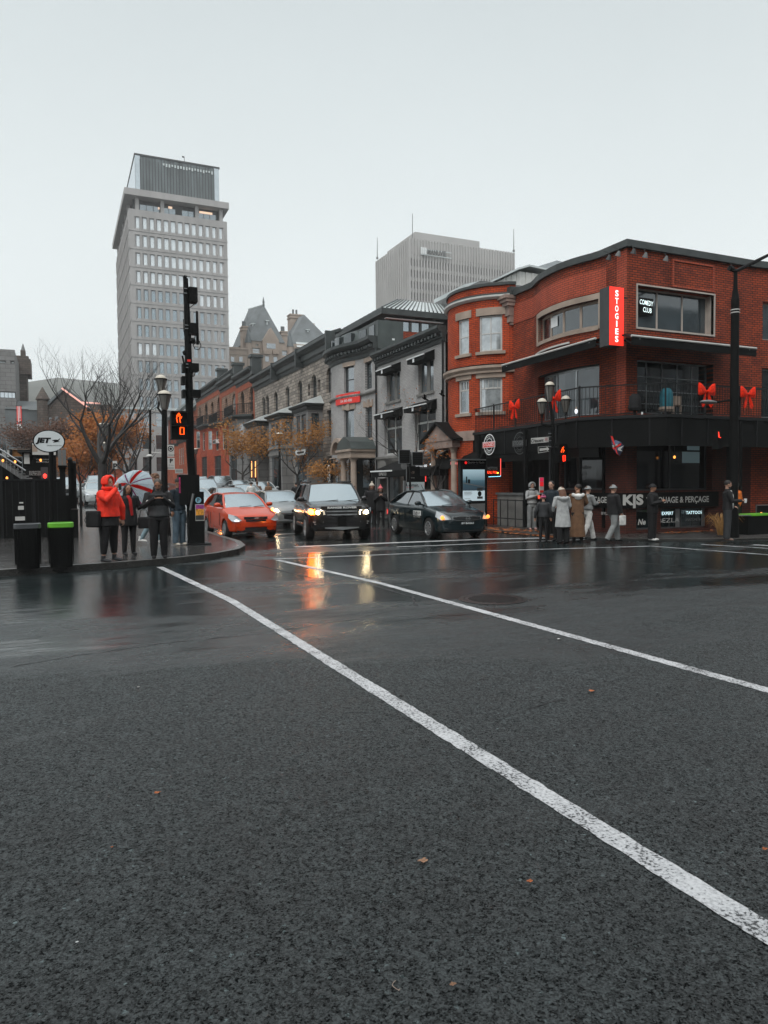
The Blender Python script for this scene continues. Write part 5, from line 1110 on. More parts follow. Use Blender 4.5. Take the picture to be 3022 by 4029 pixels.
a, b_ = PY(*rs(500, 238), Ys-1), PY(*rs(735, 300), Ys-1)
MB().box(a.x, b_.x, Ys-1.1, Ys-.8, (a.z+b_.z)/2-.1, (a.z+b_.z)/2+.25).box(a.x, b_.x, Ys-1.1, Ys-.8, (a.z+b_.z)/2-2.2, (a.z+b_.z)/2-1.9).build('sign_rails', M_['metalroof'], B)
for i in range(3): MB().box(a.x+i*.9, a.x+i*.9+.55, Ys-1.3, Ys-.8, a.z-2.6, a.z).build('sign_emblem', M_['white'], B)
text('MANUVIE', ((a.x+b_.x)/2, Ys-1.3, (a.z+b_.z)/2-.9), (1, 0, 0), (0, 0, 1), 1.9, M_['cornice'], B, bold=.03, width=(b_.x-a.x)*.6)
for x_, y_, y2 in ((165, 165, 330), (435, -20, 290), (1213, 100, 275)):
	t = thing('roof_antenna', {165: 'thin antenna mast at the left end of the ribbed office block', 435: 'tall antenna mast near the corner of the ribbed office block', 1213: 'thin antenna mast at the right end of the ribbed office block'}[x_], 'antenna', tuple(PY(*rs(x_, y2), Ys+.4 if x_ > 200 else ysp-1)), group='antenna masts of the ribbed office block')
	Yq = Ys+.4 if x_ > 200 else ysp-1; a, b_ = PY(*rs(x_, y2), Yq), PY(*rs(x_, y_), Yq); MB().tube([a, b_], [.22, .12], 5).build('mast', M_['grey'], t); MB().cyl((a.x, Yq), .5, a.z, a.z+.8, 8).build('mast_foot', M_['grey'], t)
# ================================================================ LEFT BACKGROUND
def rl(x, y): return (x/3.318, 1250+y/3.318)
Ym = 120.
B = thing('museum_building', 'plain grey stone museum wing with strip windows at the left edge', 'building', (-20, Ym, 3))
a = PY(*rl(192, 420), Ym); xe_ = a.x; zt = a.z; gzm = gz(Ym)
Pm = Path([(xe_-30, Ym), (xe_, Ym)])
def mop(x0_, y0_, x1_, y1_, **k): p, q = PY(*rl(x0_, y0_), Ym), PY(*rl(x1_, y1_), Ym); return dict(s0=max(.1, p.x-Pm.p[0].x), s1=q.x-Pm.p[0].x, z0=q.z, z1=p.z, arch=False, rec=.4)
ops = [mop(-60, 553, 80, 595), mop(138, 560, 190, 602), mop(-100, 955, 207, 1055), mop(-100, 1440, 110, 1780)]
mb = MB(); wall(mb, Pm, 0, zt, ops); mb.box(xe_-30, xe_, Ym+.6, Ym+25, 0, zt-.2); mb.add([(xe_, Ym, 0), (xe_, Ym+.7, 0), (xe_, Ym+.7, zt), (xe_, Ym, zt)], [(0, 1, 2, 3)]); mb.build('wall', M_['ashlar'], B)
for i, o in enumerate(ops): window(B, Pm, o, ['metalroof', 'metalroof', 'glass_sky', 'glass_dark'][i], 'darkgrey', fw=.12, nx=[1, 1, 6, 4][i], rail=None, rec=.4)
Yk = 132.
t = thing('stone_church_tower', 'dark brown stone church tower with a pale pinnacle beside the museum', 'tower', (-12, Yk, 3))
a, b_ = PY(*rl(200, 495), Yk), PY(*rl(345, 500), Yk)
MB().box(a.x, b_.x, Yk, Yk+5, 2, a.z-1.2).build('shaft', M_['rubble_dark'], t)
MB().box(a.x-.3, b_.x+.6, Yk-.5, Yk+5.5, a.z-3.0, a.z-.5).box(a.x, b_.x+.3, Yk-.3, Yk+5.3, a.z-.5, a.z).build('battlement', M_['rubble_dark'], t)
a2, b2_ = PY(*rl(265, 420), Yk), PY(*rl(328, 420), Yk); tp = PY(*rl(295, 320), Yk)
MB().box(a2.x, b2_.x, Yk+.2, Yk+2.6, a.z-.2, a2.z).build('pinnacle', M_['rubble_dark'], t)
MB().lathe(((a2.x+b2_.x)/2, Yk+1.4, 0), [((b2_.x-a2.x)/2*1.1, a2.z), (.05, tp.z)], 8).build('spire', M_['grey'], t)
mb = MB(); mb.box(a.x+.8, a.x+2.6, Yk-.05, Yk+.1, a.z-14, a.z-10); mb.build('belfry_opening', M_['black'], t)
t = thing('stone_chapel', 'brown stone chapel with steep gable and grey slate roof behind the bare tree', 'building', (0, 118, 3))
Yh = 118.; ap = PY(*rl(840, 965), Yh); gl = PY(*rl(610, 1190), Yh); gr = PY(*rl(1140, 1180), Yh)
MB().prism([(gl.x, Yh, 1), (gr.x, Yh, 1), (gr.x, Yh, gr.z), (ap.x, Yh, ap.z), (gl.x, Yh, gl.z)], (0, 14, 0)).build('gable_wall', M_['rubble_dark'], t)
M_['slate2'] = M_['slate']
MB().prism([(gl.x-.6, Yh-.4, gl.z-.3), (ap.x, Yh-.4, ap.z+.3), (ap.x, Yh-.4, ap.z+.75), (gl.x-.6, Yh-.4, gl.z+.2)], (0, 15, 0)).build('roof_left', M_['slate'], t)
MB().prism([(gr.x+.6, Yh-.4, gr.z-.3), (ap.x, Yh-.4, ap.z+.3), (ap.x, Yh-.4, ap.z+.75), (gr.x+.6, Yh-.4, gr.z+.2)], (0, 15, 0)).build('roof_right', M_['slate'], t)
q0_, q1_ = PY(*rl(805, 920), Yh-1), PY(*rl(1140, 1165), Yh-1); q2_ = PY(*rl(1320, 1120), Yh-1); q3_ = PY(*rl(1075, 1105), Yh-1)
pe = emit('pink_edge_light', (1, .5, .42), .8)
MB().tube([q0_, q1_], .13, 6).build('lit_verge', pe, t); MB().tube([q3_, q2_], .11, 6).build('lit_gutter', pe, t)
MB().box(gr.x-4, PY(446, 1600, Yh+3).x, Yh+3, Yh+16, 1, PY(*rl(1200, 1130), Yh+3).z).build('nave_wall', M_['rubble_dark'], t)
a = PY(*rl(530, 1040), Yh+1); b_ = PY(*rl(360, 1100), Yh+1); c_ = PY(*rl(520, 1200), Yh+1); d_ = PY(*rl(330, 1170), Yh+1)
MB().add([(b_.x-3, Yh+1, c_.z), (a.x, Yh+1, c_.z), (a.x, Yh+7, a.z), (b_.x-3, Yh+7, a.z)], [(0, 1, 2, 3)]).box(b_.x-3, a.x, Yh+1.2, Yh+8, 1, c_.z-.05).build('side_aisle', M_['slate'], t)
MB().lathe((a.x+.3, Yh, 0), [(.8, 1), (.8, a.z-.6), (1.0, a.z-.4), (.06, a.z+1.4)], 8).build('buttress_turret', M_['rubble_dark'], t)
for k, (x_, y_, w_) in enumerate(((640, 1300, 40), (720, 1290, 40), (860, 1300, 50))):
	a = PY(*rl(x_, y_), Yh-.1); b_ = PY(*rl(x_+w_, y_+130), Yh-.1); MB().box(a.x, b_.x, Yh-.12, Yh+.02, b_.z, a.z).build('lancet_window', M_['glass_dark'], t)
t = thing('museum_banner', 'tall red and white striped banner hanging on the grey museum wing', 'banner', tuple(PY(*rl(250, 1400), Ym-1)))
a, b_ = PY(*rl(215, 1155), Ym-1), PY(*rl(287, 1395), Ym-1); c_ = PY(*rl(250, 1490), Ym-1)
MB().box(a.x, b_.x, Ym-1.05, Ym-1, b_.z, a.z).build('cloth', M_['red'], t)
for k in (.3, .62): MB().box(a.x+(b_.x-a.x)*(k-.05), a.x+(b_.x-a.x)*(k+.1), Ym-1.08, Ym-1.055, b_.z, a.z).build('stripe', M_['white'], t)
MB().box(a.x, b_.x, Ym-1.06, Ym-1, c_.z, b_.z).build('lower_panel', M_['white'], t)
MB().tube([(a.x-.1, Ym-1, a.z+.05), (b_.x+.1, Ym-1, a.z+.05)], .06, 5).build('banner_rod', M_['iron'], t)
t = thing('low_brick_wall', 'low orange brick wall behind the parked cars', 'wall', (3, 100, 2))
a, b_ = PY(322, 1845, 100), PY(385, 1878, 100); MB().box(a.x-1, b_.x+3, 100, 101, 1, a.z).build('wall', M_['orangebrick'], t); MB().box(a.x-1.1, b_.x+3.1, 99.9, 101.1, a.z, a.z+.15).build('coping', M_['greystone'], t)
t = thing('grey_low_block', 'pale stone low block with tall windows at the foot of the tower', 'building', (10, 140, 4))
a, b_ = PY(480, 1560, 140), PY(655, 1900, 140); Pz = Path([(a.x-7, 140), (b_.x+2, 140)]); zq = PY(560, 1610, 140).z
ops = [dict(s0=.8+i*2.4, s1=2.2+i*2.4, z0=z, z1=z+2.6, arch=False, rec=.3) for i in range(int((Pz.L-1)/2.4)) for z in (4.5, 8.6, 12.7) if z+3 < zq]
mb = MB(); wall(mb, Pz, 2, zq, ops); mb.box(Pz.p[0].x, Pz.p[1].x, 140.5, 155, 2, zq-.1); mb.build('wall', M_['paleconc'], t)
for o in ops: window(t, Pz, o, 'glass_mid', 'darkgrey', rail=.5, rec=.3)
MB().box(Pz.p[0].x-.3, Pz.p[1].x+.3, 139.6, 155, zq-.1, zq+.3).build('roof', M_['metalroof'], t)
# ================================================================ CARS
def carpaint(name, col, rough=.22, metal=.0, var=.08):
	m = mat(name, col, rough, metal, var=var, scale=2, coat=.35, spec=.4)
	return m
M_['p_red'] = carpaint('paint_red', (.47, .040, .003)); M_['p_black'] = carpaint('paint_black', (.012, .014, .016)); M_['p_suv'] = carpaint('paint_dark', (.007, .007, .0075), .2)
M_['p_silver'] = carpaint('paint_silver', (.20, .215, .22), .32, .3); M_['p_white'] = carpaint('paint_white', (.36, .385, .39), .35); M_['p_grey'] = carpaint('paint_grey', (.12, .14, .15), .3, .3); M_['p_sentra'] = carpaint('paint_green_black', (.006, .014, .017), .2)
M_['windscreen'] = glass('windscreen', (.07, .09, .10), .30, .16, var=.15, scale=4, tint=(.60, .72, .77))
M_['sideglass'] = glass('sideglass', (.015, .018, .02), .22, .05)
M_['lens'] = glass('lens', (.35, .37, .38), .35, .1)
M_['chrome'] = mat('chrome', (.6, .62, .63), .18, .9, var=.05); M_['rubber'] = mat('rubber', (.012, .012, .012), .8, spec=.3); M_['alloy'] = mat('alloy', (.35, .36, .37), .3, .7)
M_['hl'] = emit('headlight_glow', (1, .78, .46), 60); M_['amber'] = emit('amber_glow', (1, .17, .008), 70); M_['amber_low'] = emit('amber_soft', (1, .30, .05), 2.2)
def wheel(par, x, y, r, w_, side, spokes=10, rimc='alloy', turn=0):
	T = Matrix.Translation((x, y, r)) @ Matrix.Rotation(turn, 4, 'Z') @ Matrix.Rotation(R_(90)*side, 4, 'Y')
	prof = [(r*.60, -w_/2), (r*.93, -w_/2), (r, -w_*.36), (r, w_*.36), (r*.93, w_/2), (r*.66, w_/2), (r*.62, w_*.42)]
	mb = MB(); n = 24; rings = [[T @ Vector((q*math.cos(2*math.pi*k/n), q*math.sin(2*math.pi*k/n), z)) for k in range(n)] for q, z in prof]
	mb.loft(rings, cap=True); t = mb.build('tyre', M_['rubber'], par, world=False, smooth=35)
	mb = MB(); rings = [[T @ Vector((q*math.cos(2*math.pi*k/n), q*math.sin(2*math.pi*k/n), z)) for k in range(n)] for q, z in ((r*.68, w_*.5), (r*.66, w_*.53), (r*.60, w_*.53), (r*.58, w_*.46))]
	mb.loft(rings, cap=False)
	for i in range(spokes):
		a = 2*math.pi*i/spokes; c, s_ = math.cos(a), math.sin(a)
		def P(q, t_, z): return T @ Vector((q*c-t_*s_, q*s_+t_*c, z))
		b = .022*1.3; mb.add([P(r*.1, -b, w_*.5), P(r*.62, -b*.7, w_*.52), P(r*.62, b*.7, w_*.52), P(r*.1, b, w_*.5), P(r*.1, -b, w_*.44), P(r*.62, -b*.7, w_*.46), P(r*.62, b*.7, w_*.46), P(r*.1, b, w_*.44)], [(0, 1, 2, 3), (0, 4, 5, 1), (3, 2, 6, 7)])
	mb.loft([[T @ Vector((q*math.cos(2*math.pi*k/12), q*math.sin(2*math.pi*k/12), z)) for k in range(12)] for q, z in ((r*.15, w_*.45), (r*.13, w_*.54))])
	mb.build('rim', M_[rimc], t, world=False)
	return t
def lerpL(tab, y):
	for (a, va), (b, vb) in zip(tab, tab[1:]):
		if y <= b:
			k = 0 if b == a else max(0, (y-a)/(b-a)); k = k*k*(3-2*k) if False else k
			return va+(vb-va)*k
	return tab[-1][1]
def car(name, label, paint, Ln=4.5, W=1.78, H=1.45, wb=2.7, wr=.32, deck=None, halfw=None, cab=None, zb=.2, group=None, cat='car', roofc=None, tyre_w=.21, detail=True):
	"""front towards -Y. deck: (y, z) top of the lower body; halfw: (y, w); cab: (y_ws_base, y_roof_front, y_roof_rear, y_rw_base, half base width, half roof width, belt z front, belt z rear)"""
	t = thing(name, label, cat, group=group); a = W/2; hl = Ln/2
	fy = -hl+(Ln-wb)*.47; ry = fy+wb
	ys = sorted(set([-hl, -hl+.015, -hl+.04, -hl+.09, -hl+.16, -hl+.25, -hl+.36, -hl+.45, hl-.45, hl-.3, hl-.16, hl-.07, hl-.02, hl]+[fy+(wr+.07)*math.cos(math.pi*i/10) for i in range(11)]+[ry+(wr+.07)*math.cos(math.pi*i/10) for i in range(11)]+[y for y, z in deck]+[fy+wb*k/6 for k in range(7)]))
	rings = []
	for y in ys:
		w_ = lerpL(halfw, y); zd = lerpL(deck, y); e = min(1, min(y+hl, hl-y)/.45); e = math.sqrt(max(0, 1-(1-e)**2)); w_ *= .72+.28*e; e = min(1, min(y+hl, hl-y)/.2); e = math.sqrt(max(0, 1-(1-e)**2))
		zl = zb+(.10*(1-e)); top = zd-(.10*(1-e))
		pts = [(0, zl), (w_*.8, zl), (w_*.95, zl+.05), (w_*.99, zl+.18), (w_, zl+(top-zl)*.55), (w_*.985, top-.12), (w_*.945, top-.04), (w_*.80, top+.0), (w_*.45, top+.022), (0, top+.03)]
		az = 0
		for c in (fy, ry):
			if abs(y-c) < wr+.07: az = wr+math.sqrt(max(0, (wr+.07)**2-(y-c)**2))
		q = []
		for i, (x, z) in enumerate(pts):
			if az and 1 <= i <= 4 and z < az: z = min(az, top-.14)
			q.append((x, z))
		rings.append([Vector((x, y, z)) for x, z in q]+[Vector((-x, y, z)) for x, z in reversed(q[1:-1])])
	mb = MB(); mb.loft(rings)
	mb.build('body', paint, t, world=False, smooth=38)
	for y in (fy, ry):
		for s_ in (-1, 1): wheel(t, s_*(a-.12), y, wr, tyre_w, s_)
	MB().box(-a+.24, a-.24, fy-wr, ry+wr, zb+.02, zb+.35).build('underbody', M_['rubber'], t, world=False)
	y0, y1, y2, y3, wb_, wrf, zf, zr = cab
	zR = H-.03; rp = paint if roofc is None else roofc
	def wl(k, kind):     # front / rear screen: k = -1..1 across, returns base point & top point
		if kind == 0: return Vector((wb_*k, y0+.16*k*k, zf+.0)), Vector((wrf*k, y1+.09*k*k, zR-.035*k*k))
		return Vector((wb_*k*.97, y3-.14*k*k, zr)), Vector((wrf*k, y2-.08*k*k, zR-.035*k*k))
	for kind, nm in ((0, 'windscreen'), (1, 'rear_window')):
		mb = MB(); n = 10; base = []; topp = []
		for i in range(n+1):
			k = (-1+2*i/n)*.955; b_, tp = wl(k, kind); base.append(b_.lerp(tp, .02)); topp.append(b_.lerp(tp, .965))
		midd = [(b_+c)/2+Vector((0, -.02 if kind == 0 else .02, .03)) for b_, c in zip(base, topp)]
		m_ = len(base); mb.add(base+midd+topp, [(j*m_+i, j*m_+i+1, (j+1)*m_+i+1, (j+1)*m_+i) for j in range(2) for i in range(n)])
		ws = mb.build(nm, M_['windscreen' if kind == 0 else 'sideglass'], t, world=False, smooth=60)
		if kind == 0 and detail:
			mb = MB()
			for x_ in (-.35*W/1.8, .28*W/1.8): mb.tube([wl(x_*1.1, 0)[0]+Vector((.0, -.035, .03)), wl(x_*1.1+.55, 0)[0].lerp(wl(x_*1.1+.5, 0)[1], .06)+Vector((0, -.04, .03))], .012, 4)
			mb.build('wiper', M_['rubber'], t, world=False)
			MB().box(-.09, .09, y1+.04, y1+.12, zR-.14, zR-.07).build('mirror_housing', M_['rubber'], t, world=False)
	for s_ in (-1, 1):
		mb = MB()
		for yy in (y0+.30, (y0+y3)/2, min(y3-.55, ry-wr-.12)):
			mb.box(s_*(a+.001)-.012, s_*(a+.001)+.003*(s_ > 0)+.0, yy, yy+.012, zb+.2, zf-.16)
		mb.build('door_gap', M_['rubber'], t, world=False)
	mb = MB(); n = 8; R2 = []
	for j in range(7):
		f = j/6; y = y1+(y2-y1)*f; zc = H-.03-.02*(1-math.sin(math.pi*f)) + .03*math.sin(math.pi*f)
		yy = [y+(.09*(1-f)-.08*f)*k*k for k in [(-1+2*i/n) for i in range(n+1)]]
		R2.append([Vector((wrf*(-1+2*i/n), yy[i], zc-.045*(-1+2*i/n)**2)) for i in range(n+1)])
	mb.add([p for r in R2 for p in r]+[p-Vector((0, 0, .04)) for r in R2 for p in r], [(j*(n+1)+i, j*(n+1)+i+1, (j+1)*(n+1)+i+1, (j+1)*(n+1)+i) for j in range(6) for i in range(n)]+[tuple(63+v for v in ((j+1)*(n+1)+i, (j+1)*(n+1)+i+1, j*(n+1)+i+1, j*(n+1)+i)) for j in range(6) for i in range(n)])
	for s_ in (-1, 1):   # pillars and rails
		A0, A1 = wl(s_, 0); C0, C1 = wl(s_, 1)
		mb.tube([A0+Vector((0, -.04, -.03)), (A0+A1)/2+Vector((s_*.015, 0, .02)), A1], [.045, .038, .036], 6)
		mb.tube([A1, Vector((s_*(wrf+.005), (y1+y2)/2, zR+.0)), C1], .036, 6)
		mb.tube([C1, (C0+C1)/2+Vector((s_*.02, 0, .02)), C0+Vector((0, .03, -.03))], [.036, .06, .08], 6)
	mb.build('roof', rp, t, world=False, smooth=40)
	for s_ in (-1, 1):
		A0, A1 = wl(s_*.985, 0); C0, C1 = wl(s_*.985, 1); bp = (y0+.16+y3-.14)/2
		Tp = Vector((s_*wrf*.985, (y1+y2)/2, zR-.03)); Bp = Vector((s_*wb_*1.0, bp, (zf+zr)/2))
		for q, pts in enumerate(((A0, A1, Tp+Vector((0, -.04, 0)), Bp+Vector((0, -.04, 0))), (Bp+Vector((0, .04, 0)), Tp+Vector((0, .04, 0)), C1, C0))):
			MB().add(list(pts), [(0, 1, 2, 3)]).build('side_window', M_['sideglass'], t, world=False)
		mb = MB(); mb.tube([Bp+Vector((0, 0, -.04)), Tp], .032, 5); mb.build('door_pillar', M_['rubber'], t, world=False)
		mb = MB(); q = 8; lo = [Vector((s_*lerpL(halfw, y)*.93, y, lerpL(deck, y)-.05)) for y in [y0+(y3-y0)*i/q for i in range(q+1)]]
		hi = [Vector((s_*wb_*.97, y0+.16+(y3-.14-y0-.16)*i/q, zf+(zr-zf)*i/q+.01)) for i in range(q+1)]
		mb.add(lo+hi, [(i, i+1, q+2+i, q+1+i) for i in range(q)]); mb.build('belt_panel', paint, t, world=False, smooth=50)
		mb = MB(); mx_ = s_*(wb_+.17); my = y0+.42; mz = zf+.10
		mb.ell((mx_, my, mz), (.12, .07, .075), 10, 7); mb.tube([(s_*wb_*.95, my+.03, mz-.06), (mx_, my, mz-.03)], .03, 5); mb.build('wing_mirror', paint, t, world=False, smooth=50)
		if detail:
			for y in (y0+1.05, y0+1.95):
				if y < ry: MB().box(min(s_*(a-.0), s_*(a+.02)), max(s_*(a-.0), s_*(a+.02)), y, y+.18, zf-.16, zf-.13).build('door_handle', paint, t, world=False)
	return t, fy, ry
def surf_box(par, nm, m, x0, x1, y, z0, z1, th=.05, curve=0, n=6, world=False, taper=0):
	"""thin curved plate on the nose: bulges back towards the sides by curve*x^2"""
	mb = MB(); r = []
	for i in range(n+1):
		x = x0+(x1-x0)*i/n; yy = y+curve*x*x; k = taper*abs(x-(x0+x1)/2)/max(.01, abs(x1-x0)/2)
		r.append([Vector((x, yy-th, z0+k)), Vector((x, yy+.1, z0+k)), Vector((x, yy+.1, z1-k*.3)), Vector((x, yy-th, z1-k*.3))])
	mb.loft(r); return mb.build(nm, m if not isinstance(m, str) else M_[m], par, world=world)
def headlamp(par, pts, m, inner=None, amber=None):
	"""pts: outline of lens polygon (x,y,z) for +x side; mirrored"""
	for s_ in (-1, 1):
		P = [Vector((p[0]*s_*1.01, p[1]-.09, p[2])) for p in pts]; c = sum(P, Vector())/len(P)+Vector((0, -.05, 0))
		o = MB().add(P+[c], [(i, (i+1) % len(P), len(P)) for i in range(len(P))]).build('headlight', M_[m], par, world=False, smooth=80)
		if inner: MB().ell((inner[0]*s_, inner[1]-.15, inner[2]), (inner[3],)*3, 10, 8).build('bulb', M_['hl'], o, world=False, smooth=80)
		if amber and (amber[5] == 0 or amber[5] == s_): MB().ell((amber[0]*s_*1.02, amber[1]-.14, amber[2]), (amber[3],)*3, 10, 8).build('indicator', M_[amber[4]], o, world=False, smooth=80)
hl = 2.03
c, fy, ry = car('red_hatchback', 'wet red hatchback waiting nearest the left kerb with its lights off', M_['p_red'], 4.06, 1.70, 1.47, 2.44, .29,
	deck=[(-hl, .66), (-hl+.12, .74), (-hl+.35, .80), (-.98, .98), (-.2, .98), (1.5, 1.0), (1.95, .98), (hl, .9)], halfw=[(-hl, .74), (-hl+.3, .81), (-1.2, .845), (1.2, .85), (hl, .76)],
	cab=(-1.08, -.25, 1.25, 1.95, .72, .55, .97, 1.02))
y = -hl
headlamp(c, [(.47, y+.05, .60), (.62, y+.10, .735), (.80, y+.42, .80), (.815, y+.40, .68), (.76, y+.17, .58), (.6, y+.06, .56)], 'lens')
surf_box(c, 'grille', 'black_gloss', -.38, .38, y+.02, .625, .705, curve=.25); surf_box(c, 'grille', 'black_gloss', -.33, .33, y+.02, .55, .605, curve=.25)
surf_box(c, 'emblem', 'chrome', -.07, .07, y-.01, .635, .69, curve=.2); surf_box(c, 'lower_grille', 'black_gloss', -.6, .6, y+.02, .22, .37, curve=.22)
surf_box(c, 'bumper_lip', M_['p_red'], -.66, .66, y-.01, .40, .50, curve=.22); surf_box(c, 'licence_plate_recess', 'p_red', -.25, .25, y-.02, .47, .5, curve=.2)
place(c, (5.55, 23.4+.8+.0+.45, 0), R_(3))
hl = 2.43
c, fy, ry = car('black_suv', 'big dark SUV with glowing headlights and flashing amber indicator in the middle lane', M_['p_suv'], 4.86, 1.99, 1.78, 2.92, .37,
	deck=[(-hl, .95), (-hl+.1, 1.04), (-hl+.5, 1.10), (-1.15, 1.17), (1.9, 1.2), (2.3, 1.18), (hl, 1.1)], halfw=[(-hl, .90), (-hl+.3, .96), (-1.2, .985), (1.4, .99), (hl, .92)],
	cab=(-1.22, -.55, 2.0, 2.34, .86, .68, 1.15, 1.22), zb=.30, tyre_w=.26)
y = -hl
headlamp(c, [(.50, y+.06, .80), (.52, y+.08, .92), (.80, y+.20, .97), (.97, y+.50, 1.0), (.97, y+.46, .88), (.86, y+.22, .80)], 'lens', inner=(.74, y+.11, .87, .06), amber=(.90, y+.22, .89, .085, 'amber', -1))
surf_box(c, 'grille', 'black_gloss', -.48, .48, y+.03, .74, .97, curve=.16)
for z in (.80, .90): surf_box(c, 'grille_bar', 'chrome', -.46, .46, y-.005, z-.02, z+.02, curve=.16, th=.06)
surf_box(c, 'bumper', M_['black'], -.90, .90, y+.04, .42, .72, curve=.24); surf_box(c, 'skid_plate', 'steel', -.52, .52, y-.0, .34, .43, curve=.15, taper=.05)
for x0, x1 in ((-.86, -.56), (.56, .86)): surf_box(c, 'fog_light', 'chrome', x0, x1, y-.03, .555, .60, curve=.24); surf_box(c, 'fog_light', 'steel', x0+.04, x1-.04, y-.03, .50, .53, curve=.24)
surf_box(c, 'bonnet_lip', M_['p_suv'], -.62, .62, y+.03, .97, 1.05, curve=.16)
text('RANGE ROVER', (0, y-.035, 1.01), (1, 0, 0), (0, -.1, 1), .052, M_['white'], c, bold=.04, width=.90)
MB().box(-1.0, -.985, -.9, .9, .38, .46).build('sill_trim', M_['chrome'], c, world=False)
for s_ in (-1, 1): MB().tube([(s_*.66, -.45, 1.80), (s_*.67, 1.9, 1.80)], .025, 6).build('roof_rail', M_['iron'], c, world=False)
place(c, (8.16, 22.75, 0), R_(-10.5))
hl = 2.29
c, fy, ry = car('dark_sedan', 'dark green black driving school sedan with amber parking lights crossing the stop line', M_['p_sentra'], 4.57, 1.79, 1.51, 2.69, .325,
	deck=[(-hl, .70), (-hl+.12, .79), (-hl+.4, .86), (-1.05, 1.0), (.9, 1.04), (1.7, 1.06), (hl-.15, 1.08), (hl, 1.0)], halfw=[(-hl, .76), (-hl+.35, .85), (-1.2, .89), (1.3, .89), (hl, .80)],
	cab=(-1.2, -.28, 1.0, 1.92, .76, .56, .99, 1.08))
y = -hl
headlamp(c, [(.52, y+.07, .62), (.58, y+.10, .72), (.83, y+.46, .88), (.87, y+.46, .70), (.80, y+.20, .60)], 'lens', amber=(.77, y+.22, .68, .06, 'amber_low', 0))
surf_box(c, 'grille', 'chrome', -.50, .50, y+.015, .545, .73, curve=.2, taper=.06); surf_box(c, 'grille_mesh', 'black_gloss', -.45, .45, y-.012, .575, .70, curve=.2, taper=.05)
for z in (.61, .65): surf_box(c, 'grille_bar', 'darkgrey', -.40, .40, y-.018, z-.008, z+.008, curve=.2)
o = MB().lathe((0, 0, 0), [(.075, 0), (.075, .02), (.055, .02), (.055, 0)], 16, Matrix.Translation((0, y-.06, .64)) @ Matrix.Rotation(R_(90), 4, 'X')).build('emblem', M_['chrome'], c, world=False)
MB().box(-.085, .085, y-.085, y-.07, .625, .655).build('emblem_bar', M_['chrome'], c, world=False)
text('BY BASILE', (0, y-.06, .50), (1, 0, 0), (0, 0, 1), .05, M_['white'], c, bold=.02, width=.42); surf_box(c, 'bumper_lip', 'iron', -.72, .72, y-.01, .26, .29, curve=.2)
MB().box(-.918, -.905, -.95, -.38, .70, .85).build('door_sign', M_['white'], c, world=False); MB().box(-.924, -.918, -.72, -.41, .72, .83).build('door_sign_panel', M_['black'], c, world=False)
text('AUTO', (-.93, -.57, .775), (0, -1, 0), (0, 0, 1), .085, M_['white'], c, bold=.02, width=.26); text('GF', (-.925, -.85, .775), (0, -1, 0), (0, 0, 1), .085, M_['black'], c, bold=.02, width=.12)
text('ÉCOLE DE CONDUITE', (-.915, -.66, .655), (0, -1, 0), (0, 0, 1), .045, M_['offwhite'], c, width=.5)
MB().tube([(0, .75, 1.50), (0, .98, 1.68)], .008, 4).build('aerial', M_['rubber'], c, world=False)
place(c, (11.3, 19.9+1.33, 0), R_(-2))
hl = 2.23
c, fy, ry = car('silver_hatchback', 'silver hatchback with one headlight and amber light on, behind the dark SUV', M_['p_silver'], 4.46, 1.76, 1.47, 2.64, .31,
	deck=[(-hl, .72), (-hl+.12, .80), (-hl+.4, .88), (-1.05, 1.0), (1.3, 1.04), (2.0, 1.04), (hl, .95)], halfw=[(-hl, .76), (-hl+.3, .84), (-1.2, .88), (1.3, .88), (hl, .80)],
	cab=(-1.15, -.3, 1.4, 2.1, .75, .57, .98, 1.05))
y = -hl
headlamp(c, [(.48, y+.06, .64), (.55, y+.10, .70), (.80, y+.42, .86), (.86, y+.46, .76), (.8, y+.22, .66)], 'lens', inner=(.70, y+.14, .72, .045), amber=(.80, y+.22, .75, .05, 'amber', -1))
surf_box(c, 'lower_grille', 'black_gloss', -.62, .62, y+.02, .32, .54, curve=.2, taper=.1); surf_box(c, 'grille_bar', 'chrome', -.52, .52, y-.0, .565, .595, curve=.2)
surf_box(c, 'emblem', 'iron', -.06, .06, y-.0, .64, .72, curve=.2)
surf_box(c, 'lower_lip', 'chrome', -.62, .62, y-.005, .285, .31, curve=.2, taper=.0)
place(c, (8.25, 29.3, .02), R_(0))
silver = c
c, fy, ry = car('white_taxi', 'white taxi with a triangular roof sign behind the traffic pole', M_['p_white'], 4.5, 1.78, 1.47, 2.7, .31,
	deck=[(-2.25, .72), (-1.9, .86), (-1.05, 1.0), (1.3, 1.04), (2.0, 1.04), (2.25, .95)], halfw=[(-2.25, .76), (-1.9, .86), (1.3, .88), (2.25, .80)],
	cab=(-1.15, -.3, 1.0, 1.9, .75, .57, .98, 1.05), detail=False)
headlamp(c, [(.48, -2.19, .64), (.55, -2.15, .70), (.80, -1.83, .86), (.86, -1.79, .76), (.8, -2.03, .66)], 'lens')
surf_box(c, 'grille', 'black_gloss', -.5, .5, -2.23, .5, .68, curve=.2)
sg_ = MB().prism([(-.30, .2, 1.48), (.30, .2, 1.48), (0, .2, 1.88)], (0, .12, 0)).build('roof_sign', M_['white'], c, world=False)
MB().prism([(-.20, .19, 1.60), (.20, .19, 1.60), (0, .19, 1.82)], (0, .005, 0)).build('sign_face', emit('sign_pink', (1, .12, .1), .6), sg_, world=False)
MB().prism([(-.25, .19, 1.50), (.25, .19, 1.50), (.2, .19, 1.58), (-.2, .19, 1.58)], (0, .005, 0)).build('sign_strip', emit('sign_teal', (.02, .3, .4), .6), sg_, world=False)
taxi = c; place(c, (5.55, 34.2, gz(34)), 0)
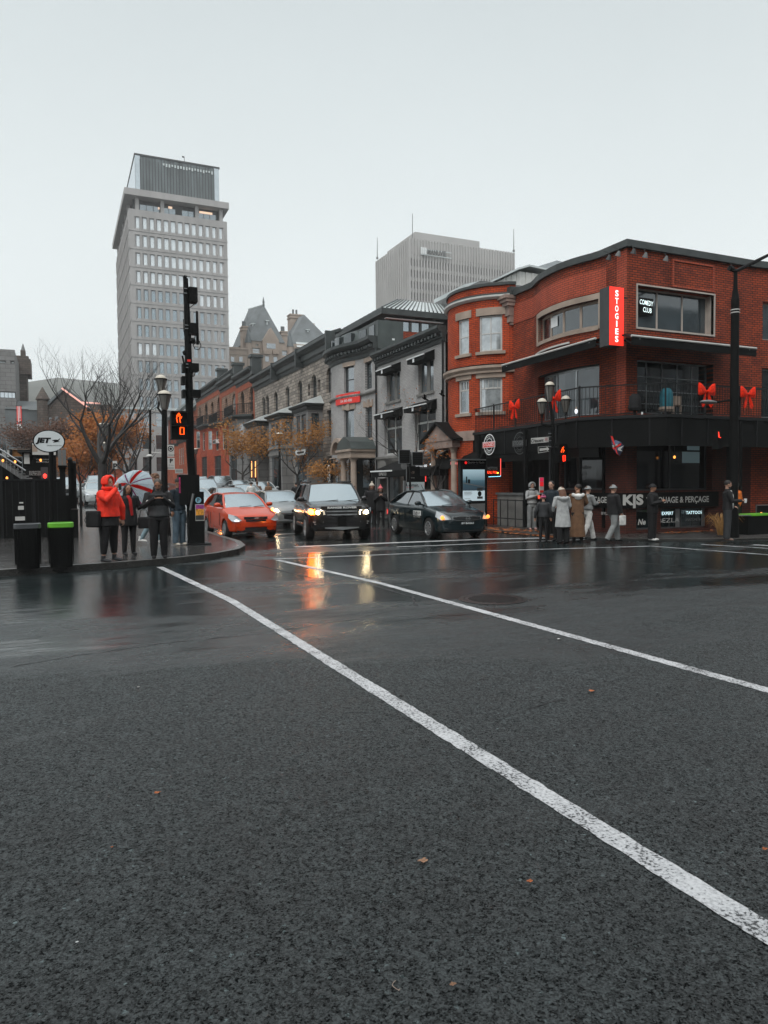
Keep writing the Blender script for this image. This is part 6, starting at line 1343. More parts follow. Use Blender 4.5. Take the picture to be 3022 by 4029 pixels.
d = dup(silver, (7.35, 34.8, gz(34.8)), 0, 'silver car just behind the red hatchback, roof and windscreen in view')
def genericcar(name, label, paint, kind, loc, rz=0, lights=False):
	if kind == 'suv':
		c, fy, ry = car(name, label, M_[paint], 4.7, 1.9, 1.72, 2.75, .34, deck=[(-2.35, .9), (-2.1, 1.0), (-1.2, 1.1), (1.9, 1.15), (2.35, 1.05)], halfw=[(-2.35, .84), (-2, .93), (1.4, .94), (2.35, .88)], cab=(-1.25, -.6, 1.8, 2.2, .82, .65, 1.09, 1.16), zb=.26, detail=False)
		headlamp(c, [(.50, -2.29, .74), (.52, -2.27, .86), (.80, -2.15, .92), (.90, -1.9, .94), (.86, -2.1, .76)], 'lens', inner=(.7, -2.25, .82, .04) if lights else None); surf_box(c, 'grille', 'black_gloss', -.48, .48, -2.33, .6, .86, curve=.16)
	else:
		c, fy, ry = car(name, label, M_[paint], 4.4, 1.76, 1.46, 2.65, .31, deck=[(-2.2, .70), (-1.9, .84), (-1.05, .98), (1.3, 1.02), (2.0, 1.02), (2.2, .92)], halfw=[(-2.2, .75), (-1.9, .85), (1.3, .87), (2.2, .79)], cab=(-1.15, -.3, 1.1, 1.95, .74, .56, .96, 1.03), detail=False)
		headlamp(c, [(.48, -2.14, .62), (.55, -2.10, .68), (.80, -1.78, .84), (.86, -1.74, .74), (.8, -1.98, .64)], 'lens', inner=(.7, -2.06, .70, .04) if lights else None); surf_box(c, 'grille', 'black_gloss', -.45, .45, -2.17, .46, .66, curve=.2)
	place(c, (loc[0], loc[1], gz(loc[1])), rz); return c
s1_ = genericcar('dark_suv', 'dark grey SUV farther up the street, seen over the red hatchback', 'p_grey', 'suv', (7.9, 45))
s2_ = genericcar('grey_sedan', 'pale grey sedan farther up the street between the red and silver cars', 'p_silver', 'sedan', (9.6, 41))
s3_ = genericcar('white_parked_car', 'white car parked nose out in the left parking row, nearest the red hooded woman', 'p_white', 'sedan', (2.05, 50), R_(5))
s4_ = genericcar('silver_parked_suv', 'silver SUV parked second in the left parking row', 'p_silver', 'suv', (.3, 56), R_(5))
dup(s3_, (2.5, 60, gz(60)), 0, 'white car parked behind the first one in the left row'); dup(s4_, (2.9, 68, gz(68)), 0, 'pale SUV parked farther up in the left row'); dup(s3_, (-1.6, 54, gz(54)), R_(3), 'white car parked leftmost, half behind the slim tree')
dup(s4_, (4.2, 78, gz(78)), 0, 'pale SUV far up the street on the left side'); dup(s2_, (5.8, 52, gz(52)), 0, 'pale sedan queuing far back in the left lane'); dup(s1_, (9.8, 58, gz(58)), 0, 'dark SUV far back in the right lane'); dup(s3_, (12.4, 48, gz(48)), 0, 'white car parked along the right kerb by the stone row'); dup(s2_, (12.5, 55, gz(55)), 0, 'grey sedan parked along the right kerb, second from the front'); dup(s1_, (12.5, 62, gz(62)), 0, 'dark SUV parked along the right kerb by the lit shop')
# ================================================================ TREES
M_['bark'] = mat('bark', (.035, .03, .027), .85, var=.35, scale=8, bump=.8, bscale=30); M_['bark_wet'] = mat('bark_wet', (.016, .014, .013), .6, var=.3, scale=8, bump=.6, bscale=30)
def foliage(name, c1, c2, c3):
	m, N, L, B = newmat(name); g_ = N.new('ShaderNodeNewGeometry'); r = ramp(N, L, g_.outputs['Random Per Island'], [(0, c1), (.5, c2), (1, c3)])
	L.new(r.outputs[0], B.inputs['Base Color']); B.inputs['Roughness'].default_value = .55; B.inputs['Specular IOR Level'].default_value = .3
	tr = N.new('ShaderNodeBsdfTranslucent'); L.new(r.outputs[0], tr.inputs[0]); mx = N.new('ShaderNodeMixShader'); mx.inputs[0].default_value = .3
	L.new(B.outputs[0], mx.inputs[1]); L.new(tr.outputs[0], mx.inputs[2]); L.new(mx.outputs[0], N['Material Output'].inputs[0]); return m
M_['fol_orange'] = foliage('foliage_orange', (.30, .085, .015), (.42, .15, .025), (.22, .09, .02))
M_['fol_gold'] = foliage('foliage_gold', (.30, .12, .025), (.42, .20, .05), (.20, .085, .02))
M_['fol_brown'] = foliage('foliage_brown', (.09, .045, .03), (.13, .06, .035), (.06, .035, .025))
def tree(label, base, h, spread, seed, leaves=None, nleaf=0, lsize=.1, trunk_r=.12, fork=.3, bark='bark', levels=4, cat='tree', group=None, name='street_tree', kids=3, up=.55, lean=(0, 0), clump=.35):
	rnd = random.Random(seed); base = Vector(base); t = thing(name, label, cat, tuple(base), group=group)
	tr = MB(); tw = MB(); ends = []
	def grow(p, d, ln, r, lv):
		pts = [p]; rs = [r]; n = 4; dd = d.copy()
		for i in range(n):
			dd = (dd+Vector((rnd.uniform(-.16, .16), rnd.uniform(-.16, .16), rnd.uniform(-.02, .13)*up*2))).normalized(); p = p+dd*(ln/n); pts.append(p); rs.append(r*(1-.42*(i+1)/n))
		(tr if lv <= 1 else tw).tube(pts, rs, 7 if lv == 0 else 5 if lv < 3 else 3, cap=False)
		if lv >= levels: ends.append(p); return
		if lv >= levels-1: ends.append(pts[2])
		k = kids+(1 if rnd.random() < .4 else 0)
		for j in range(k):
			i = n if j == 0 else rnd.randint(2, n); q = pts[i]
			ax = Vector((rnd.uniform(-1, 1), rnd.uniform(-1, 1), rnd.uniform(-.1, .5)*up)); ax = (ax-dd*ax.dot(dd)*.3).normalized()
			nd = (dd*(.9 if j else 1.2)+ax*spread*rnd.uniform(.5, 1.1)+Vector((0, 0, .25*up))).normalized()
			grow(q, nd, ln*rnd.uniform(.58, .82), rs[i]*rnd.uniform(.55, .8), lv+1)
	p0 = base; fz = h*fork; top = base+Vector((lean[0]*fz, lean[1]*fz, fz))
	tr.tube([base-Vector((0, 0, .1)), base+Vector((0, 0, .15)), base.lerp(top, .5)+Vector((rnd.uniform(-.04, .04), 0, 0)), top], [trunk_r*1.35, trunk_r*1.05, trunk_r*.92, trunk_r*.8], 10)
	nl = 4 if levels >= 4 else 3
	for i in range(nl):
		a = 2*math.pi*(i+rnd.uniform(-.2, .2))/nl; d = Vector((math.cos(a)*spread, math.sin(a)*spread, 1.0+rnd.uniform(-.2, .3))).normalized()
		grow(top-Vector((0, 0, rnd.uniform(0, .25)*fz*.6)), d, (h-fz)*.42, trunk_r*.55, 1)
	tr.build('trunk', M_[bark], t, smooth=60)
	if tw.v: tw.build('branches', M_[bark], t, smooth=60)
	if leaves:
		mb = MB()
		for i in range(nleaf):
			e_ = rnd.choice(ends); c = e_+Vector((rnd.gauss(0, clump), rnd.gauss(0, clump), rnd.gauss(0, clump*.55)))
			s_ = lsize*rnd.uniform(.6, 1.3); a = Vector((rnd.uniform(-1, 1), rnd.uniform(-1, 1), rnd.uniform(-.6, .6))).normalized(); b = a.orthogonal().normalized(); b = (b+a.cross(b)*rnd.uniform(-1, 1)).normalized()
			mb.add([c-a*s_, c-b*s_*.45, c+a*s_, c+b*s_*.45], [(0, 1, 2, 3)])
		mb.build('crown', M_[leaves], t)
	return t
def xat(u, Y, v=1900): d = ray(u, v); return d.x/d.y*Y
def zt_(u, v, Y): return PY(u, v, Y).z
def base(u, Y): return (xat(u, Y), Y, gz(Y)+.1)
tree('large bare tree with a wide fan of branches behind the red hooded woman', base(403, 36), zt_(403, 1400, 36)+.3, 1.0, 12, bark='bark_wet', trunk_r=.22, fork=.33, levels=5, kids=3, up=.75)
tree('slim bare young tree just left of the large bare tree', base(316, 31), 4.2, .6, 5, bark='bark_wet', trunk_r=.05, fork=.45, levels=3, kids=2)
tree('bare tree with fine twigs in front of the tower foot', base(504, 46), zt_(504, 1530, 46), .9, 21, bark='bark_wet', trunk_r=.13, fork=.28, levels=5, kids=2)
tree('small bare tree right of the fine twigged one', base(534, 56), 6.0, .9, 22, bark='bark_wet', trunk_r=.10, fork=.3, levels=4, kids=3)
tree('bright orange leafed tree behind the large bare tree', base(425, 74), zt_(425, 1640, 74)-1, 1.0, 31, 'fol_orange', 9000, .16, trunk_r=.2, fork=.22, levels=4, clump=.75, cat='tree')
tree('orange tree left of centre behind the oval sign post', base(345, 80), zt_(340, 1740, 80)-1, 1.15, 32, 'fol_orange', 8000, .17, trunk_r=.2, fork=.2, levels=4, clump=.8)
tree('brownish tree with few orange leaves in front of the chapel', base(285, 88), zt_(285, 1665, 88)-1.5, 1.1, 33, 'fol_brown', 9000, .16, trunk_r=.2, fork=.3, levels=4, clump=.8)
tree('brown leafed tree in front of the chapel buttress', base(175, 92), zt_(175, 1665, 92)-1.5, 1.2, 34, 'fol_brown', 8000, .16, trunk_r=.2, fork=.3, levels=4, clump=.8)
tree('golden tree spreading over the street, nearest the traffic pole', (13.9, 14/1*0+13.9/(ray(955, 1900).x/ray(955, 1900).y), .1+gz(50)), 6.3, 1.5, 41, 'fol_gold', 4200, .11, trunk_r=.11, fork=.33, levels=5, kids=2, clump=.5, up=.4)
yy = 14.2/(ray(1185, 1900).x/ray(1185, 1900).y); print('tree y', yy)
tree('golden leafed tree with leaning trunk in front of the stone row', (14.2, yy, .1+gz(yy)), zt_(1150, 1650, yy)-gz(yy)+.2, 1.2, 44, 'fol_gold', 2300, .085, trunk_r=.09, fork=.32, levels=5, kids=2, clump=.28, up=.5, bark='bark_wet', lean=(-.12, .1))
yy = 14.3/(ray(1290, 1900).x/ray(1290, 1900).y)
tree('low golden tree crown in front of the stone row door', (14.3, yy, .1+gz(yy)), 3.4, 1.3, 46, 'fol_gold', 1300, .075, trunk_r=.05, fork=.45, levels=3, clump=.3, up=.25)
yy = 14.5/(ray(1620, 1900).x/ray(1620, 1900).y); print('bare y', yy)
tree('nearly bare tree with a few orange leaves before the grey brick house', (14.5, yy, .1), zt_(1620, 1500, yy)-.1, .8, 52, 'fol_orange', 90, .05, trunk_r=.07, fork=.35, levels=5, kids=2, bark='bark_wet', clump=.12)
tree('small bare tree with dark red leaves beside the entrance portico', (14.6, 14.6/(ray(1720, 1900).x/ray(1720, 1900).y), .1), 3.6, .8, 55, 'fol_orange', 260, .06, trunk_r=.05, fork=.4, levels=4, kids=2, bark='bark_wet', clump=.16)
t = thing('ornamental_grass', 'dry golden ornamental grass clump in a planter by the tall lamp pole', 'plant', (18.1, 15.6, .05)); rnd = random.Random(8); mb = MB()
for i in range(110):
	a = rnd.uniform(0, 6.28); r = rnd.uniform(.0, .12); l = rnd.uniform(.35, .85); b = Vector((18.1+r*math.cos(a), 15.6+r*math.sin(a), .05)); o = Vector((math.cos(a), math.sin(a), 0))*rnd.uniform(.1, .45)*l
	mb.tube([b, b+o*.4+Vector((0, 0, l*.6)), b+o*1.0+Vector((0, 0, l*.85)), b+o*1.5+Vector((0, 0, l*.6))], [.009, .008, .006, .002], 3, cap=False)
mb.build('blades', mat('dry_grass', (.32, .17, .05), .6, var=.4, scale=6), t)
MB().lathe((18.1, 15.6, .04), [(.16, 0), (.18, .03), (.16, .05)], 12).build('crown_base', M_['bark'], t)
# ================================================================ STREET FURNITURE AND SIGNS
def r1(x, y): return (x/2.183, 1300+y/2.183)
def r7(x, y): return (1700+x/2.37, 1600+y/2.37)
def rk(x, y): return (600+x/3.403, 1050+y/3.403)      # enlarged view of the traffic pole
def rj(x, y): return (600+x/5.53, 1600+y/5.53)
def prect(par, nm, m, a, b, Y, th=.1, world=True):     # box whose front face spans two photo pixels on the plane y = Y
	p, q = PY(*a, Y), PY(*b, Y); return MB().box(min(p.x, q.x), max(p.x, q.x), Y, Y+th, min(p.z, q.z), max(p.z, q.z)).build(nm, M_[m] if isinstance(m, str) else m, par)
Yp = 19.75; px0 = PY(775, 2130, Yp).x
t = thing('traffic_signal_pole', 'tall black signal pole with cabinets, cameras and an orange hand pedestrian signal', 'signal pole', (px0, Yp, .13))
top = PY(*rk(443, 155), Yp); bot = PY(775, 2138, Yp)
mid1 = PY(*rk(470, 800), Yp); mid2 = PY(*rk(490, 1600), Yp)
MB().tube([(bot.x, Yp, .1), (PY(*rj(818, 900), Yp).x, Yp, PY(*rj(818, 900), Yp).z), mid2, mid1, top], [.11, .105, .10, .085, .065], 12).build('pole', M_['black'], t, smooth=50)
prect(t, 'control_cabinet', 'black', (743, 1935), (806, 2140), Yp-.22, .4); prect(t, 'upper_cabinet', 'black', (704, 1868), (787, 1985), Yp-.2, .34)
MB().box(px0-.3, px0+.32, Yp-.35, Yp+.3, .13, .17).build('base_plate', M_['iron'], t)
prect(t, 'poster_strip', mat('pink_strip', (.35, .02, .10), .5, var=.6, scale=25), (704, 1878), (711, 1940), Yp-.215, .01)
prect(t, 'red_band', 'red', rk(468, 1238), rk(514, 1270), Yp-.11, .05)
for k, (a, b) in enumerate(((rk(490, 262), rk(607, 470)), (rk(505, 745), rk(618, 895)), (rk(410, 1290), rk(450, 1405)), (rk(512, 1285), rk(625, 1395)), (rk(398, 1460), rk(450, 1570)), (rk(408, 1640), rk(450, 1745)), (rk(520, 1640), rk(648, 1740)))):
	prect(t, 'equipment_box' if k < 2 else 'signal_head', 'black', a, b, Yp-.18, .3)
for y in (287, 350, 778, 823, 1300, 1345): prect(t, 'clamp_band', 'steel', rk(425 if y < 400 else 437, y-5), rk(465 if y < 400 else 480, y+5), Yp-.115, .02)
a, b = PY(*rk(595, 595), Yp), PY(*rk(605, 1040), Yp); MB().tube([a, (a.x, Yp, (a.z+b.z)/2), b], [.03, .035, .04], 6).build('antenna', M_['black'], t)
a = PY(*rk(415, 125), Yp); b = PY(*rk(455, 150), Yp); MB().tube([a, b], [.04, .07], 8).build('camera', M_['black'], t)
a, b, c = PY(*rk(410, 1160), Yp), PY(*rk(400, 1190), Yp), PY(*rk(425, 1300), Yp); MB().tube([PY(*rk(440, 1150), Yp), a], [.07, .05], 8).tube([b, c], .025, 5).build('camera', M_['black'], t)
a = PY(*rk(530, 1000), Yp); MB().ell((a.x, Yp-.1, a.z), (.08, .08, .08)).build('camera', M_['black'], t)
for P in (((530, 480), (560, 500), (500, 545)), ((575, 900), (565, 960), (580, 1020), (540, 1045)), ((540, 1040), (570, 1100), (620, 1110), (650, 1060), (625, 990)), ((540, 1400), (545, 1450), (530, 1480)), ((575, 1400), (560, 1460), (530, 1470)), ((415, 700), (420, 850), (435, 940))):
	MB().tube([PY(*rk(*q), Yp-.1) for q in P], .012, 5).build('cable', M_['black'], t)
hd = prect(t, 'pedestrian_signal', 'black', (674, 1620), (737, 1728), Yp-.35, .25)
for z in (1620, 1674, 1728):
	a, b = PY(672, z, Yp-.35), PY(739, z, Yp-.35); MB().box(a.x, b.x, Yp-.5, Yp-.3, a.z-.012, a.z+.012).build('visor', M_['black'], t)
oh = emit('signal_orange', (1, .07, .004), 3.2)
for P in (((575, 140), (535, 190), (525, 260), (545, 345)), ((575, 140), (605, 190), (590, 270), (612, 350)), ((612, 260), (640, 215)), ((540, 200), (605, 205)), ((560, 165), (590, 190))):
	MB().tube([PY(*rj(*q), Yp-.37) for q in P], .011, 5).build('hand_symbol', oh, t)
for P in (((605, 455), (680, 455), (685, 600), (605, 600), (605, 455)),): MB().tube([PY(*rj(*q), Yp-.37) for q in P], .014, 5).build('countdown_digit', oh, t)
p = PY(*r3(166, 1178), Yp-.22); q = MB(); n = 20
q.add([(p.x, Yp-.232, p.z)]+[(p.x+.078*math.cos(6.283*i/n), Yp-.232, p.z+.078*math.sin(6.283*i/n)) for i in range(n)], [(0, i+1, (i+1) % n+1) for i in range(n)]).build('parking_disc', mat('pdisc', (.20, .42, .52), .5), t)
text('P', (p.x, Yp-.236, p.z), (1, 0, 0), (0, 0, 1), .09, M_['darkgrey'], t, bold=.03)
st_ = prect(t, 'sticker_poster', 'offwhite', r3(142, 1212), r3(217, 1345), Yp-.232, .01)
for nm, m, a, b in (('poster_top', mat('poster_purple', (.25, .04, .2), .5, var=.6, scale=40), (146, 1216), (213, 1248)), ('poster_art', mat('poster_art', (.6, .26, .03), .5, var=.7, scale=22), (146, 1250), (213, 1300)), ('poster_foot', M_['cornice'], (146, 1302), (213, 1338))): prect(st_, nm, m, r3(*a), r3(*b), Yp-.24, .007)
a, b = PY(*r3(125, 1125), Yp-.25), PY(*r3(100, 1260), Yp-.25); MB().tube([a, b], .03, 8).build('clear_tube', M_['grey'], t)
t = thing('glass_sign_frame', 'thin pale empty sign frame beside the traffic pole with a small white plate', 'sign frame', tuple(PY(*rj(660, 1470), 20.2)))
P = [PY(*rj(*q), 20.2) for q in ((570, 1470), (768, 1470), (765, 1150), (745, 720))]; MB().tube(P, .012, 5, cap=True).build('frame', M_['steel'], t)
a, b = PY(*rj(492, 1355), 20.2), PY(*rj(662, 1450), 20.2); MB().box(a.x, b.x, 20.18, 20.2, b.z, a.z).build('plate', M_['offwhite'], t); text('DESTINATION', ((a.x+b.x)/2, 20.175, (a.z+b.z)/2), (1, 0, 0), (0, 0, 1), .04, M_['darkgrey'], t, width=(b.x-a.x)*.8)
def lantern(par, x, y, z, r=.17, h=.36, lit=False):
	"""globe lantern: z is the bottom of the tapered basket"""
	MB().lathe((x, y, z), [(r*.35, 0), (r*.5, .03), (r*.96, h*.72), (r*.96, h*.76)], 10).build('glass_basket', M_['lampglass'], par, smooth=None)
	mb = MB()
	for i in range(5): a = 6.283*i/5; mb.tube([(x+r*.5*math.cos(a), y+r*.5*math.sin(a), z+.02), (x+r*1.0*math.cos(a), y+r*1.0*math.sin(a), z+h*.74)], .008, 4)
	mb.lathe((x, y, z+h*.74), [(r*1.12, 0), (r*1.12, .03), (r*.9, .04)], 14); mb.lathe((x, y, z-.1), [(r*.3, 0), (r*.22, .06), (r*.4, .1)], 10); mb.build('lantern_frame', M_['black'], par)
	MB().lathe((x, y, z+h*.76), [(r*1.0, 0), (r*.95, .05), (r*.7, .11), (r*.25, .145), (.01, .15)], 14).build('lamp_cap', M_['lampcap'], par, smooth=50)
M_['lampglass'] = glass('lampglass', (.11, .10, .085), .12, .3, var=.3, scale=5); M_['lampcap'] = mat('lamp_cap', (.52, .48, .40), .5, var=.1)
Yl = 23.8; a = PY(*r1(1400, 525), Yl); b = PY(*r1(1412, 690), Yl); c = PY(*r1(1412, 1290), Yl)
t = thing('street_lamp', 'black double headed street lamp with pale domed caps left of the signal pole', 'street lamp', (c.x, Yl, .13))
MB().tube([(c.x+.02, Yl, .1), (c.x+.01, Yl, 1.0), (c.x, Yl, c.z), (b.x, Yl, b.z)], [.16, .11, .10, .08], 12).build('pole', M_['black'], t, smooth=40)
lantern(t, b.x, Yl-.05, b.z+.02, .20, .62); lantern(t, a.x-.02, Yl+.3, a.z+.04, .18, .5)
MB().tube([(b.x, Yl, b.z-.2), (a.x-.14, Yl+.2, b.z+.1), (a.x-.02, Yl+.3, a.z)], .035, 6).build('arm', M_['black'], t)
MB().tube([PY(*r1(1425, 690), Yl), PY(*r1(1440, 820), Yl)], .03, 6).build('camera', M_['grey'], t)
for k, (A, Bq) in enumerate((((658, 1750), (686, 1797)), ((659, 1801), (688, 1848)))):
	s_ = thing('parking_sign', ['white no parking sign with ring symbol on the lamp pole', 'white P sign reading 3 h below the ring sign on the lamp pole'][k], 'sign', tuple(PY(*Bq, Yl-.2)))
	a, b = PY(*A, Yl-.2), PY(*Bq, Yl-.2); MB().box(a.x, b.x, Yl-.2, Yl-.19, b.z, a.z).build('plate', M_['offwhite'], s_)
	cx = (a.x+b.x)/2; zt = a.z-(a.z-b.z)*.33; y_ = Yl-.205
	if k == 0:
		mb = MB(); n = 20; mb.add([(cx+q*math.cos(6.283*i/n), y_, zt+q*math.sin(6.283*i/n)) for q in (.065, .09) for i in range(n)], [(i, (i+1) % n, n+(i+1) % n, n+i) for i in range(n)]); mb.add([(cx+.04*math.cos(6.283*i/n), y_, zt+.04*math.sin(6.283*i/n)) for i in range(n)], [tuple(range(n))]); mb.build('symbol', M_['black'], s_)
	else: text('P', (cx, y_, zt+.02), (1, 0, 0), (0, 0, 1), .13, M_['black'], s_, bold=.03); text('3 min', (cx, y_, b.z+.14), (1, 0, 0), (0, 0, 1), .045, M_['darkgrey'], s_)
	d = 1 if k == 0 else -1; MB().box(cx-.08, cx+.08, y_, y_+.005, b.z+.045, b.z+.06).add([(cx+d*.09, y_, b.z+.03), (cx+d*.09, y_, b.z+.075), (cx+d*.12, y_, b.z+.052)], [(0, 1, 2)]).build('arrow', M_['black'], s_)
Yf = 55.; a = PY(*r1(897, 785), Yf)
t = thing('street_lamp', 'distant double lamp seen through the large bare tree', 'street lamp', (a.x, Yf, gz(Yf)))
MB().tube([(a.x, Yf, gz(Yf)), (a.x, Yf, a.z-1.4)], [.12, .08], 8).build('pole', M_['black'], t); lantern(t, a.x, Yf, a.z-.9, .42, .9); lantern(t, a.x+.05, Yf-.2, a.z-2.1, .28, .7)
for k, (X_, Yq, lab) in enumerate(((14.0, 52, 'street lamp with pale cap standing among the golden trees'), (14.0, 78, 'distant twin street lamp just right of the signal pole'))):
	u_, v_ = (r3(827, 610) if k == 0 else r3(145, 745)); Yq = 14.0/(ray(u_, 1700).x/ray(u_, 1700).y); a = PY(u_, v_, Yq)
	t = thing('street_lamp', lab, 'street lamp', (a.x, Yq, gz(Yq))); MB().tube([(a.x, Yq, gz(Yq)), (a.x, Yq, a.z-.8)], [.1, .07], 8).build('pole', M_['black'], t); lantern(t, a.x, Yq, a.z-.8, .27, .7)
	if k: lantern(t, a.x-.3, Yq, a.z-.9, .24, .7)
Yb = 30.; a, b = PY(*r1(1290, 685), Yb), PY(*r1(1285, 1300), Yb)
t = thing('banner_pole', 'slim dark pole with two thin white banner arms left of the double lamp', 'pole', (b.x, Yb, gz(Yb)))
MB().tube([(b.x, Yb, gz(Yb)), a], .045, 8).build('pole', M_['black'], t)
for y in (690, 1045): MB().tube([PY(*r1(1285, y), Yb), PY(*r1(1392, y+8), Yb)], .022, 5).build('banner_arm', M_['offwhite'], t)
a = PY(*r1(1285, 1082), Yb); MB().lathe((a.x, Yb, a.z), [(.13, 0), (.13, .03), (.05, .08)], 10).build('collar', M_['offwhite'], t)
Yq = 42.; t = thing('red_sign', 'red square sign between the red hood and the umbrella', 'sign', tuple(PY(*r1(990, 1335), Yq))); a, b = PY(*r1(967, 1262), Yq), PY(*r1(1012, 1335), Yq)
MB().box(a.x, b.x, Yq, Yq+.03, b.z, a.z).build('board', M_['red'], t); MB().tube([((a.x+b.x)/2, Yq+.05, gz(Yq)), ((a.x+b.x)/2, Yq+.05, a.z)], .03, 6).build('post', M_['iron'], t)
Yq = 40.; t = thing('small_parking_sign', 'small white P sign on a thin post behind the tree trunk', 'sign', tuple(PY(*r1(985, 1335), Yq))); a, b = PY(*r1(967, 1120), Yq), PY(*r1(1008, 1190), Yq)
MB().box(a.x, b.x, Yq, Yq+.02, b.z, a.z).build('board', M_['offwhite'], t); text('P', ((a.x+b.x)/2, Yq-.01, a.z-.3), (1, 0, 0), (0, 0, 1), .28, M_['black'], t, bold=.03); MB().tube([((a.x+b.x)/2, Yq+.05, gz(Yq)), ((a.x+b.x)/2, Yq+.05, a.z)], .03, 6).build('post', M_['iron'], t)
Yq = 21.6; t = thing('red_bar_post', 'slim grey post with red and white bar and curved red handle by the signal cabinet', 'post', tuple(PY(*r1(1558, 1735), Yq)))
a = PY(*r1(1558, 1735), Yq); b = PY(*r1(1558, 1530), Yq); MB().tube([(b.x, Yq, .13), b], .025, 8).build('post', M_['steel'], t)
prect(t, 'red_bar', 'red', r1(1525, 1512), r1(1593, 1530), Yq-.05, .2); prect(t, 'white_bar', 'steel', r1(1525, 1500), r1(1593, 1512), Yq-.04, .2)
MB().tube([PY(*r1(*q), Yq) for q in ((1545, 1500), (1530, 1450), (1525, 1420), (1540, 1412))], .035, 8).build('curved_handle', M_['red'], t)
def bin_(name, label, A, Bq, rimm, top=None):
	a, b = PY(*A, 15.45), PY(*Bq, 15.45); x = (a.x+b.x)/2; r = (b.x-a.x)/2
	t = thing(name, label, 'bin', (x, 15.65, .13)); z1 = a.z
	rings = []
	def sq(rr, z, n=20): return [Vector((x+rr*math.copysign(abs(math.cos(6.283*i/n))**.6, math.cos(6.283*i/n)), 15.65+rr*math.copysign(abs(math.sin(6.283*i/n))**.6, math.sin(6.283*i/n)), z)) for i in range(n)]
	MB().loft([sq(r*.88, .13), sq(r*.90, .3), sq(r*.97, z1-.08)]).build('body', M_['black'], t, smooth=30)
	MB().loft([sq(r*1.0, z1-.09), sq(r*1.04, z1-.08), sq(r*1.03, z1), sq(r*.92, z1+.01), sq(r*.9, z1-.06)], cap=False).build('rim', M_[rimm], t, smooth=30)
	MB().loft([sq(r*.92, z1-.08), sq(r*.9, z1-.06)]).build('lid', M_['black'], t)
	mb = MB()
	for i in range(20):
		p = sq(r*.975, .5)[i]; mb.tube([p+Vector((0, 0, -.3)), p+Vector((0, 0, z1-.6))], .008, 4, cap=False)
	mb.build('ribs', M_['black'], t)
	return t
M_['green'] = mat('lime_green', (.13, .42, .03), .4, var=.15); M_['rimgrey'] = mat('rim_grey', (.06, .065, .07), .4)
bin_('litter_bin', 'black ribbed litter bin with dark grey rim, left of the green rimmed one', (52, 2064), (163, 2237), 'rimgrey'); bin_('litter_bin', 'black ribbed recycling bin with lime green rim beside the kerb', (187, 2060), (293, 2230), 'green')
Yt = 25.
t = thing('terrace_fence', 'black board fence of a terrace along the left pavement', 'fence', (-3, Yt, .13))
a = PY(*r1(520, 1288), Yt); b = PY(*r1(645, 1415), Yt)
MB().box(-12, a.x, Yt, Yt+.08, .13, a.z).build('board_panel', M_['black'], t); MB().box(a.x, b.x, Yt, Yt+.08, .13, b.z).build('board_panel', M_['black'], t)
MB().box(b.x-.05, b.x, Yt, Yt+6, .13, b.z).build('board_panel', M_['black'], t)
mb = MB(); x_ = -12
while x_ < a.x: mb.box(x_, x_+.02, Yt-.012, Yt, .2, a.z-.05); x_ += .18
mb.build('board_joints', M_['iron'], t); MB().box(-12, a.x+.02, Yt-.03, Yt+.12, a.z, a.z+.05).build('top_rail', M_['iron'], t)
for x_ in (-2.6, -1.7, -.8): MB().box(x_, x_+.07, Yt-.05, Yt-.012, .13, a.z).build('fence_post', M_['iron'], t)
for x0, y0, x1, y1 in ((155, 1508, 205, 1540), (165, 1475, 200, 1486), (130, 1600, 215, 1632)): prect(t, 'white_emblem', 'offwhite', r1(x0, y0), r1(x1, y1), Yt-.07, .02)
for k, x_ in enumerate((603, 632)):
	p = PY(*r1(x_, 1110+k*30), Yt-.2); s_ = thing('dark_post', ['tall slim black post at the end of the terrace fence, left one', 'tall slim black post at the end of the terrace fence, right one'][k], 'post', (p.x, Yt-.2, .13))
	MB().box(p.x-.07, p.x+.07, Yt-.27, Yt-.13, .13, p.z).build('shaft', M_['black'], s_); MB().lathe((p.x, Yt-.2, p.z), [(.09, 0), (.06, .05), (.01, .08)], 8).build('cap', M_['iron'], s_)
a, b = PY(*r1(640, 1540), 24.3), PY(*r1(676, 1775), 24.3); t = thing('planter_box', 'dark planter box at the end of the terrace fence', 'planter', (b.x-.2, 24.5, .13))
MB().box(a.x-.1, b.x, 24.3, 25.2, .13, a.z).build('box', M_['black'], t); MB().box(a.x-.08, b.x-.02, 24.32, 25.18, a.z, a.z+.02).build('soil', M_['bark'], t)
Yj = 24.4; c = PY(*r1(422, 952), Yj); rx = PY(*r1(554, 952), Yj).x-c.x; rz_ = c.z-PY(*r1(422, 1044), Yj).z
t = thing('oval_sign', 'white oval JET sign with a small aeroplane on a black post', 'sign', (c.x, Yj, .13))
def oval(k, y, th, m, nm): n = 36; MB().prism([(c.x+rx*k*math.cos(6.283*i/n), y, c.z+rz_*k*math.sin(6.283*i/n)) for i in range(n)], (0, th, 0)).build(nm, M_[m] if isinstance(m, str) else m, t)
oval(1.05, Yj, .12, 'black', 'casing'); oval(.97, Yj-.012, .012, mat('sign_panel', (.60, .65, .66), .4, var=.04), 'face')
text('JET', (c.x-rx*.38, Yj-.016, c.z+rz_*.06), (1, 0, 0), (0, 0, 1), rz_*.42, M_['black'], t, bold=.06, width=rx*1.0, shear=.2)
text('jetexpressive.com', (c.x+rx*.33, Yj-.016, c.z-rz_*.38), (1, 0, 0), (0, 0, 1), rz_*.14, M_['darkgrey'], t, width=rx*.95)
def ap(x, y): p = PY(x/3.95, 1650+y/3.95, Yj-.017); return p     # from the enlarged view
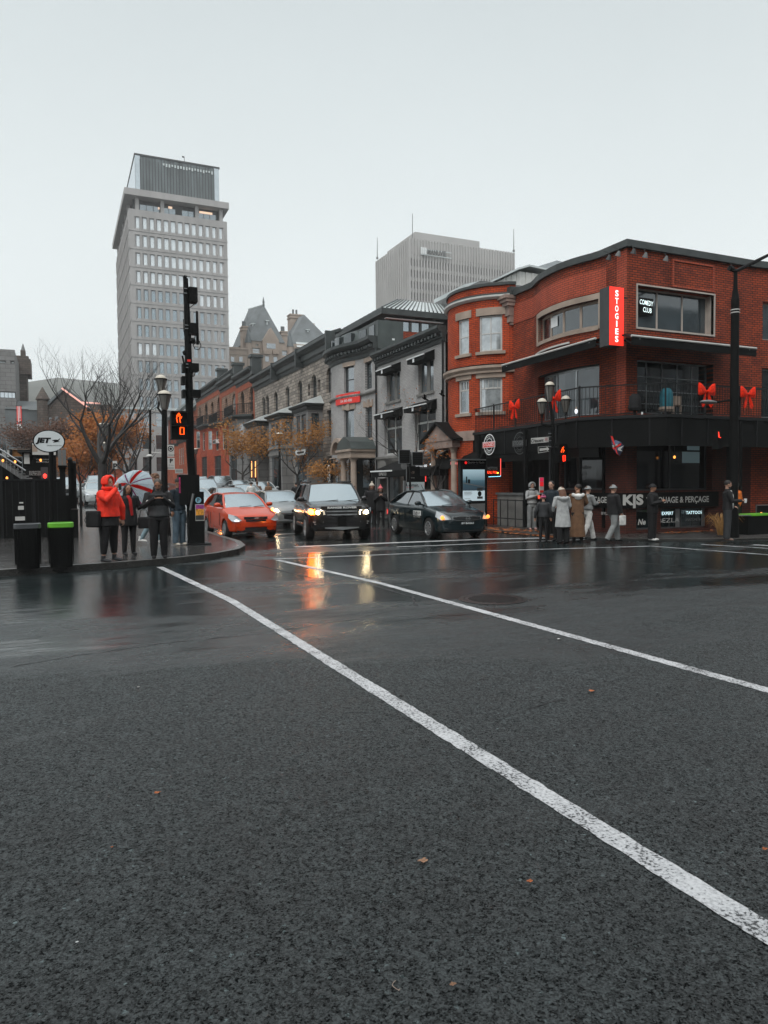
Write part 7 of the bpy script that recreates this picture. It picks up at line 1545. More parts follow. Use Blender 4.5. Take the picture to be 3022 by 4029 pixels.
MB().add([ap(805, 325), ap(860, 315), ap(900, 318), ap(935, 292), ap(930, 310), ap(905, 340), ap(940, 350), ap(900, 350), ap(845, 360), ap(820, 368), ap(845, 345), ap(835, 340)], [tuple(range(12))]).build('aeroplane_symbol', M_['black'], t)
MB().tube([(c.x, Yj+.06, .13), (c.x+.05, Yj+.06, c.z-rz_)], .07, 8).build('post', M_['black'], t)
Yq = 27.; a, b = PY(126, 1744, Yq), PY(220, 1790, Yq); t = thing('white_billboard', 'white billboard with a round logo partly behind the oval sign', 'sign', (a.x, Yq, a.z-.5))
MB().box(a.x, b.x, Yq, Yq+.05, b.z, a.z).build('board', M_['offwhite'], t); MB().box(a.x, a.x+.16, Yq-.01, Yq, b.z+.1, a.z-.05).build('orange_patch', M_['sand'], t); MB().box(a.x-.03, b.x+.03, Yq+.05, Yq+.1, b.z-.03, a.z+.03).build('frame', M_['black'], t)
text('O', (a.x+.27, Yq-.008, (a.z+b.z)/2+.03), (1, 0, 0), (0, 0, 1), .2, M_['darkgrey'], t, width=.12)
for k in (.1, .16): MB().box(a.x+.35, b.x-.2, Yq-.006, Yq, b.z+k-.01, b.z+k+.01).build('text_line', M_['darkgrey'], t)
Yk_ = 29.; a, b = PY(88, 1780, Yk_), PY(222, 1892, Yk_); t = thing('dark_kiosk', 'black terrace kiosk with white menu lettering and small lit lamps', 'kiosk', ((a.x+b.x)/2, Yk_+1, 0))
MB().box(a.x, b.x, Yk_, Yk_+3, .1, a.z).build('wall', M_['black'], t); MB().box(a.x-.15, b.x+.15, Yk_-.2, Yk_+3.2, a.z, a.z+.1).build('roof', M_['iron'], t)
prect(t, 'menu_panel', 'offwhite', (94, 1783), (117, 1825), Yk_-.05, .04); prect(t, 'grey_pane', 'darkgrey', (160, 1838), (190, 1885), Yk_-.04, .03)
for s_, v in (('CAFE LOUNGE', 1808), ('COCKTAILS', 1818), ('GUARANTEED', 1856), ('514 866-4532', 1862), ('CALL US NOW', 1868)):
	u_ = 168 if v < 1830 else 140; p = PY(u_, v, Yk_-.01); text(s_, p, (1, 0, 0), (0, 0, 1), .045, M_['offwhite'], t, width=.42)
MB().ell(tuple(PY(177, 1873, Yk_-.15)), (.06, .05, .08)).build('red_lantern', emit('lantern_red', (1, .03, .02), 4), t)
Yw = 31.; t = thing('terrace_pergola', 'wooden terrace pavilion with orange panel and white frames at the left edge', 'pavilion', (-2.5, Yw, 0))
prect(t, 'orange_panel', mat('amber_wood', (.28, .12, .03), .6, var=.3), (46, 1770), (115, 1796), Yw, .08); prect(t, 'eave', 'sand', (42, 1766), (118, 1769), Yw-.1, .2)
prect(t, 'dark_wall', 'black', (-260, 1797), (88, 1900), Yw+.2, .1)
for u0, u1, v0, v1 in ((8, 22, 1772, 1798), (28, 41, 1772, 1798), (42, 68, 1845, 1865)): prect(t, 'white_window', 'offwhite', (u0, v0), (u1, v1), Yw+.1, .05)
text('Espresso', PY(68, 1803, Yw+.15), (1, 0, 0), (0, 0, 1), .09, M_['offwhite'], t, width=.3)
mb = MB()
for u_ in (0, 43, 118): p = PY(u_, 1768, Yw); mb = MB().box(p.x-.05, p.x+.05, Yw-.1, Yw, .1, p.z); mb.build('upright', M_['iron'], t)
t = thing('metal_staircase', 'grey metal staircase descending behind the terrace fence', 'staircase', (-2.4, 27, .1)); Yz = 27.
for (u0, v0, u1, v1) in ((-20, 1755, 84, 1822), (-20, 1775, 100, 1852)): MB().tube([PY(u0, v0, Yz), PY(u1, v1, Yz)], .03, 6).build('handrail', M_['steel'], t)
a, b = PY(-20, 1795, Yz), PY(105, 1880, Yz); d = b-a; MB().prism([a, b, b-Vector((0, 0, .18)), a-Vector((0, 0, .18))], (0, .06, 0)).build('stringer', M_['grey'], t)
mb = MB()
for i in range(9): p = a.lerp(b, i/9); mb.box(p.x, p.x+.25, Yz+.06, Yz+.8, p.z-.12, p.z-.08)
mb.build('treads', M_['grey'], t)
for i in range(8): p = PY(-20+i*15, 1775+i*9.6, Yz); MB().tube([p, p-Vector((0, 0, .35))], .012, 4).build('baluster', M_['steel'], t)
bl = emit('bulb_orange', (1, .36, .07), 2.2)
for k, (x, y, lab) in enumerate(((25, 1118, 'lit orange bulb at the far left over the staircase'), (130, 1128, 'lit orange bulb below the orange pavilion panel'), (350, 1115, 'lit bulb in front of the black kiosk'), (60, 1268, 'lit orange bulb just above the terrace fence'))):
	p = PY(*r1(x, y), 26.4); t = thing('string_light_bulb', lab, 'light bulb', tuple(p), group='string light bulbs over the terrace')
	MB().ell(tuple(p), (.035, .035, .05), 8, 6).build('bulb', bl, t, smooth=80); MB().tube([p+Vector((0, 0, .04)), p+Vector((0, 0, .10))], .018, 6).build('socket', M_['black'], t)
a, b = PY(*r1(497, 1025), 24.), PY(*r1(570, 1160), 24.); t = thing('pay_station', 'grey topped parking pay station on a black post right of the oval sign', 'pay station', ((a.x+b.x)/2, 24, .13))
for k in (0, 1): MB().box(a.x+(b.x-a.x)*k*.52, a.x+(b.x-a.x)*(k*.52+.47), 23.9, 24.15, b.z, a.z).build('panel', M_['grey'], t)
MB().box(a.x-.02, b.x+.02, 23.95, 24.2, b.z-.05, b.z).build('tray', M_['black'], t); MB().prism([(a.x, 24.05, b.z-.05), (b.x, 24.05, b.z-.05), ((a.x+b.x)/2+.07, 24.05, b.z-.2), ((a.x+b.x)/2-.07, 24.05, b.z-.2)], (0, .1, 0)).box((a.x+b.x)/2-.08, (a.x+b.x)/2+.08, 24.02, 24.18, .13, b.z-.18).build('post', M_['black'], t)
prect(t, 'orange_edge', 'sand', r1(520, 1008), r1(577, 1014), 23.9, .1)
# ================================================================ RIGHT SIDE
Ya = 23.6; A = r7(265, 500); Bq = r7(516, 1060); a, b = PY(*A, Ya), PY(*Bq, Ya)
t = thing('advertising_totem', 'tall black backlit advertising panel with a sea and wristwatch poster', 'advertising panel', ((a.x+b.x)/2, Ya, .05))
MB().box(a.x, b.x, Ya, Ya+.2, .05, a.z).build('housing', M_['black_gloss'], t); prect(t, 'roof_bar', 'steel', r7(240, 488), r7(543, 500), Ya-.25, .6)
prect(t, 'lower_panel', 'grey', r7(290, 907), r7(495, 1060), Ya-.02, .02)
sea = newmat('poster_sea'); m, N, L, Bs = sea; tc = N.new('ShaderNodeTexCoord'); sp = N.new('ShaderNodeSeparateXYZ'); L.new(tc.outputs['Generated'], sp.inputs[0])
rr_ = ramp(N, L, sp.outputs['Z'], [(0, (.02, .035, .05)), (.30, (.03, .06, .08)), (.48, (.05, .10, .13)), (.52, (.10, .17, .20)), (.66, (.16, .24, .28)), (1, (.30, .42, .47))]); L.new(rr_.outputs[0], Bs.inputs['Base Color']); L.new(rr_.outputs[0], Bs.inputs['Emission Color']); Bs.inputs['Emission Strength'].default_value = .75
prect(t, 'poster_picture', m, r7(290, 586), r7(492, 782), Ya-.03, .02); pw = emit('poster_white', (.45, .55, .60), .75); prect(t, 'poster_foot', pw, r7(290, 783), r7(492, 876), Ya-.03, .02)
MB().tube([PY(*r7(292, 712), Ya-.04), PY(*r7(492, 752), Ya-.04)], .018, 4).build('pier_picture', M_['greystone'], t)
for q, (x0, y0, x1, y1) in enumerate(((318, 652, 328, 712), (336, 678, 356, 714))): prect(t, 'figure_picture', 'black', r7(x0, y0), r7(x1, y1), Ya-.045, .01)
wc = PY(*r7(444, 812), Ya-.05); mb = MB(); n = 20
mb.add([(wc.x+.085*math.cos(6.283*i/n), wc.y, wc.z+.10*math.sin(6.283*i/n)) for i in range(n)], [tuple(range(n))]); mb.build('watch_picture', M_['black'], t)
for y0, y1 in ((757, 785), (838, 858)): prect(t, 'watch_strap_picture', 'darkgrey', r7(422, y0), r7(472, y1), Ya-.045, .01)
text('Cartier' if False else 'PORTRAIT', PY(*r7(330, 858), Ya-.05), (1, 0, 0), (0, 0, 1), .03, M_['black'], t, width=.25)
for i, y in enumerate((795, 803, 811, 822)): prect(t, 'text_line', 'grey', r7(300, y), r7(375-8*(i % 2), y+2), Ya-.036, .005)
n = 16; c = PY(*r7(315, 523), Ya-.02); MB().add([(c.x+.055*math.cos(6.283*i/n), c.y, c.z+.055*math.sin(6.283*i/n)) for i in range(n)], [tuple(range(n))]).build('red_dot', emit('dot_red', (1, .02, .02), .8), t)
text('Quartier du Musée', PY(*r7(410, 521), Ya-.02), (1, 0, 0), (0, 0, 1), .075, M_['white'], t, width=.72)
Ya = 27.; t = thing('tomorrow_ad_panel', 'pale advertising panel reading À demain behind the dark sedan', 'advertising panel', tuple(PY(1640, 1960, Ya)))
prect(t, 'face', 'steel' if False else mat('ad_pale', (.42, .50, .52), .5, var=.05), r4(772, 1652), r4(930, 1790), Ya, .04); prect(t, 'side_post', 'steel', r4(752, 1640), r4(770, 1850), Ya-.02, .1)
text('À demain,', PY(*r4(822, 1678), Ya-.01), (1, 0, 0), (0, 0, 1), .13, M_['black'], t, bold=.01, width=.62); text('la culture', PY(*r4(805, 1697), Ya-.01), (1, 0, 0), (0, 0, 1), .05, M_['red'], t, width=.3)
prect(t, 'frame', 'black', r4(765, 1600), r4(935, 1652), Ya+.04, .06)
Ya = 25.5; t = thing('double_sign_panel', 'pair of black panels with thin white frames on a forked post', 'sign', tuple(PY(1618, 1850, Ya)))
for k, (A, Bq) in enumerate(((r4(707, 1369), r4(806, 1492)), (r4(822, 1388), r4(918, 1508)))):
	a, b = PY(*A, Ya), PY(*Bq, Ya); MB().box(a.x, b.x, Ya, Ya+.05, b.z, a.z).build('frame', M_['steel'], t); MB().box(a.x+.025, b.x-.025, Ya-.012, Ya, b.z+.025, a.z-.025).build('panel', M_['black'], t)
	for j in range(5): z = a.z-(a.z-b.z)*(j+1)/6; MB().box(a.x+.05, b.x-.05, Ya-.016, Ya-.012, z-.004, z+.004).build('slat', M_['darkgrey'], t)
p = PY(*r4(812, 1500), Ya); MB().box(p.x-.03, p.x+.03, Ya+.06, Ya+.12, .05, p.z+.5).build('post', M_['black'], t)
Ya = 26.2; t = thing('menu_banner', 'black vertical menu board with faint white lettering under the double panels', 'sign', tuple(PY(1625, 1900, Ya)))
prect(t, 'board', 'black', r4(775, 1515), r4(890, 1645), Ya, .05); prect(t, 'edge_pole', 'steel', r4(772, 1510), r4(777, 1650), Ya-.01, .04); text('LA SEI', PY(*r4(820, 1568), Ya-.01), (1, 0, 0), (0, 0, 1), .09, M_['sand'], t, width=.22); text('RESTAURANT', PY(*r4(820, 1615), Ya-.01), (1, 0, 0), (0, 0, 1), .04, M_['offwhite'], t, width=.25)
p = PY(*r4(760, 1512), Ya); MB().lathe((0, 0, 0), [(.14, 0), (.14, .02)], 16, Matrix.Translation((p.x, Ya+.1, p.z)) @ Matrix.Rotation(R_(90), 4, 'X')).build('round_plate', M_['grey'], t)
Ya = 27.5; t = thing('red_lit_screen', 'small red lit ribbon shaped sign beside the stone column', 'sign', tuple(PY(1670, 1900, Ya))); prect(t, 'screen', emit('screen_red', (1, .02, .01), .9), r4(917, 1600), r4(945, 1648), Ya, .04); prect(t, 'digits', emit('digits_red', (1, .03, .01), .8), r4(917, 1656), r4(930, 1682), Ya, .03); prect(t, 'casing', 'black', r4(912, 1595), r4(950, 1700), Ya+.04, .08)
text('R', PY(*r4(931, 1625), Ya-.01), (1, 0, 0), (0, 0, 1), .22, M_['white'], t, width=.1)
t = thing('shop_numbers', 'white lit characters 60 and a pale lamp on the dark shop front', 'sign', tuple(PY(1670, 1830, 28.6))); wn = emit('white_num', (.9, .95, 1), 1.0); text('60', PY(*r4(937, 1510), 28.6), (1, 0, 0), (0, 0, 1), .11, wn, t, bold=.02); prect(t, 'pale_lamp', wn, r4(978, 1490), r4(992, 1520), 28.6, .03); text('NI KU', PY(*r4(885, 1515), 28.6), (1, 0, 0), (0, 0, 1), .06, wn, t, width=.35)
Ya = 22.6; t = thing('hot_dog_neon', 'HOTDOG lettering over a red running display edged by a thin red and blue neon line', 'sign', tuple(PY(1945, 1880, Ya)))
prect(t, 'backing', 'black', r7(510, 480), r7(648, 660), Ya+.02, .05); text('HOTDOG', PY(*r7(564, 576), Ya), (1, 0, 0), (0, 0, 1), .10, M_['steel'], t, bold=.02, width=.42)
text('KALI PHA', PY(*r7(562, 614), Ya), (1, 0, 0), (0, 0, 1), .10, emit('led_red', (1, .05, .01), 1.6), t, bold=.03, width=.44); MB().ell(tuple(PY(*r7(612, 618), Ya)), (.04, .02, .025)).build('yellow_led', emit('led_yellow', (1, .6, .05), 4), t)
MB().tube([PY(*r7(640, 485), Ya), PY(*r7(640, 640), Ya)], .010, 5).build('red_neon', emit('neon_red', (1, .08, .06), 2.5), t); MB().tube([PY(*r7(640, 640), Ya), PY(*r7(636, 650), Ya), PY(*r7(527, 655), Ya)], .010, 5).build('blue_neon', emit('neon_blue', (.35, .8, 1), 1.8), t)
Xs = 14.35; up_ = 2164; Yq = Xs/(ray(up_, 1900).x/ray(up_, 1900).y); zt = PY(*r7(1100, 225), Yq).z
t = thing('street_sign_pole', 'thin pole carrying the Crescent street sign, a one way arrow and a pedestrian signal', 'sign pole', (Xs, Yq, .05))
MB().tube([(Xs, Yq, .05), (Xs, Yq, zt)], .035, 8).build('pole', M_['iron'], t)
for y in (250, 280, 316, 372): prect(t, 'clamp', 'steel', r7(1092, y-4), r7(1112, y+4), Yq-.06, .04)
a, b = PY(*r7(926, 295), Yq), PY(*r7(1090, 330), Yq); z0_, z1_ = PY(*r7(926, 345), Yq).z, PY(*r7(926, 293), Yq).z
t2 = (b.z-PY(*r7(1090, 330), Yq).z); zz1 = PY(*r7(1090, 280), Yq).z; zz0 = PY(*r7(1090, 330), Yq).z
MB().prism([(a.x, Yq, z0_), (b.x, Yq, zz0), (b.x, Yq, zz1), (a.x, Yq, z1_)], (0, .02, 0)).build('name_plate', M_['offwhite'], t)
xd = Vector((b.x-a.x, 0, zz0-z0_)); text('Crescent', ((a.x+b.x)/2-.12, Yq-.006, (z0_+z1_+zz0+zz1)/4-.02), xd, (0, 0, 1), .10, M_['black'], t, bold=.015, width=.48); text('Rue', (a.x+.1, Yq-.006, z1_-.04), xd, (0, 0, 1), .035, M_['darkgrey'], t)
c_ = Vector((b.x-.11, Yq-.006, (zz0+zz1)/2))
for q in range(4): MB().tube([c_+Vector((.055*math.cos(6.283*i/8+q*1.57)*.5+.03*math.cos(q*1.57+.78), -.004, .055*math.sin(6.283*i/8+q*1.57)*.5+.03*math.sin(q*1.57+.78))) for i in range(9)], .005, 4).build('rosette_emblem', mat('emblem_red', (.45, .2, .2), .5), t)
P = [PY(*r7(*q), Yq) for q in ((990, 375), (1096, 368), (1098, 415), (990, 432))]; MB().prism([P[3], P[2], P[1], P[0]], (0, .02, 0)).build('arrow_plate', M_['black'], t)
MB().tube(P+[P[0]], .008, 4).build('arrow_plate_edge', M_['offwhite'], t)
MB().add([p+Vector((0, -.015, 0)) for p in [PY(*r7(*q), Yq) for q in ((1000, 390), (1066, 384), (1066, 372), (1093, 396), (1068, 414), (1068, 404), (1000, 415))]], [tuple(reversed(range(7)))]).build('arrow', M_['offwhite'], t)
a, b = PY(*r7(1172, 350), Yq), PY(*r7(1240, 520), Yq); MB().box(a.x, b.x, Yq-.1, Yq+.15, b.z, a.z).build('pedestrian_signal', M_['black'], t); MB().tube([(Xs, Yq, a.z-.1), (a.x, Yq, a.z-.1)], .02, 5).build('signal_bracket', M_['iron'], t)
for P in (((1228, 375), (1212, 400), (1205, 425)), ((1215, 385), (1232, 410), (1222, 425))): MB().tube([PY(*r7(*q), Yq-.12) for q in P], .012, 5).build('hand_symbol', oh, t)
MB().tube([PY(*r7(*q), Yq-.12) for q in ((1222, 458), (1242, 455), (1242, 505), (1224, 508), (1222, 458))], .013, 5).build('countdown_digit', emit('digit_red', (1, .03, .01), 3), t)
Xl = 14.5; u_ = 2172; Yq = Xl/(ray(u_, 1700).x/ray(u_, 1700).y)
def q5(x, y): return PY(*r5(x, y), Yq)
t = thing('three_lantern_lamp', 'black street lamp with three pale capped lanterns in front of the terrace', 'street lamp', (Xl, Yq, .05))
L3 = [(1125, 1610, 1462), (1017, 1730, 1625), (1237, 1715, 1600)]
for k, (x, yb, yc) in enumerate(L3): p = q5(x, yb); z1 = q5(x, yc).z; lantern(t, p.x, Yq-(.05 if k else -.15), p.z, .155, (z1-p.z)/.76)
p0 = q5(1125, 1780); MB().tube([(Xl, Yq, .05), (Xl, Yq, .9), (p0.x, Yq, p0.z), (p0.x, Yq+.15, q5(1125, 1610).z)], [.13, .08, .06, .05], 10).build('pole', M_['black'], t, smooth=40)
for x in (1017, 1237): e_ = q5(x, 1735); MB().tube([(p0.x, Yq, e_.z-.35), (e_.x, Yq-.03, e_.z-.3), (e_.x, Yq-.05, e_.z-.05)], .03, 6).build('arm', M_['black'], t)
def bow(u, v, path_s, lab, sc=1.0, d=-.06):
	p = PR.P(path_s, 4.45, d); tdir = None; i = 0
	while i < len(PR.t)-1 and path_s > PR.c[i+1]: i += 1
	T_ = PR.t[i]; Nn = PR.n[i]; t = thing('red_ribbon_bow', lab, 'bow', tuple(p), group='red ribbon bows tied to the terrace railing')
	def W(x, z, o=0): return p+T_*(x*sc)+Vector((0, 0, z*sc))+Nn*(o*sc)
	for s_ in (-1, 1):
		rings = []
		for x, zc, h, o in ((.03, .02, .05, .03), (.12, .07, .12, .05), (.25, .10, .20, .06), (.36, .11, .22, .05), (.40, .12, .20, .015)):
			rings.append([W(s_*x, zc+h*math.cos(6.283*i/10), .05+o*math.sin(6.283*i/10)) for i in range(10)])
		MB().loft(rings).build('loop', M_['redbow'], t, smooth=50)
		MB().add([W(s_*.02, 0, .04), W(s_*.09, .0, .06), W(s_*.27, -.42, .07), W(s_*.20, -.52, .04), W(s_*.10, -.44, .05)], [(0, 1, 2, 3, 4)]).add([W(s_*.02, 0, .055), W(s_*.09, .0, .075), W(s_*.27, -.42, .085), W(s_*.20, -.52, .055), W(s_*.10, -.44, .065)], [(4, 3, 2, 1, 0)]).build('tail', M_['redbow'], t)
	MB().ell(tuple(W(0, .03, .08)), (.06*sc,)*3, 8, 6).build('knot', M_['redbow'], t, smooth=60)
for k, (u, v, lab, sc) in enumerate(((2033, 1600, 'large red bow leftmost on the terrace railing', .85), (2190, 1570, 'red bow half hidden by the three lantern lamp', .9), (2772, 1549, 'large red bow on the railing in front of the garage door', .9), (2933, 1570, 'red bow just right of the tall lamp pole', .85))):
	s_, z_h = PR.hit(u, v); bow(u, v, s_, lab, sc)
Yq = 20.6; t = thing('red_poster_post', 'narrow pink and red poster on a dark post beside the white hooded person', 'poster', tuple(PY(*r7(1023, 810), Yq)))
a, b = PY(*r7(1003, 660), Yq), PY(*r7(1043, 810), Yq); MB().box(a.x, b.x, Yq, Yq+.03, b.z, a.z).build('board', M_['offwhite'], t); MB().box((a.x+b.x)/2-.03, (a.x+b.x)/2+.03, Yq+.04, Yq+.09, .05, a.z).build('post', M_['black'], t)
pk_ = emit('poster_pink', (.75, .02, .09), .55)
for y0, y1, m in ((663, 698, pk_), (702, 742, emit('poster_red', (.8, .02, .03), .6)), (780, 800, M_['red'])): prect(t, 'print_block', m, r7(1006, y0), r7(1040, y1), Yq-.01, .008)
t = thing('union_flag', 'limp red, white and blue flag hanging from the black fascia', 'flag', tuple(PY(*r8(300, 440), 16.9))); Yq = 16.85
def fq(x, y, d=0): return PY(*r8(x, y), Yq+d)
mb = MB(); rows = [((235, 262), (275, 300), (330, 320)), ((245, 330), (290, 345), (358, 355)), ((262, 385), (300, 390), (340, 400)), ((290, 425), (305, 430), (320, 445))]
vs = [fq(x, y, .08*math.sin(i*2.1+j*1.3)) for j, r_ in enumerate(rows) for i, (x, y) in enumerate(r_)]; mb.add(vs, [(j*3+i, j*3+i+1, j*3+i+4, j*3+i+3) for j in range(3) for i in range(2)]); mb.build('cloth', mat('flag_blue', (.04, .06, .12), .7), t)
for m, P in (('red', ((236, 265), (255, 268), (300, 430), (318, 448), (290, 425))), ('offwhite', ((250, 350), (298, 338), (300, 352), (258, 372))), ('red', ((252, 372), (330, 330), (332, 345), (262, 388))), ('offwhite', ((305, 372), (358, 350), (325, 385), (345, 405), (300, 392)))): MB().add([fq(x, y, -.12) for x, y in P], [tuple(range(len(P)))]).build('cross_stripe', M_[m], t)
MB().tube([fq(215, 232), fq(240, 290)], .015, 5).build('flag_staff', M_['iron'], t)
Xt, Yt_ = 18.05, 15.35; Yt_ = Xt/(ray(2893, 1900).x/ray(2893, 1900).y); zt = PY(2890, 1070, Yt_).z; Xt = PY(2890, 1500, Yt_).x
t = thing('tall_street_light', 'very tall black street light pole with a long arm reaching out of the frame', 'street light', (Xt, Yt_, .05))
zj = PY(*r6(1355, 640), Yt_).z
MB().tube([(Xt, Yt_, .05), (Xt, Yt_, 1.2), (Xt, Yt_, zj-.1), (Xt, Yt_, zj)], [.17, .13, .115, .115], 14).tube([(Xt, Yt_, zj), (Xt, Yt_, zj+.35), (Xt, Yt_, zt)], [.11, .06, .055], 12).build('pole', M_['black'], t, smooth=30)
zb_ = PY(*r6(1355, 740), Yt_).z
for dz in (0, .08): MB().lathe((Xt, Yt_, zb_-dz), [(.125, 0), (.135, .015), (.125, .03)], 14).build('pale_ring', M_['offwhite'], t)
tp = Vector((Xt, Yt_, PY(*r6(1360, 385), Yt_).z)); e_ = PY(*r6(1659, 240), Yt_); d_ = (e_-tp); MB().tube([tp, tp+d_*.5, tp+d_*1.0, tp+d_*2.0], [.05, .055, .045, .04], 8).build('arm', M_['black'], t)
MB().ell(tuple(tp+d_*2.0+Vector((.3, 0, 0))), (.4, .14, .08)).build('lamp_head', M_['darkgrey'], t)
a = PY(*r6(1310, 355), Yt_); MB().tube([tp, a], [.05, .08], 8).build('arm_stub', M_['black'], t)
a, b, c = PY(*r6(1320, 1550), Yt_), PY(*r6(1180, 1570), Yt_), PY(*r6(1060, 1575), Yt_); MB().tube([a, b], .03, 6).build('low_arm', M_['black'], t); MB().ell(((b.x+c.x)/2, Yt_, b.z), (abs(b.x-c.x)*.62, .12, .06)).build('low_lamp_head', M_['grey'], t, smooth=60)
a, b = PY(*r8(1208, 215), Yt_-.2), PY(*r8(1250, 380), Yt_-.2); MB().box(a.x, b.x, Yt_-.2, Yt_, b.z, a.z).build('signal_head', M_['black'], t); MB().tube([PY(*r8(*q), Yt_-.22) for q in ((1212, 228), (1215, 275), (1232, 280))], .012, 5).build('hand_symbol', emit('hand_red', (1, .04, .02), 2.5), t)
a = PY(*r8(1415, 200), 16.3); t = thing('slim_black_pole', 'slim black pole just right of the tall street light', 'pole', (a.x, 16.3, .05)); MB().tube([(a.x, 16.3, .05), (a.x, 16.3, 3.6)], .05, 8).build('shaft', M_['black'], t); MB().lathe((a.x, 16.3, .05), [(.12, 0), (.12, .03), (.05, .1)], 10).build('foot', M_['iron'], t)
a, b = PY(*r8(1480, 990), 15.6), PY(*r8(1690, 1190), 15.6); t = thing('green_lid_container', 'dark bin with a lime green lid edge at the right border', 'bin', ((a.x+b.x)/2, 15.8, .05)); MB().box(a.x, b.x+.3, 15.6, 16.2, .05, a.z).build('body', M_['black'], t); MB().box(a.x+.1, b.x+.33, 15.57, 16.23, a.z, a.z+.05).build('lid_edge', M_['green'], t); MB().box(a.x-.3, a.x+.2, 15.58, 16.2, a.z+.01, a.z+.03).build('lid_grey', M_['steel'], t)
t = thing('framed_menu_board', 'white framed dark menu board at the right edge', 'menu board', tuple(PY(*r8(1600, 960), 17.0))); prect(t, 'frame', 'steel', r8(1557, 888), r8(1720, 972), 17.0, .04); prect(t, 'board', 'black', r8(1565, 896), r8(1715, 968), 16.98, .02); MB().ell(tuple(PY(*r8(1598, 962), 16.9)), (.03, .03, .03)).build('lit_bulb', bl, t)
p = PY(*r8(835, 455), 17.6); t = thing('window_bulb', 'lit orange bulb in the dark ground floor window', 'light bulb', tuple(p)); MB().ell((p.x, 17.7, p.z), (.04, .04, .05)).build('bulb', bl, t); MB().tube([(p.x, 17.7, p.z+.05), (p.x, 17.7, p.z+.5)], .01, 4).build('cord', M_['black'], t)
p = PR.P(PR.hit(*r5(1358, 1745))[0], 3.95, -.08); t = thing('rail_lamp', 'small white lamp at the foot of the terrace railing', 'light bulb', tuple(p)); MB().ell(tuple(p), (.05, .05, .08)).build('glass', emit('rail_white', (.9, .95, 1), 1), t); MB().tube([p+Vector((0, 0, .07)), p+Vector((0, 0, .14))], .03, 6).build('socket', M_['sand'], t)
t = thing('area_railing', 'black iron railing round the basement area on the Crescent side', 'railing', (15.4, 22, .05)); mb = MB()
for z in (.35, 1.05): mb.tube([(15.55, 24.2, z), (15.55, 19.2, z)], .02, 5)
mb.build('rails', M_['iron'], t)
for i in range(11): MB().tube([(15.55, 24.2-i*.5, .05), (15.55, 24.2-i*.5, 1.08)], .018, 5).build('upright', M_['iron'], t)
t = thing('low_grey_wall', 'low grey masonry wall behind the white hooded person', 'wall', (15.9, 23.5, .05)); MB().box(15.8, 16.1, 22.3, 24.3, .05, 1.25).build('masonry', M_['greystone'], t); MB().box(15.75, 16.15, 22.25, 24.35, 1.25, 1.33).build('coping', M_['grey'], t)
def bike(lab, loc, rz):
	t = thing('shared_bicycle', lab, 'bicycle', group='shared bicycles with red guards'); r = .33
	def wh(y, nm='wheel'):
		mb = MB(); mb.tube([(0, y+r*math.cos(6.283*i/20), r+r*math.sin(6.283*i/20)) for i in range(21)], .02, 5, cap=False); w_ = mb.build(nm, M_['rubber'], t, world=False)
		mb = MB()
		for i in range(8): a = math.pi*i/8; mb.tube([(0, y-r*math.cos(a), r-r*math.sin(a)), (0, y+r*math.cos(a), r+r*math.sin(a))], .003, 3)
		mb.tube([(0, y+(r-.03)*math.cos(6.283*i/20), r+(r-.03)*math.sin(6.283*i/20)) for i in range(21)], .008, 4, cap=False); mb.build('spokes', M_['steel'], w_, world=False)
	wh(-.55); wh(.52)
	MB().tube([(0, .52, r), (0, .15, .33), (0, -.1, .40), (0, -.42, .72)], [.02, .035, .045, .035], 7).tube([(0, -.55, r), (0, -.42, .72), (0, -.38, .92)], .025, 6).tube([(0, .15, .33), (0, .28, .85)], .022, 6).tube([(0, .52, r), (0, .24, .62)], .018, 6).build('frame', M_['grey'], t, world=False)
	MB().loft([[Vector((x, .52+(r+.03)*math.cos(R_(a)), r+(r+.03)*math.sin(R_(a)))) for x in (-.05, .05)]+[Vector((x, .52+(r-.12)*math.cos(R_(a)), r+(r-.12)*math.sin(R_(a)))) for x in (.05, -.05)] for a in range(20, 161, 20)]).build('red_guard', M_['red'], t, world=False)
	MB().loft([[Vector((x, -.55+(r+.03)*math.cos(R_(a)), r+(r+.03)*math.sin(R_(a)))) for x in (-.05, .05)]+[Vector((x, -.55+(r-.10)*math.cos(R_(a)), r+(r-.10)*math.sin(R_(a)))) for x in (.05, -.05)] for a in range(30, 151, 20)]).build('red_guard', M_['red'], t, world=False)
	MB().ell((0, .30, .90), (.08, .13, .04)).build('saddle', M_['rubber'], t, world=False); MB().tube([(-.28, -.30, 1.03), (-.1, -.40, 1.0), (.1, -.40, 1.0), (.28, -.30, 1.03)], .015, 5).build('handlebar', M_['iron'], t, world=False); MB().box(-.15, .15, -.62, -.42, .78, .98).build('basket', M_['darkgrey'], t, world=False); MB().box(-.14, .14, .1, .18, .24, .28).build('pedals', M_['rubber'], t, world=False)
	place(t, loc, rz); return t
p = G(1527, 2068, 0); b0 = bike('shared bicycle with red wheel guard nearest the dark sedan', (p.x+.1, p.y+.2, 0), R_(-25)); p2 = G(1488, 2064, 0)
dup(b0, (p2.x+.1, p2.y+.3, 0), R_(-28), 'shared bicycle with red wheel guard beside the dark SUV'); dup(b0, (p2.x+.3, p2.y+1.3, 0), R_(-30), 'shared bicycle farther back in the dock row')
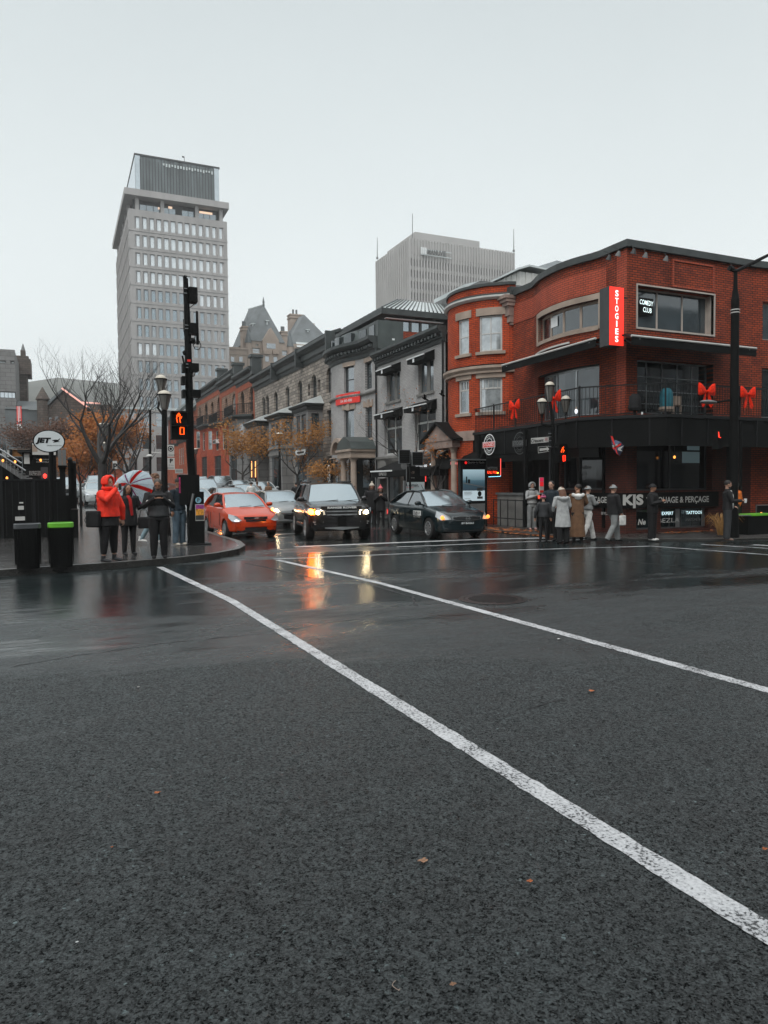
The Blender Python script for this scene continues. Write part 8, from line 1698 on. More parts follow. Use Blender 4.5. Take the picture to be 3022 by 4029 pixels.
for k, (u, v) in enumerate(((1738, 1553), (1671, 1569))):
	p = PY(u, v, 27); t = thing('flying_bird', ['dark bird flying in front of the red house corner', 'dark bird flying near the bare tree top, left of the other'][k], 'bird', tuple(p), group='dark birds in flight')
	MB().tube([p+Vector((-.12, 0, .06)), p, p+Vector((.12, 0, -.04)), p+Vector((.2, 0, -.05))], [.015, .045, .035, .01], 7).build('body', M_['black'], t, smooth=60)
	for s_ in (-1, 1): MB().add([p+Vector((-.04, 0, .02)), p+Vector((.08, 0, .0)), p+Vector((.05+.1*s_, .12*s_, .16)), p+Vector((-.02+.1*s_, .15*s_, .2))], [(0, 1, 2, 3)]).add([p+Vector((-.04, 0, .01)), p+Vector((.08, 0, -.01)), p+Vector((.05+.1*s_, .12*s_, .15))], [(2, 1, 0)]).build('wing', M_['black'], t)
# ================================================================ PEOPLE
def remesh(mb, name, mat_, par, vox=.012, sm=3, fac=.5):
	me = bpy.data.meshes.new('tmp'); me.from_pydata([tuple(v) for v in mb.v], [], mb.f); ob = bpy.data.objects.new('tmp', me); COL.objects.link(ob)
	m = ob.modifiers.new('r', 'REMESH'); m.mode = 'VOXEL'; m.voxel_size = vox; s_ = ob.modifiers.new('s', 'SMOOTH'); s_.factor = fac; s_.iterations = sm
	dg = bpy.context.evaluated_depsgraph_get(); dg.update(); me2 = bpy.data.meshes.new_from_object(ob.evaluated_get(dg)); bpy.data.objects.remove(ob); bpy.data.meshes.remove(me)
	me2.name = name; me2.materials.clear(); me2.materials.append(mat_); me2.shade_smooth(); o = bpy.data.objects.new(name, me2); COL.objects.link(o); o.parent = par; return o
def cloth(name, col, var=.25, rough=.75):
	return mat(name, col, rough, var=var, scale=7, bump=1.0, bscale=9, spec=.3)
SK = {'fair': mat('skin_fair', (.42, .24, .17), .5, var=.08), 'tan': mat('skin_tan', (.30, .15, .09), .5, var=.08)}
V = Vector
def limb(mb, P, R, n=10): mb.tube(P, R, n)
def handm(mb, wr, d, up, s=1.0, curl=.5, side=1):
	"""palm, four unequal bent fingers and a thumb leaving the side of the palm"""
	d = V(d).normalized(); up = V(up); up = (up-d*up.dot(d)).normalized(); sd = d.cross(up)*side; wr = V(wr)
	mb.tube([wr-d*.02, wr+d*.03*s, wr+d*.085*s], [.024*s, .036*s, .036*s], 10, ry=[.8, .5, .45], up=sd)
	for i, (o, l) in enumerate(((-.027, .066), (-.009, .076), (.009, .070), (.026, .055))):
		b = wr+d*.08*s+sd*o*s; l *= s; d1 = (d-up*curl*.6).normalized(); d2 = (d-up*curl*1.6).normalized(); m_ = b+d1*l*.5
		mb.tube([b-d*.015, b, m_, m_+d2*l*.35, m_+d2*l*.55], [.0105*s, .0105*s, .010*s, .009*s, .006*s], 7)
	t0 = wr+d*.025*s-sd*.030*s; td = (d*.75-sd*.6-up*.25*curl).normalized(); mb.tube([t0, t0+td*.035*s, t0+td*.035*s+(d-up*.3*curl)*.03*s], [.014*s, .0125*s, .009*s], 7)
def person(label, loc, rz, h=1.70, build=1.0, skin='fair', arms=None, legs=None, head=(0, 0), lean=(0, 0), top=None, topz=.95, topmat=None, sleeves=True, bottom=None, skirtz=None, legmat=None, shoemat=None, hair=None, hairkind='short',
		   headwear=None, hwmat=None, hoodback=None, coatz=None, flare=1.0, group=None, beard=False, topbulk=1.0, wide=1.0, curl=.5, extra=None, bare_ankle=False, vox=.010):
	"""front is -Y before rz; arms: {'L': (elbow, wrist, handdir), 'R': ...} in metres for a 1.75 m figure"""
	k = h/1.75; t = thing('person', label, 'person', group=group); lx, ly = lean
	def q(x, y, z): f = max(0, z-.95)/.8; return V(((x+lx*f)*k, (y+ly*f)*k, z*k))
	A = {'L': ((.27*build, .0, 1.14), (.26*build, -.08, .90), (0, -.1, -1)), 'R': ((-.27*build, .0, 1.14), (-.26*build, -.08, .90), (0, -.1, -1))}
	if arms: A.update(arms)
	Lg = {'L': ((.10, .0, .50), (.11, .02, .09)), 'R': ((-.10, .0, .50), (-.11, .02, .09))}
	if legs: Lg.update(legs)
	b = build; sh = {'L': q(.175*b, 0, 1.41), 'R': q(-.175*b, 0, 1.41)}; hip = {'L': q(.09*b, 0, .90), 'R': q(-.09*b, 0, .90)}
	hc = q(0, -.01, 1.625); tilt, turn = head
	HM = Matrix.Translation(hc) @ Matrix.Rotation(turn, 4, 'Z') @ Matrix.Rotation(tilt, 4, 'X') @ Matrix.Translation(-hc)
	mb = MB()
	def H(m2): return [HM @ v for v in m2.v]
	hm = MB(); hm.ell(tuple(hc+V((0, .008, .02))*k), (.076*k, .094*k, .100*k), 14, 10); hm.ell(tuple(hc+V((0, -.022, -.045))*k), (.056*k, .062*k, .072*k), 12, 8)
	hm.ell(tuple(hc+V((0, -.092, -.012))*k), (.013*k, .018*k, .024*k), 8, 6); hm.ell(tuple(hc+V((0, -.078, -.055))*k), (.025*k, .012*k, .010*k), 8, 6)
	for s_ in (-1, 1): hm.ell(tuple(hc+V((.078*s_, .012, -.01))*k), (.010*k, .020*k, .030*k), 8, 6); hm.ell(tuple(hc+V((.032*s_, -.072, .022))*k), (.022*k, .012*k, .008*k), 8, 6)
	mb.add(H(hm), hm.f)
	mb.tube([q(0, .015, 1.38), q(0, .012, 1.50), HM @ (hc+V((0, .02, -.06))*k)], [.062*k, .052*k, .05*k], 10)
	mb.tube([q(0, 0, .86), q(0, .0, 1.05), q(0, .0, 1.28), q(0, .005, 1.40), q(0, .01, 1.44)], [.13*k*b, .115*k*b, .14*k*b, .13*k*b, .06*k], 14, ry=.62, up=(1, 0, 0))
	for s_ in 'LR':
		e, w_, hd = A[s_]; e, w_ = q(*e), q(*w_); sg = 1 if s_ == 'L' else -1
		limb(mb, [sh[s_], e, w_], [.044*k, .034*k, .024*k], 8); handm(mb, w_, hd, (0, -.3, .8) if abs(V(hd).normalized().z) < .8 else (0, -1, 0), k*1.03, curl, -sg)
		kn, an = q(*Lg[s_][0]), q(*Lg[s_][1]); limb(mb, [hip[s_], kn, kn.lerp(an, .4), an], [.075*k*b, .05*k, .05*k, .036*k], 10); mb.tube([an+V((0, .03, -.05))*k, an+V((0, -.10, -.065))*k], [.03*k, .025*k], 8)
	body = remesh(mb, 'body', SK[skin], t, vox=.0095, sm=2)
	for s_ in (-1, 1):
		e = MB(); p = HM @ (hc+V((.031*s_, -.083, .005))*k); e.ell(tuple(p), (.012*k, .006*k, .006*k), 8, 6); e.build('eye', M_['black_gloss'], t, world=False, smooth=80)
		e = MB(); e.tube([HM @ (hc+V((x*s_, -.088 if x < .04 else -.080, z))*k) for x, z in ((.014, .024), (.032, .029), (.050, .022))], .0035*k, 4); e.build('eyebrow', M_['bark_wet'], t, world=False)
	e = MB(); e.tube([HM @ (hc+V((x, -.089+abs(x)*.25, -.054-abs(x)*.05))*k) for x in (-.022, 0, .022)], .0035*k, 5); e.build('mouth', M_['lip'], t, world=False)
	if legmat:
		mb = MB(); mb.tube([q(0, 0, .84), q(0, .0, .93), q(0, 0, 1.0)], [.155*k*b, .16*k*b, .145*k*b], 14, ry=.68, up=(1, 0, 0))
		for s_ in 'LR':
			kn, an = q(*Lg[s_][0]), q(*Lg[s_][1]); an2 = kn.lerp(an, .82) if bare_ankle else an+V((0, 0, -.035*k)); g_ = .6+.4*wide
			limb(mb, [hip[s_], hip[s_].lerp(kn, .5), kn, kn.lerp(an2, .35), an2], [.098*k*b, .088*k*b*g_, .066*k*b*wide, .064*k*b*wide, (.050 if wide < 1.2 else .062)*k*wide*b**.5], 12)
		remesh(mb, 'trousers', legmat, t, vox)
	if skirtz:
		mb = MB(); mb.tube([q(0, 0, 1.0), q(0, 0, .9), q(0, 0, skirtz)], [.15*k*b, .175*k*b, .20*k*b], 16, ry=.72, up=(1, 0, 0)); remesh(mb, 'skirt', bottom, t, vox)
	if shoemat:
		for s_ in 'LR':
			an = q(*Lg[s_][1]); z0 = an.z-.09*k; mb = MB(); d = V((.03 if s_ == 'L' else -.03, -1, 0)); mb.tube([an+d*-.055*k+V((0, 0, -.05*k)), an+V((0, 0, -.045*k)), an+d*.07*k+V((0, 0, -.055*k)), an+d*.15*k+V((0, 0, -.064*k)), an+d*.18*k+V((0, 0, -.068*k))], [.036*k, .045*k, .046*k, .042*k, .02*k], 10, ry=.75, up=(1, 0, 0)); mb.tube([an+V((0, .005, -.05))*k, an+V((0, .0, .05))*k], [.045*k, .048*k], 10); remesh(mb, 'shoe', shoemat, t, .009, 2)
	if topmat:
		u = topbulk; mb = MB(); zb_ = coatz or topz
		pr = [(zb_, .175*b*flare), (min(.98, zb_+.25) if coatz else zb_+.06, .17*b*(1+(flare-1)*.6)), (1.12, .158*b), (1.30, .172*b), (1.40, .162*b), (1.455, .085)]
		mb.tube([q(0, 0, z) for z, r in pr], [r*k*u for z, r in pr], 16, ry=.70, up=(1, 0, 0))
		mb.tube([q(0, .01, 1.40), q(0, .01, 1.50)], [.085*k*u**.5, .068*k], 12)
		for s_ in 'LR':
			e, w_, hd = A[s_]; e, w_ = q(*e), q(*w_); sg = 1 if s_ == 'L' else -1
			mb.tube([sh[s_]+V((-.06*sg, 0, .0))*k, sh[s_]+V((.01*sg, 0, -.01))*k, sh[s_].lerp(e, .5), e, e.lerp(w_, .5), w_+(w_-e).normalized()*.01], [.062*k*u, .070*k*u, .062*k*u, .056*k*u, .050*k*u, .042*k*u], 12)
		remesh(mb, 'coat' if coatz else 'jacket', topmat, t, vox, 4)
	HD = MB()
	if hair:
		if hairkind != 'none':
			HD.ell(tuple(hc+V((0, .022, .040))*k), (.086*k, .096*k, .090*k), 14, 10)
			if hairkind == 'curly':
				rnd = random.Random(3)
				for i in range(34): a, z = rnd.uniform(0, 6.28), rnd.uniform(-.2, 1); r = math.sqrt(max(0, 1-z*z)); HD.ell(tuple(hc+V((.088*r*math.cos(a), .02+.095*r*math.sin(a), .05+.085*z))*k), (.026*k,)*3, 8, 6)
			if hairkind in ('long', 'bob'):
				l = .34 if hairkind == 'long' else .17
				for a in range(-10, 191, 20): c_, s2 = math.cos(R_(a)), math.sin(R_(a)); HD.tube([hc+V((.080*c_, .025+.080*s2, .03))*k, hc+V((.090*c_, .03+.085*s2, -.08))*k, hc+V((.095*c_, .035+.085*s2, -l*.7))*k, hc+V((.080*c_, .04+.075*s2, -l))*k], [.03*k, .03*k, .026*k, .012*k], 7)
			mm = MB(); mm.add([HM @ v for v in HD.v], HD.f); remesh(mm, 'hair', hair, t, .010, 2)
	if beard:
		mm = MB(); mm.ell(tuple(hc+V((0, -.030, -.080))*k), (.054*k, .055*k, .045*k), 12, 8); mm.add([HM @ v for v in mm.v], mm.f) if False else None
		m3 = MB(); m3.add([HM @ v for v in mm.v], mm.f); m3.build('beard', hair, t, world=False, smooth=60)
	if headwear:
		mm = MB()
		if headwear == 'beanie':
			rings = []
			for a in range(0, 100, 15): r = math.cos(R_(a*.93)); rings.append([hc+V((.092*r*math.cos(6.283*i/16), .014+.104*r*math.sin(6.283*i/16), .035+.098*math.sin(R_(a*.93))))*k for i in range(16)])
			mm.loft(rings); mm.tube([hc+V((.094*math.cos(6.283*i/16), .014+.106*math.sin(6.283*i/16), .035))*k for i in range(17)], .020*k, 8)
		if headwear == 'pompom':
			rings = []
			for a in range(0, 100, 15): r = math.cos(R_(a*.93)); rings.append([hc+V((.092*r*math.cos(6.283*i/16), .014+.104*r*math.sin(6.283*i/16), .035+.105*math.sin(R_(a*.93))))*k for i in range(16)])
			mm.loft(rings); mm.tube([hc+V((.094*math.cos(6.283*i/16), .014+.106*math.sin(6.283*i/16), .035))*k for i in range(17)], .024*k, 8); mm.ell(tuple(hc+V((0, .02, .165))*k), (.04*k,)*3, 10, 8)
		if headwear == 'hood':
			for a in range(-100, 101, 12):   # shell from temple to temple over the crown, open at the face
				for y in (-.055, 0, .05): r = .112 if y < .03 else .095; mm.ell(tuple(hc+V((r*math.sin(R_(a)), y+.015, .01+r*1.1*math.cos(R_(a))))*k), (.030*k, .040*k, .030*k), 8, 6)
			mm.ell(tuple(hc+V((0, .085, .0))*k), (.085*k, .045*k, .10*k), 12, 8); mm.tube([hc+V((.09*math.cos(6.283*i/12), .02+.09*math.sin(6.283*i/12), -.11))*k for i in range(13)], .035*k, 8)
		if headwear == 'cap':
			mm.ell(tuple(hc+V((0, .015, .06))*k), (.09*k, .10*k, .075*k), 14, 8); mm.ell(tuple(hc+V((0, -.10, .05))*k), (.06*k, .05*k, .012*k), 10, 6)
		m2 = MB(); m2.add([HM @ v for v in mm.v], mm.f); remesh(m2, {'hood': 'hood', 'cap': 'cap'}.get(headwear, 'woolly_hat'), hwmat, t, .011, 3)
	if hoodback:
		mm = MB(); mm.tube([q(.15*math.cos(a), .06+.10*math.sin(a), 1.44-.05*math.sin(a)) for a in [math.pi*i/8-.25 for i in range(10)]], [.03*k]+[.055*k]*8+[.03*k], 10); mm.ell(tuple(q(0, .13, 1.37)), (.12*k, .06*k, .10*k), 12, 8); remesh(mm, 'hood', hoodback, t, .012, 3)
	if extra: extra(t, q, k)
	place(t, (loc[0], loc[1], loc[2]), rz); t['_T'] = 0; del t['_T']
	ROOT[t.name] = (Matrix.Translation(loc) @ Matrix.Rotation(rz, 4, 'Z')).inverted()
	return t, (lambda x, y, z: (Matrix.Translation(loc) @ Matrix.Rotation(rz, 4, 'Z')) @ q(x, y, z))
M_['lip'] = mat('lip', (.22, .07, .05), .5)
M_['tealc'] = cloth('cloth_teal', (.02, .13, .17))
C = {k: cloth('cloth_'+k, v) for k, v in dict(red=(.78, .035, .015), black=(.010, .010, .011), charcoal=(.035, .037, .04), darkgrey=(.06, .062, .065), grey=(.20, .21, .21), ltgrey=(.36, .37, .37), white=(.55, .55, .53), cream=(.42, .38, .32), jean=(.06, .09, .115), ltjean=(.17, .24, .27), brown=(.14, .075, .04), scarf=(.35, .012, .012), navy=(.012, .02, .028), pink=(.35, .06, .14), teal=(.02, .12, .16), orange=(.70, .16, .02), taupe=(.16, .11, .09), pinkshoe=(.45, .28, .26)).items()}
HR = {k: mat('hair_'+k, v, .6, var=.3, scale=25, bump=.8, bscale=60) for k, v in dict(black=(.010, .008, .007), brown=(.07, .035, .02), chestnut=(.13, .055, .03), grey=(.06, .05, .042), curly=(.16, .08, .045)).items()}
def belly(t, q, k):
	mb = MB()
	for z, r in ((1.30, .24), (1.16, .255), (1.0, .265)): mb.ell(tuple(q(0, 0, z)), (r*k, .185*k, .10*k), 18, 8)
	remesh(mb, 'padded_jacket_body', C['red'], t, .012, 3)
t, W = person('woman in a red hooded puffer jacket with black leggings, nearest the green rimmed bin', (.90, 16.15, .13), R_(52), 1.78, 1.36, arms={'L': ((.30, -.12, 1.12), (.34, -.10, .86), (.1, -.2, -1)), 'R': ((-.30, -.16, 1.26), (-.07, -.24, 1.50), (.5, -.2, .75))},
	legs={'L': ((.15, 0, .50), (.17, .0, .09)), 'R': ((-.15, 0, .50), (-.17, .02, .09))}, topmat=C['red'], topz=.93, topbulk=1.22, legmat=C['black'], bare_ankle=True, skirtz=.74, bottom=C['black'], shoemat=C['charcoal'], hair=HR['black'], hairkind='short', headwear='hood', hwmat=C['red'], curl=.9, extra=belly)
a, p = W(-.02, -.30, 1.53), None
s_ = thing('phone', 'dark phone held at the face of the red jacketed woman', 'phone', tuple(a)); MB().box(-.035, .035, -.006, .006, -.06, .07, Matrix.Translation(a) @ Matrix.Rotation(R_(40), 4, 'Z')).build('case', M_['black_gloss'], s_); MB().box(-.03, .03, .0062, .008, -.05, .06, Matrix.Translation(a) @ Matrix.Rotation(R_(40), 4, 'Z')).build('screen', M_['darkgrey'], s_)
a = W(-.33, .12, .92); s_ = thing('shoulder_bag', 'black shoulder bag hanging at the hip of the red jacketed woman', 'bag', (a.x, a.y, a.z-.2))
mb = MB(); mb.box(-.06, .06, -.15, .15, -.20, .14, Matrix.Translation(a) @ Matrix.Rotation(R_(52), 4, 'Z')); remesh(mb, 'pouch', C['black'], s_, .02, 6).location = -V(s_.location); mb = MB(); mb.tube([W(-.30, .05, 1.08), W(-.33, .1, 1.15), W(-.26, .1, 1.25), W(-.20, .14, 1.30)], .014, 6); mb.tube([a+V((-.1, 0, .1)), a+V((-.17, -.03, -.05)), a+V((-.12, -.03, -.14))], .008, 5); mb.build('strap', C['black'], s_)
t, W = person('woman in a long black coat and red scarf holding the umbrella', (1.40, 17.45, .13), R_(14), 1.63, 1.08, arms={'L': ((.27, -.02, 1.14), (.33, -.20, 1.24), (.1, -.5, .8)), 'R': ((-.26, .0, 1.14), (-.24, -.08, .92), (0, -.1, -1))},
	topmat=C['black'], coatz=.72, flare=1.15, topbulk=1.05, legmat=C['black'], shoemat=C['black'], hair=HR['black'], hairkind='long', curl=1.3, skin='tan')
mb = MB(); mb.tube([W(-.04, -.10, 1.46), W(.0, -.15, 1.36), W(.02, -.15, 1.15), W(.04, -.15, .98)], [.045, .05, .05, .04], 8, ry=.5); s_ = mb.build('scarf', C['scarf'], None, label='dark red scarf hanging down the front of the black coat', cat='scarf', smooth=60)
a = W(.36, -.05, .80); s_ = thing('handbag', 'black handbag carried beside the black coat of the umbrella holder', 'bag', (a.x, a.y, a.z-.15)); remesh(MB().box(a.x-.13, a.x+.13, a.y-.06, a.y+.06, a.z-.15, a.z+.12), 'pouch', C['black'], s_, .02, 6).location = -V(s_.location); MB().tube([a+V((-.1, 0, .1)), a+V((-.06, 0, .28)), a+V((.06, 0, .28)), a+V((.1, 0, .1))], .01, 5).build('handle', C['black'], s_)
hub = PY(508, 1906, 18.0); grip = W(.34, -.22, 1.28); ax_ = (hub-grip).normalized(); e1 = ax_.orthogonal(); e1 = V((1, 0, 0)); e1 = (e1-ax_*e1.dot(ax_)).normalized(); e2 = ax_.cross(e1)
s_ = thing('umbrella', 'open umbrella with red white and grey union flag panels behind the black coated woman', 'umbrella', tuple(grip))
RU = .52
def thin(nm, c):
	m, N, L, B = newmat(nm); B.inputs['Base Color'].default_value = (*c, 1); tr = N.new('ShaderNodeBsdfTranslucent'); tr.inputs[0].default_value = (*c, 1); mx = N.new('ShaderNodeMixShader'); mx.inputs[0].default_value = .7; L.new(B.outputs[0], mx.inputs[1]); L.new(tr.outputs[0], mx.inputs[2]); L.new(mx.outputs[0], N['Material Output'].inputs[0]); return m
UW, UR, UP = thin('umb_white', (.85, .85, .85)), thin('umb_red', (.95, .02, .015)), thin('umb_purple', (.4, .03, .2))
def up(r, a, o=0): return hub+e1*(r*math.cos(a))+e2*(r*math.sin(a))-ax_*(.24*(r/RU)**2*RU/.56+o)
mb = MB(); nA = 32
for j in range(5):
	for i in range(nA):
		r0, r1 = RU*(j+.02)/5, RU*(j+1)/5; a0, a1 = 6.283*i/nA, 6.283*(i+1)/nA
		def sc(a): b_ = (a*8/6.283) % 1; return 1-.06*math.sin(math.pi*b_)
		mb.add([up(r0*sc(a0), a0), up(r1*sc(a0), a0), up(r1*sc(a1), a1), up(r0*sc(a1), a1)], [(0, 1, 2, 3)])
mb.build('canopy', thin('umb_blue', (.48, .57, .62)), s_, smooth=60)
for q_ in range(8):
	a = 6.283*q_/8+.35; wide_ = q_ % 2 == 0; w_ = .095 if wide_ else .028
	for m, ww, o in ((UW, w_*1.9, .012), (UR if wide_ else UP, w_, .018)):
		mb = MB(); mb.add([up(max(.03, RU*.97*j/6), a+sg*ww/max(.12, RU*j/6)*.5, o) for j in range(7) for sg in (-1, 1)], [(j*2, j*2+1, j*2+3, j*2+2) for j in range(6)]); mb.build('stripe', m, s_)
mb = MB()
for i in range(8): a = 6.283*i/8; mb.tube([up(.02, a, .03), up(RU*.5, a, .03), up(RU*.95, a, .02)], .004, 4)
mb.build('ribs', M_['steel'], s_); MB().tube([hub+ax_*.06, grip-ax_*.05], .008, 6).build('shaft', M_['steel'], s_); MB().tube([grip-ax_*.05, grip-ax_*.16], .016, 8).build('handle', M_['black'], s_)
def patches(t, q, k):
	for s_ in (-1, 1):
		mb = MB(); mb.ell(tuple(q(.235*s_, -.075, 1.24)), (.045*k, .05*k, .075*k), 10, 8); mb.build('shoulder_patch', C['white'], t, world=False, smooth=60)
	mb = MB(); mb.tube([q(0, 0, .92), q(0, 0, .95), q(0, 0, 1.08), q(0, 0, 1.17), q(0, 0, 1.20)], [.215*k, .236*k, .228*k, .215*k, .19*k], 18, ry=.72, up=(1, 0, 0)); remesh(mb, 'jacket_hem', C['darkgrey'], t, .012, 3)
t, W = person('stocky bearded man in a black and grey jacket looking down at his phone', (1.93, 16.35, .13), R_(-4), 1.73, 1.22, skin='tan', arms={'L': ((.30, -.10, 1.15), (.08, -.30, 1.33), (-.7, -.5, .25)), 'R': ((-.30, -.10, 1.15), (-.08, -.30, 1.33), (.7, -.5, .25))}, head=(R_(24), R_(-10)),
	topmat=C['black'], topz=.95, topbulk=1.12, legmat=C['black'], shoemat=C['black'], hair=HR['grey'], beard=True, wide=1.15, curl=.9, extra=patches)
a = W(0, -.37, 1.37); MB().box(-.075, .075, -.004, .004, -.035, .035, Matrix.Translation(a) @ Matrix.Rotation(R_(35), 4, 'X')).build('phone', M_['black_gloss'], None, label='black phone held in both hands by the stocky man', cat='phone')
t, W = person('tall curly haired man behind the umbrella in a dark jacket and light jeans', (2.32, 20.3, .13), R_(50), 1.90, 1.0, legs={'L': ((.12, -.18, .52), (.16, .05, .12)), 'R': ((-.12, .10, .50), (-.20, .30, .16))}, head=(R_(18), R_(25)),
	topmat=C['charcoal'], topz=.95, topbulk=1.05, legmat=C['ltjean'], shoemat=C['white'], hair=HR['curly'], hairkind='curly', hoodback=C['ltgrey'])
t, W = person('dark haired man in a dark jacket and jeans behind the stocky man', (2.85, 19.7, .13), R_(30), 1.78, 1.05, skin='tan', head=(R_(15), R_(10)), topmat=C['navy'], topz=.92, topbulk=1.08, legmat=C['jean'], shoemat=C['cream'], hair=HR['black'], wide=1.25)
g_ = V((15.3, 21.3, 0))
t, W = person('person in a white hooded jacket and wide grey jeans pointing to the right', (g_.x, g_.y, .05), R_(-8), 1.66, 1.0, arms={'L': ((.24, -.16, 1.22), (.36, -.36, 1.34), (.8, -.4, .35)), 'R': ((-.25, -.06, 1.16), (.02, -.22, 1.26), (.8, -.3, .3))},
	topmat=C['ltgrey'], topz=.98, topbulk=1.15, legmat=C['grey'], wide=1.45, shoemat=C['pinkshoe'], hair=HR['black'], hairkind='bob', headwear='hood', hwmat=C['ltgrey'])
t, W = person('woman with long brown hair and pale cap in a long grey hooded coat', (12.75, 16.3, 0), R_(168), 1.58, 1.08, lean=(.03, -.07), head=(R_(14), R_(20)), arms={'L': ((.27, -.04, 1.16), (.22, -.2, 1.02), (-.3, -.9, .1)), 'R': ((-.27, -.04, 1.16), (-.22, -.2, 1.02), (.3, -.9, .1))},
	topmat=C['ltgrey'], coatz=.52, flare=1.22, topbulk=1.12, legmat=C['black'], wide=1.4, shoemat=C['black'], hair=HR['chestnut'], hairkind='long', headwear='beanie', hwmat=C['cream'], hoodback=C['ltgrey'])
t, W = person('person in a long brown coat with a white hood lying on the shoulders', (13.42, 16.5, 0), R_(150), 1.66, 1.02, lean=(-.02, -.09), arms={'L': ((.28, -.04, 1.16), (.24, -.18, .98), (-.2, -.9, -.2)), 'R': ((-.28, -.10, 1.18), (-.22, -.28, 1.10), (.2, -.9, .1))}, head=(R_(4), R_(55)), skin='tan',
	topmat=C['brown'], coatz=.16, flare=1.2, topbulk=1.12, legmat=C['black'], shoemat=C['black'], hair=HR['black'], hoodback=C['white'])
t, W = person('person striding right in a pale woolly hat, grey sleeves and white trousers', (14.0, 16.75, .0), R_(95), 1.60, .95, legs={'L': ((.09, -.22, .52), (.10, -.34, .10)), 'R': ((-.09, .10, .50), (-.09, .34, .16))}, arms={'L': ((.24, -.10, 1.18), (.18, -.26, 1.28), (-.2, -.9, .4)), 'R': ((-.24, -.06, 1.18), (-.16, -.26, 1.20), (.3, -.9, .2))},
	topmat=C['grey'], topz=1.0, topbulk=1.15, legmat=C['white'], wide=1.3, shoemat=C['black'], hair=HR['brown'], headwear='beanie', hwmat=C['grey'])
t, W = person('dark haired person in a navy hooded jacket holding a small red lit thing', (13.15, 17.35, .0), R_(-60), 1.76, 1.0, arms={'L': ((.26, -.02, 1.14), (.24, -.20, 1.02), (0, -.9, -.2)), 'R': ((-.25, -.08, 1.16), (-.20, -.32, 1.24), (.1, -.9, .3))}, topmat=C['navy'], topz=.92, legmat=C['black'], shoemat=C['black'], hair=HR['black'], hoodback=C['charcoal'])
a = W(-.19, -.44, 1.28); MB().lathe(tuple(a-V((0, 0, .05))), [(.028, 0), (.034, .09), (.034, .1)], 10).build('paper_cup', emit('cup_red', (1, .08, .03), .8), None, label='small glowing red cup in front of the navy jacket', cat='cup')
t, W = person('short person in dark jacket and magenta hat behind the grey coat', (12.72, 17.15, 0), R_(150), 1.36, .95, topmat=C['charcoal'], topz=.92, topbulk=1.15, arms={'L': ((.28, -.02, 1.12), (.30, -.12, .90), (0, -.4, -1)), 'R': ((-.28, -.02, 1.12), (-.30, -.12, .90), (0, -.4, -1))}, legmat=C['black'], shoemat=C['black'], hair=HR['black'], headwear='beanie', hwmat=C['pink'])
t, W = person('person in a striped woolly hat and black jacket walking with a white bag', (14.05, 15.75, .03), R_(80), 1.60, 1.15, legs={'L': ((.10, -.18, .52), (.11, -.22, .10)), 'R': ((-.10, .04, .50), (-.11, .28, .13))}, arms={'L': ((.27, -.02, 1.14), (.25, -.14, .90), (0, -.2, -1)), 'R': ((-.27, -.04, 1.14), (-.28, -.10, .90), (0, -.2, -1))}, topmat=C['black'], topz=.85, topbulk=1.2, legmat=C['grey'], wide=1.2, shoemat=C['black'], hair=HR['brown'], headwear='beanie', hwmat=C['grey'])
a = W(-.28, -.14, .76); s_ = thing('carrier_bag', 'white carrier bag hanging from the hand of the person in the striped hat', 'bag', (a.x, a.y, a.z-.2)); remesh(MB().box(a.x-.10, a.x+.10, a.y-.04, a.y+.04, a.z-.22, a.z+.06), 'pouch', C['white'], s_, .02, 5).location = -V(s_.location); MB().tube([a+V((-.04, 0, .03)), a+V((0, 0, .14)), a+V((.04, 0, .03))], .008, 5).build('handle', C['white'], s_)
g_ = G(2567, 2126, .05)
t, W = person('person all in black with white shoes warming hands, before the tattoo shop', (g_.x, g_.y, .05), R_(25), 1.60, 1.1, arms={'L': ((.26, -.08, 1.14), (.08, -.30, 1.22), (-.6, -.6, .4)), 'R': ((-.26, -.08, 1.14), (-.04, -.30, 1.20), (.6, -.6, .4))}, topmat=C['black'], topz=.85, topbulk=1.2, legmat=C['black'], wide=1.3, shoemat=C['white'], hair=HR['black'], headwear='beanie', hwmat=C['black'], skin='tan', curl=1.2)
g_ = G(2848, 2124, .05)
t, W = person('bearded man in a black open jacket and white shirt holding a white cup', (g_.x-.1, g_.y-.2, .05), R_(48), 1.68, 1.08, arms={'L': ((.26, -.04, 1.14), (.26, -.2, .98), (0, -.9, -.2)), 'R': ((-.25, -.10, 1.14), (-.14, -.34, 1.16), (.2, -.9, .1))}, head=(R_(4), R_(10)), topmat=C['black'], topz=.88, topbulk=1.08, legmat=C['charcoal'], wide=1.25, shoemat=C['taupe'], hair=HR['black'], beard=True, curl=1.2,
	extra=lambda t, q, k: remesh(MB().tube([q(.02, -.10, .93), q(.02, -.11, 1.15), q(.02, -.105, 1.30), q(0, -.07, 1.45)], [.085*k, .085*k, .08*k, .05*k], 12, ry=.7, up=(1, 0, 0)), 'shirt', C['white'], t, .012, 2))
a = W(-.12, -.45, 1.16); MB().lathe(tuple(a-V((0, 0, .06))), [(.030, 0), (.040, .11), (.042, .115)], 12).build('paper_cup', M_['white'], None, label='white paper cup held by the bearded man', cat='cup')
p = PY(2906, 1980, 16.0)
t, W = person('person in an orange jacket half hidden behind the tall street light pole', (p.x+.12, 16.2, .05), R_(185), 1.62, 1.0, topmat=C['orange'], topz=1.0, topbulk=1.1, legmat=C['black'], shoemat=C['black'], hair=HR['black'])
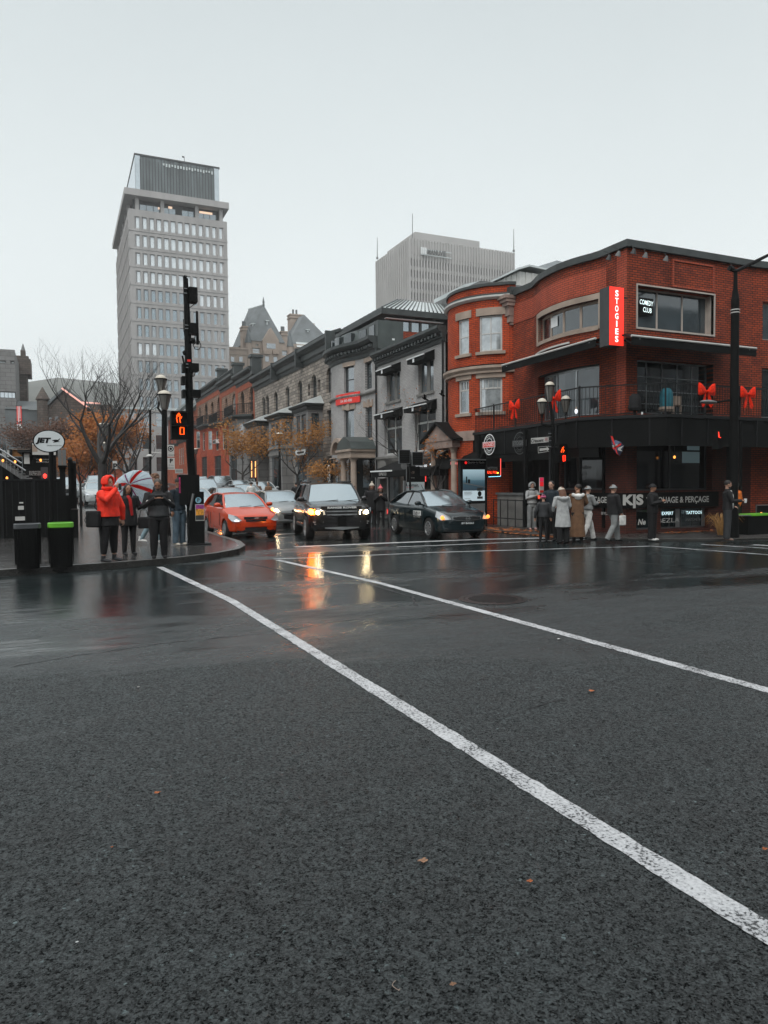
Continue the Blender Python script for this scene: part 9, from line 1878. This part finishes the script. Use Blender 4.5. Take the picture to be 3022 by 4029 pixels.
for k, (u, v, Y, lab, hw, col, hgt) in enumerate(((1463, 1893, 25.5, 'person in a brown and white pompom hat and black coat near the cafe awning', 'cream', 'black', 1.70), (1497, 1905, 25.3, 'person in a pink pompom hat and black coat with hands at the mouth', 'pinkhat', 'black', 1.58))):
	p = PY(u, v, Y); C.setdefault('pinkhat', cloth('cloth_pinkhat', (.55, .12, .13)))
	person(lab, (p.x, Y, .05), R_(-20), hgt, 1.1, topmat=C[col], coatz=.7, topbulk=1.12, legmat=C['black'], shoemat=C['black'], hair=HR['brown'], hairkind='bob', headwear='pompom', hwmat=C[hw], arms=None if k == 0 else {'L': ((.26, -.08, 1.14), (.06, -.22, 1.34), (-.6, -.3, .6)), 'R': ((-.26, -.08, 1.14), (-.06, -.22, 1.34), (.6, -.3, .6))}, vox=.014)
for k, (u, v, Y, lab, col, hr, rz) in enumerate(((1394, 1926, 30, 'person in a beige jacket walking behind the dark SUV', 'cream', 'brown', 60), (988, 1926, 40, 'person in a white jacket and backpack straps beyond the red car', 'white', 'black', 180), (1012, 1924, 41, 'person in a taupe coat beside the white jacketed one', 'taupe', 'brown', 150), (1056, 1916, 40, 'person in an orange brown jacket above the silver hatchback', 'brown', 'black', -60), (1165, 1912, 38, 'person in black above the silver hatchback, beside the dark SUV', 'black', 'black', 170))):
	p = PY(u, v, Y); zg_ = gz(Y)+.05; person(lab, (p.x, Y, zg_), R_(rz), max(1.55, min(1.82, p.z-zg_+.12)), 1.08, topmat=C[col], topz=.85, topbulk=1.12, legmat=C['black'], shoemat=C['black'], hair=HR[hr], vox=.018)
for k, (x_, y_, m, lab, nm) in enumerate(((740, 1440, M_['tealc'], 'round teal covered chair on the terrace in front of the garage door', 'covered_chair'), (455, 1490, C['black'], 'dark covered stool with a white tag left of the garage door', 'covered_stool'))):
	p = PY(*r6(x_, y_), 17.25); r = .20-.02*k; t = thing(nm, lab, 'chair', (p.x, 17.25, 3.72)); mb = MB(); mb.lathe((p.x, 17.25, 0), [(r, 4.05), (r*1.02, p.z-.25), (r*.9, p.z-.10), (r*.5, p.z-.01), (.02, p.z)], 14); mb.build('cover', m, t, smooth=60)
	MB().lathe((p.x, 17.25, 0), [(r*.9, 3.9), (r*1.15, 3.98), (r*1.1, 4.06)], 14).build('seat_rim', M_['sand' if k == 0 else 'offwhite'] if k == 0 else C['black'], t); MB().box(p.x-.03, p.x+.03, 17.22, 17.28, 3.72, 4.0).build('leg', M_['iron'], t)
	if k: MB().box(p.x+.02, p.x+.08, 16.99, 17.0, 3.76, 3.84).build('tag', M_['white'], t)
a, b = PY(*r6(808, 1510), 17.35), PY(*r6(878, 1595), 17.35); s_ = thing('wooden_chair', 'slatted wooden chair on the terrace beside the teal jacket', 'chair', (a.x, 17.4, 3.72)); mb = MB(); n = 5
for i in range(n): x = a.x+(b.x-a.x)*i/n; mb.box(x, x+(b.x-a.x)/n*.75, 17.35, 17.38, b.z, a.z)
mb.build('backrest', M_['sand'], s_); MB().box(a.x-.05, b.x, 17.38, 17.75, 4.12, 4.16).build('seat', M_['sand'], s_)
for x in (a.x, b.x-.04):
	for y in (17.36, 17.7): MB().box(x, x+.04, y, y+.04, 3.72, 4.12 if y > 17.5 else b.z).build('leg', M_['sand'], s_)
# ================================================================ MISTY AIR
m = bpy.data.materials.new('haze'); m.use_nodes = True; N = m.node_tree.nodes; L = m.node_tree.links
for n in list(N): N.remove(n)
o_ = N.new('ShaderNodeOutputMaterial'); pv = N.new('ShaderNodeVolumePrincipled'); pv.inputs['Color'].default_value = (.99, 1, 1, 1); pv.inputs['Density'].default_value = .0005; pv.inputs['Anisotropy'].default_value = .2; L.new(pv.outputs[0], o_.inputs['Volume'])
MB().box(-905, 905, -125, 905, -1, 135).build('haze', m, loc=(0, 0, 0), kind='stuff')
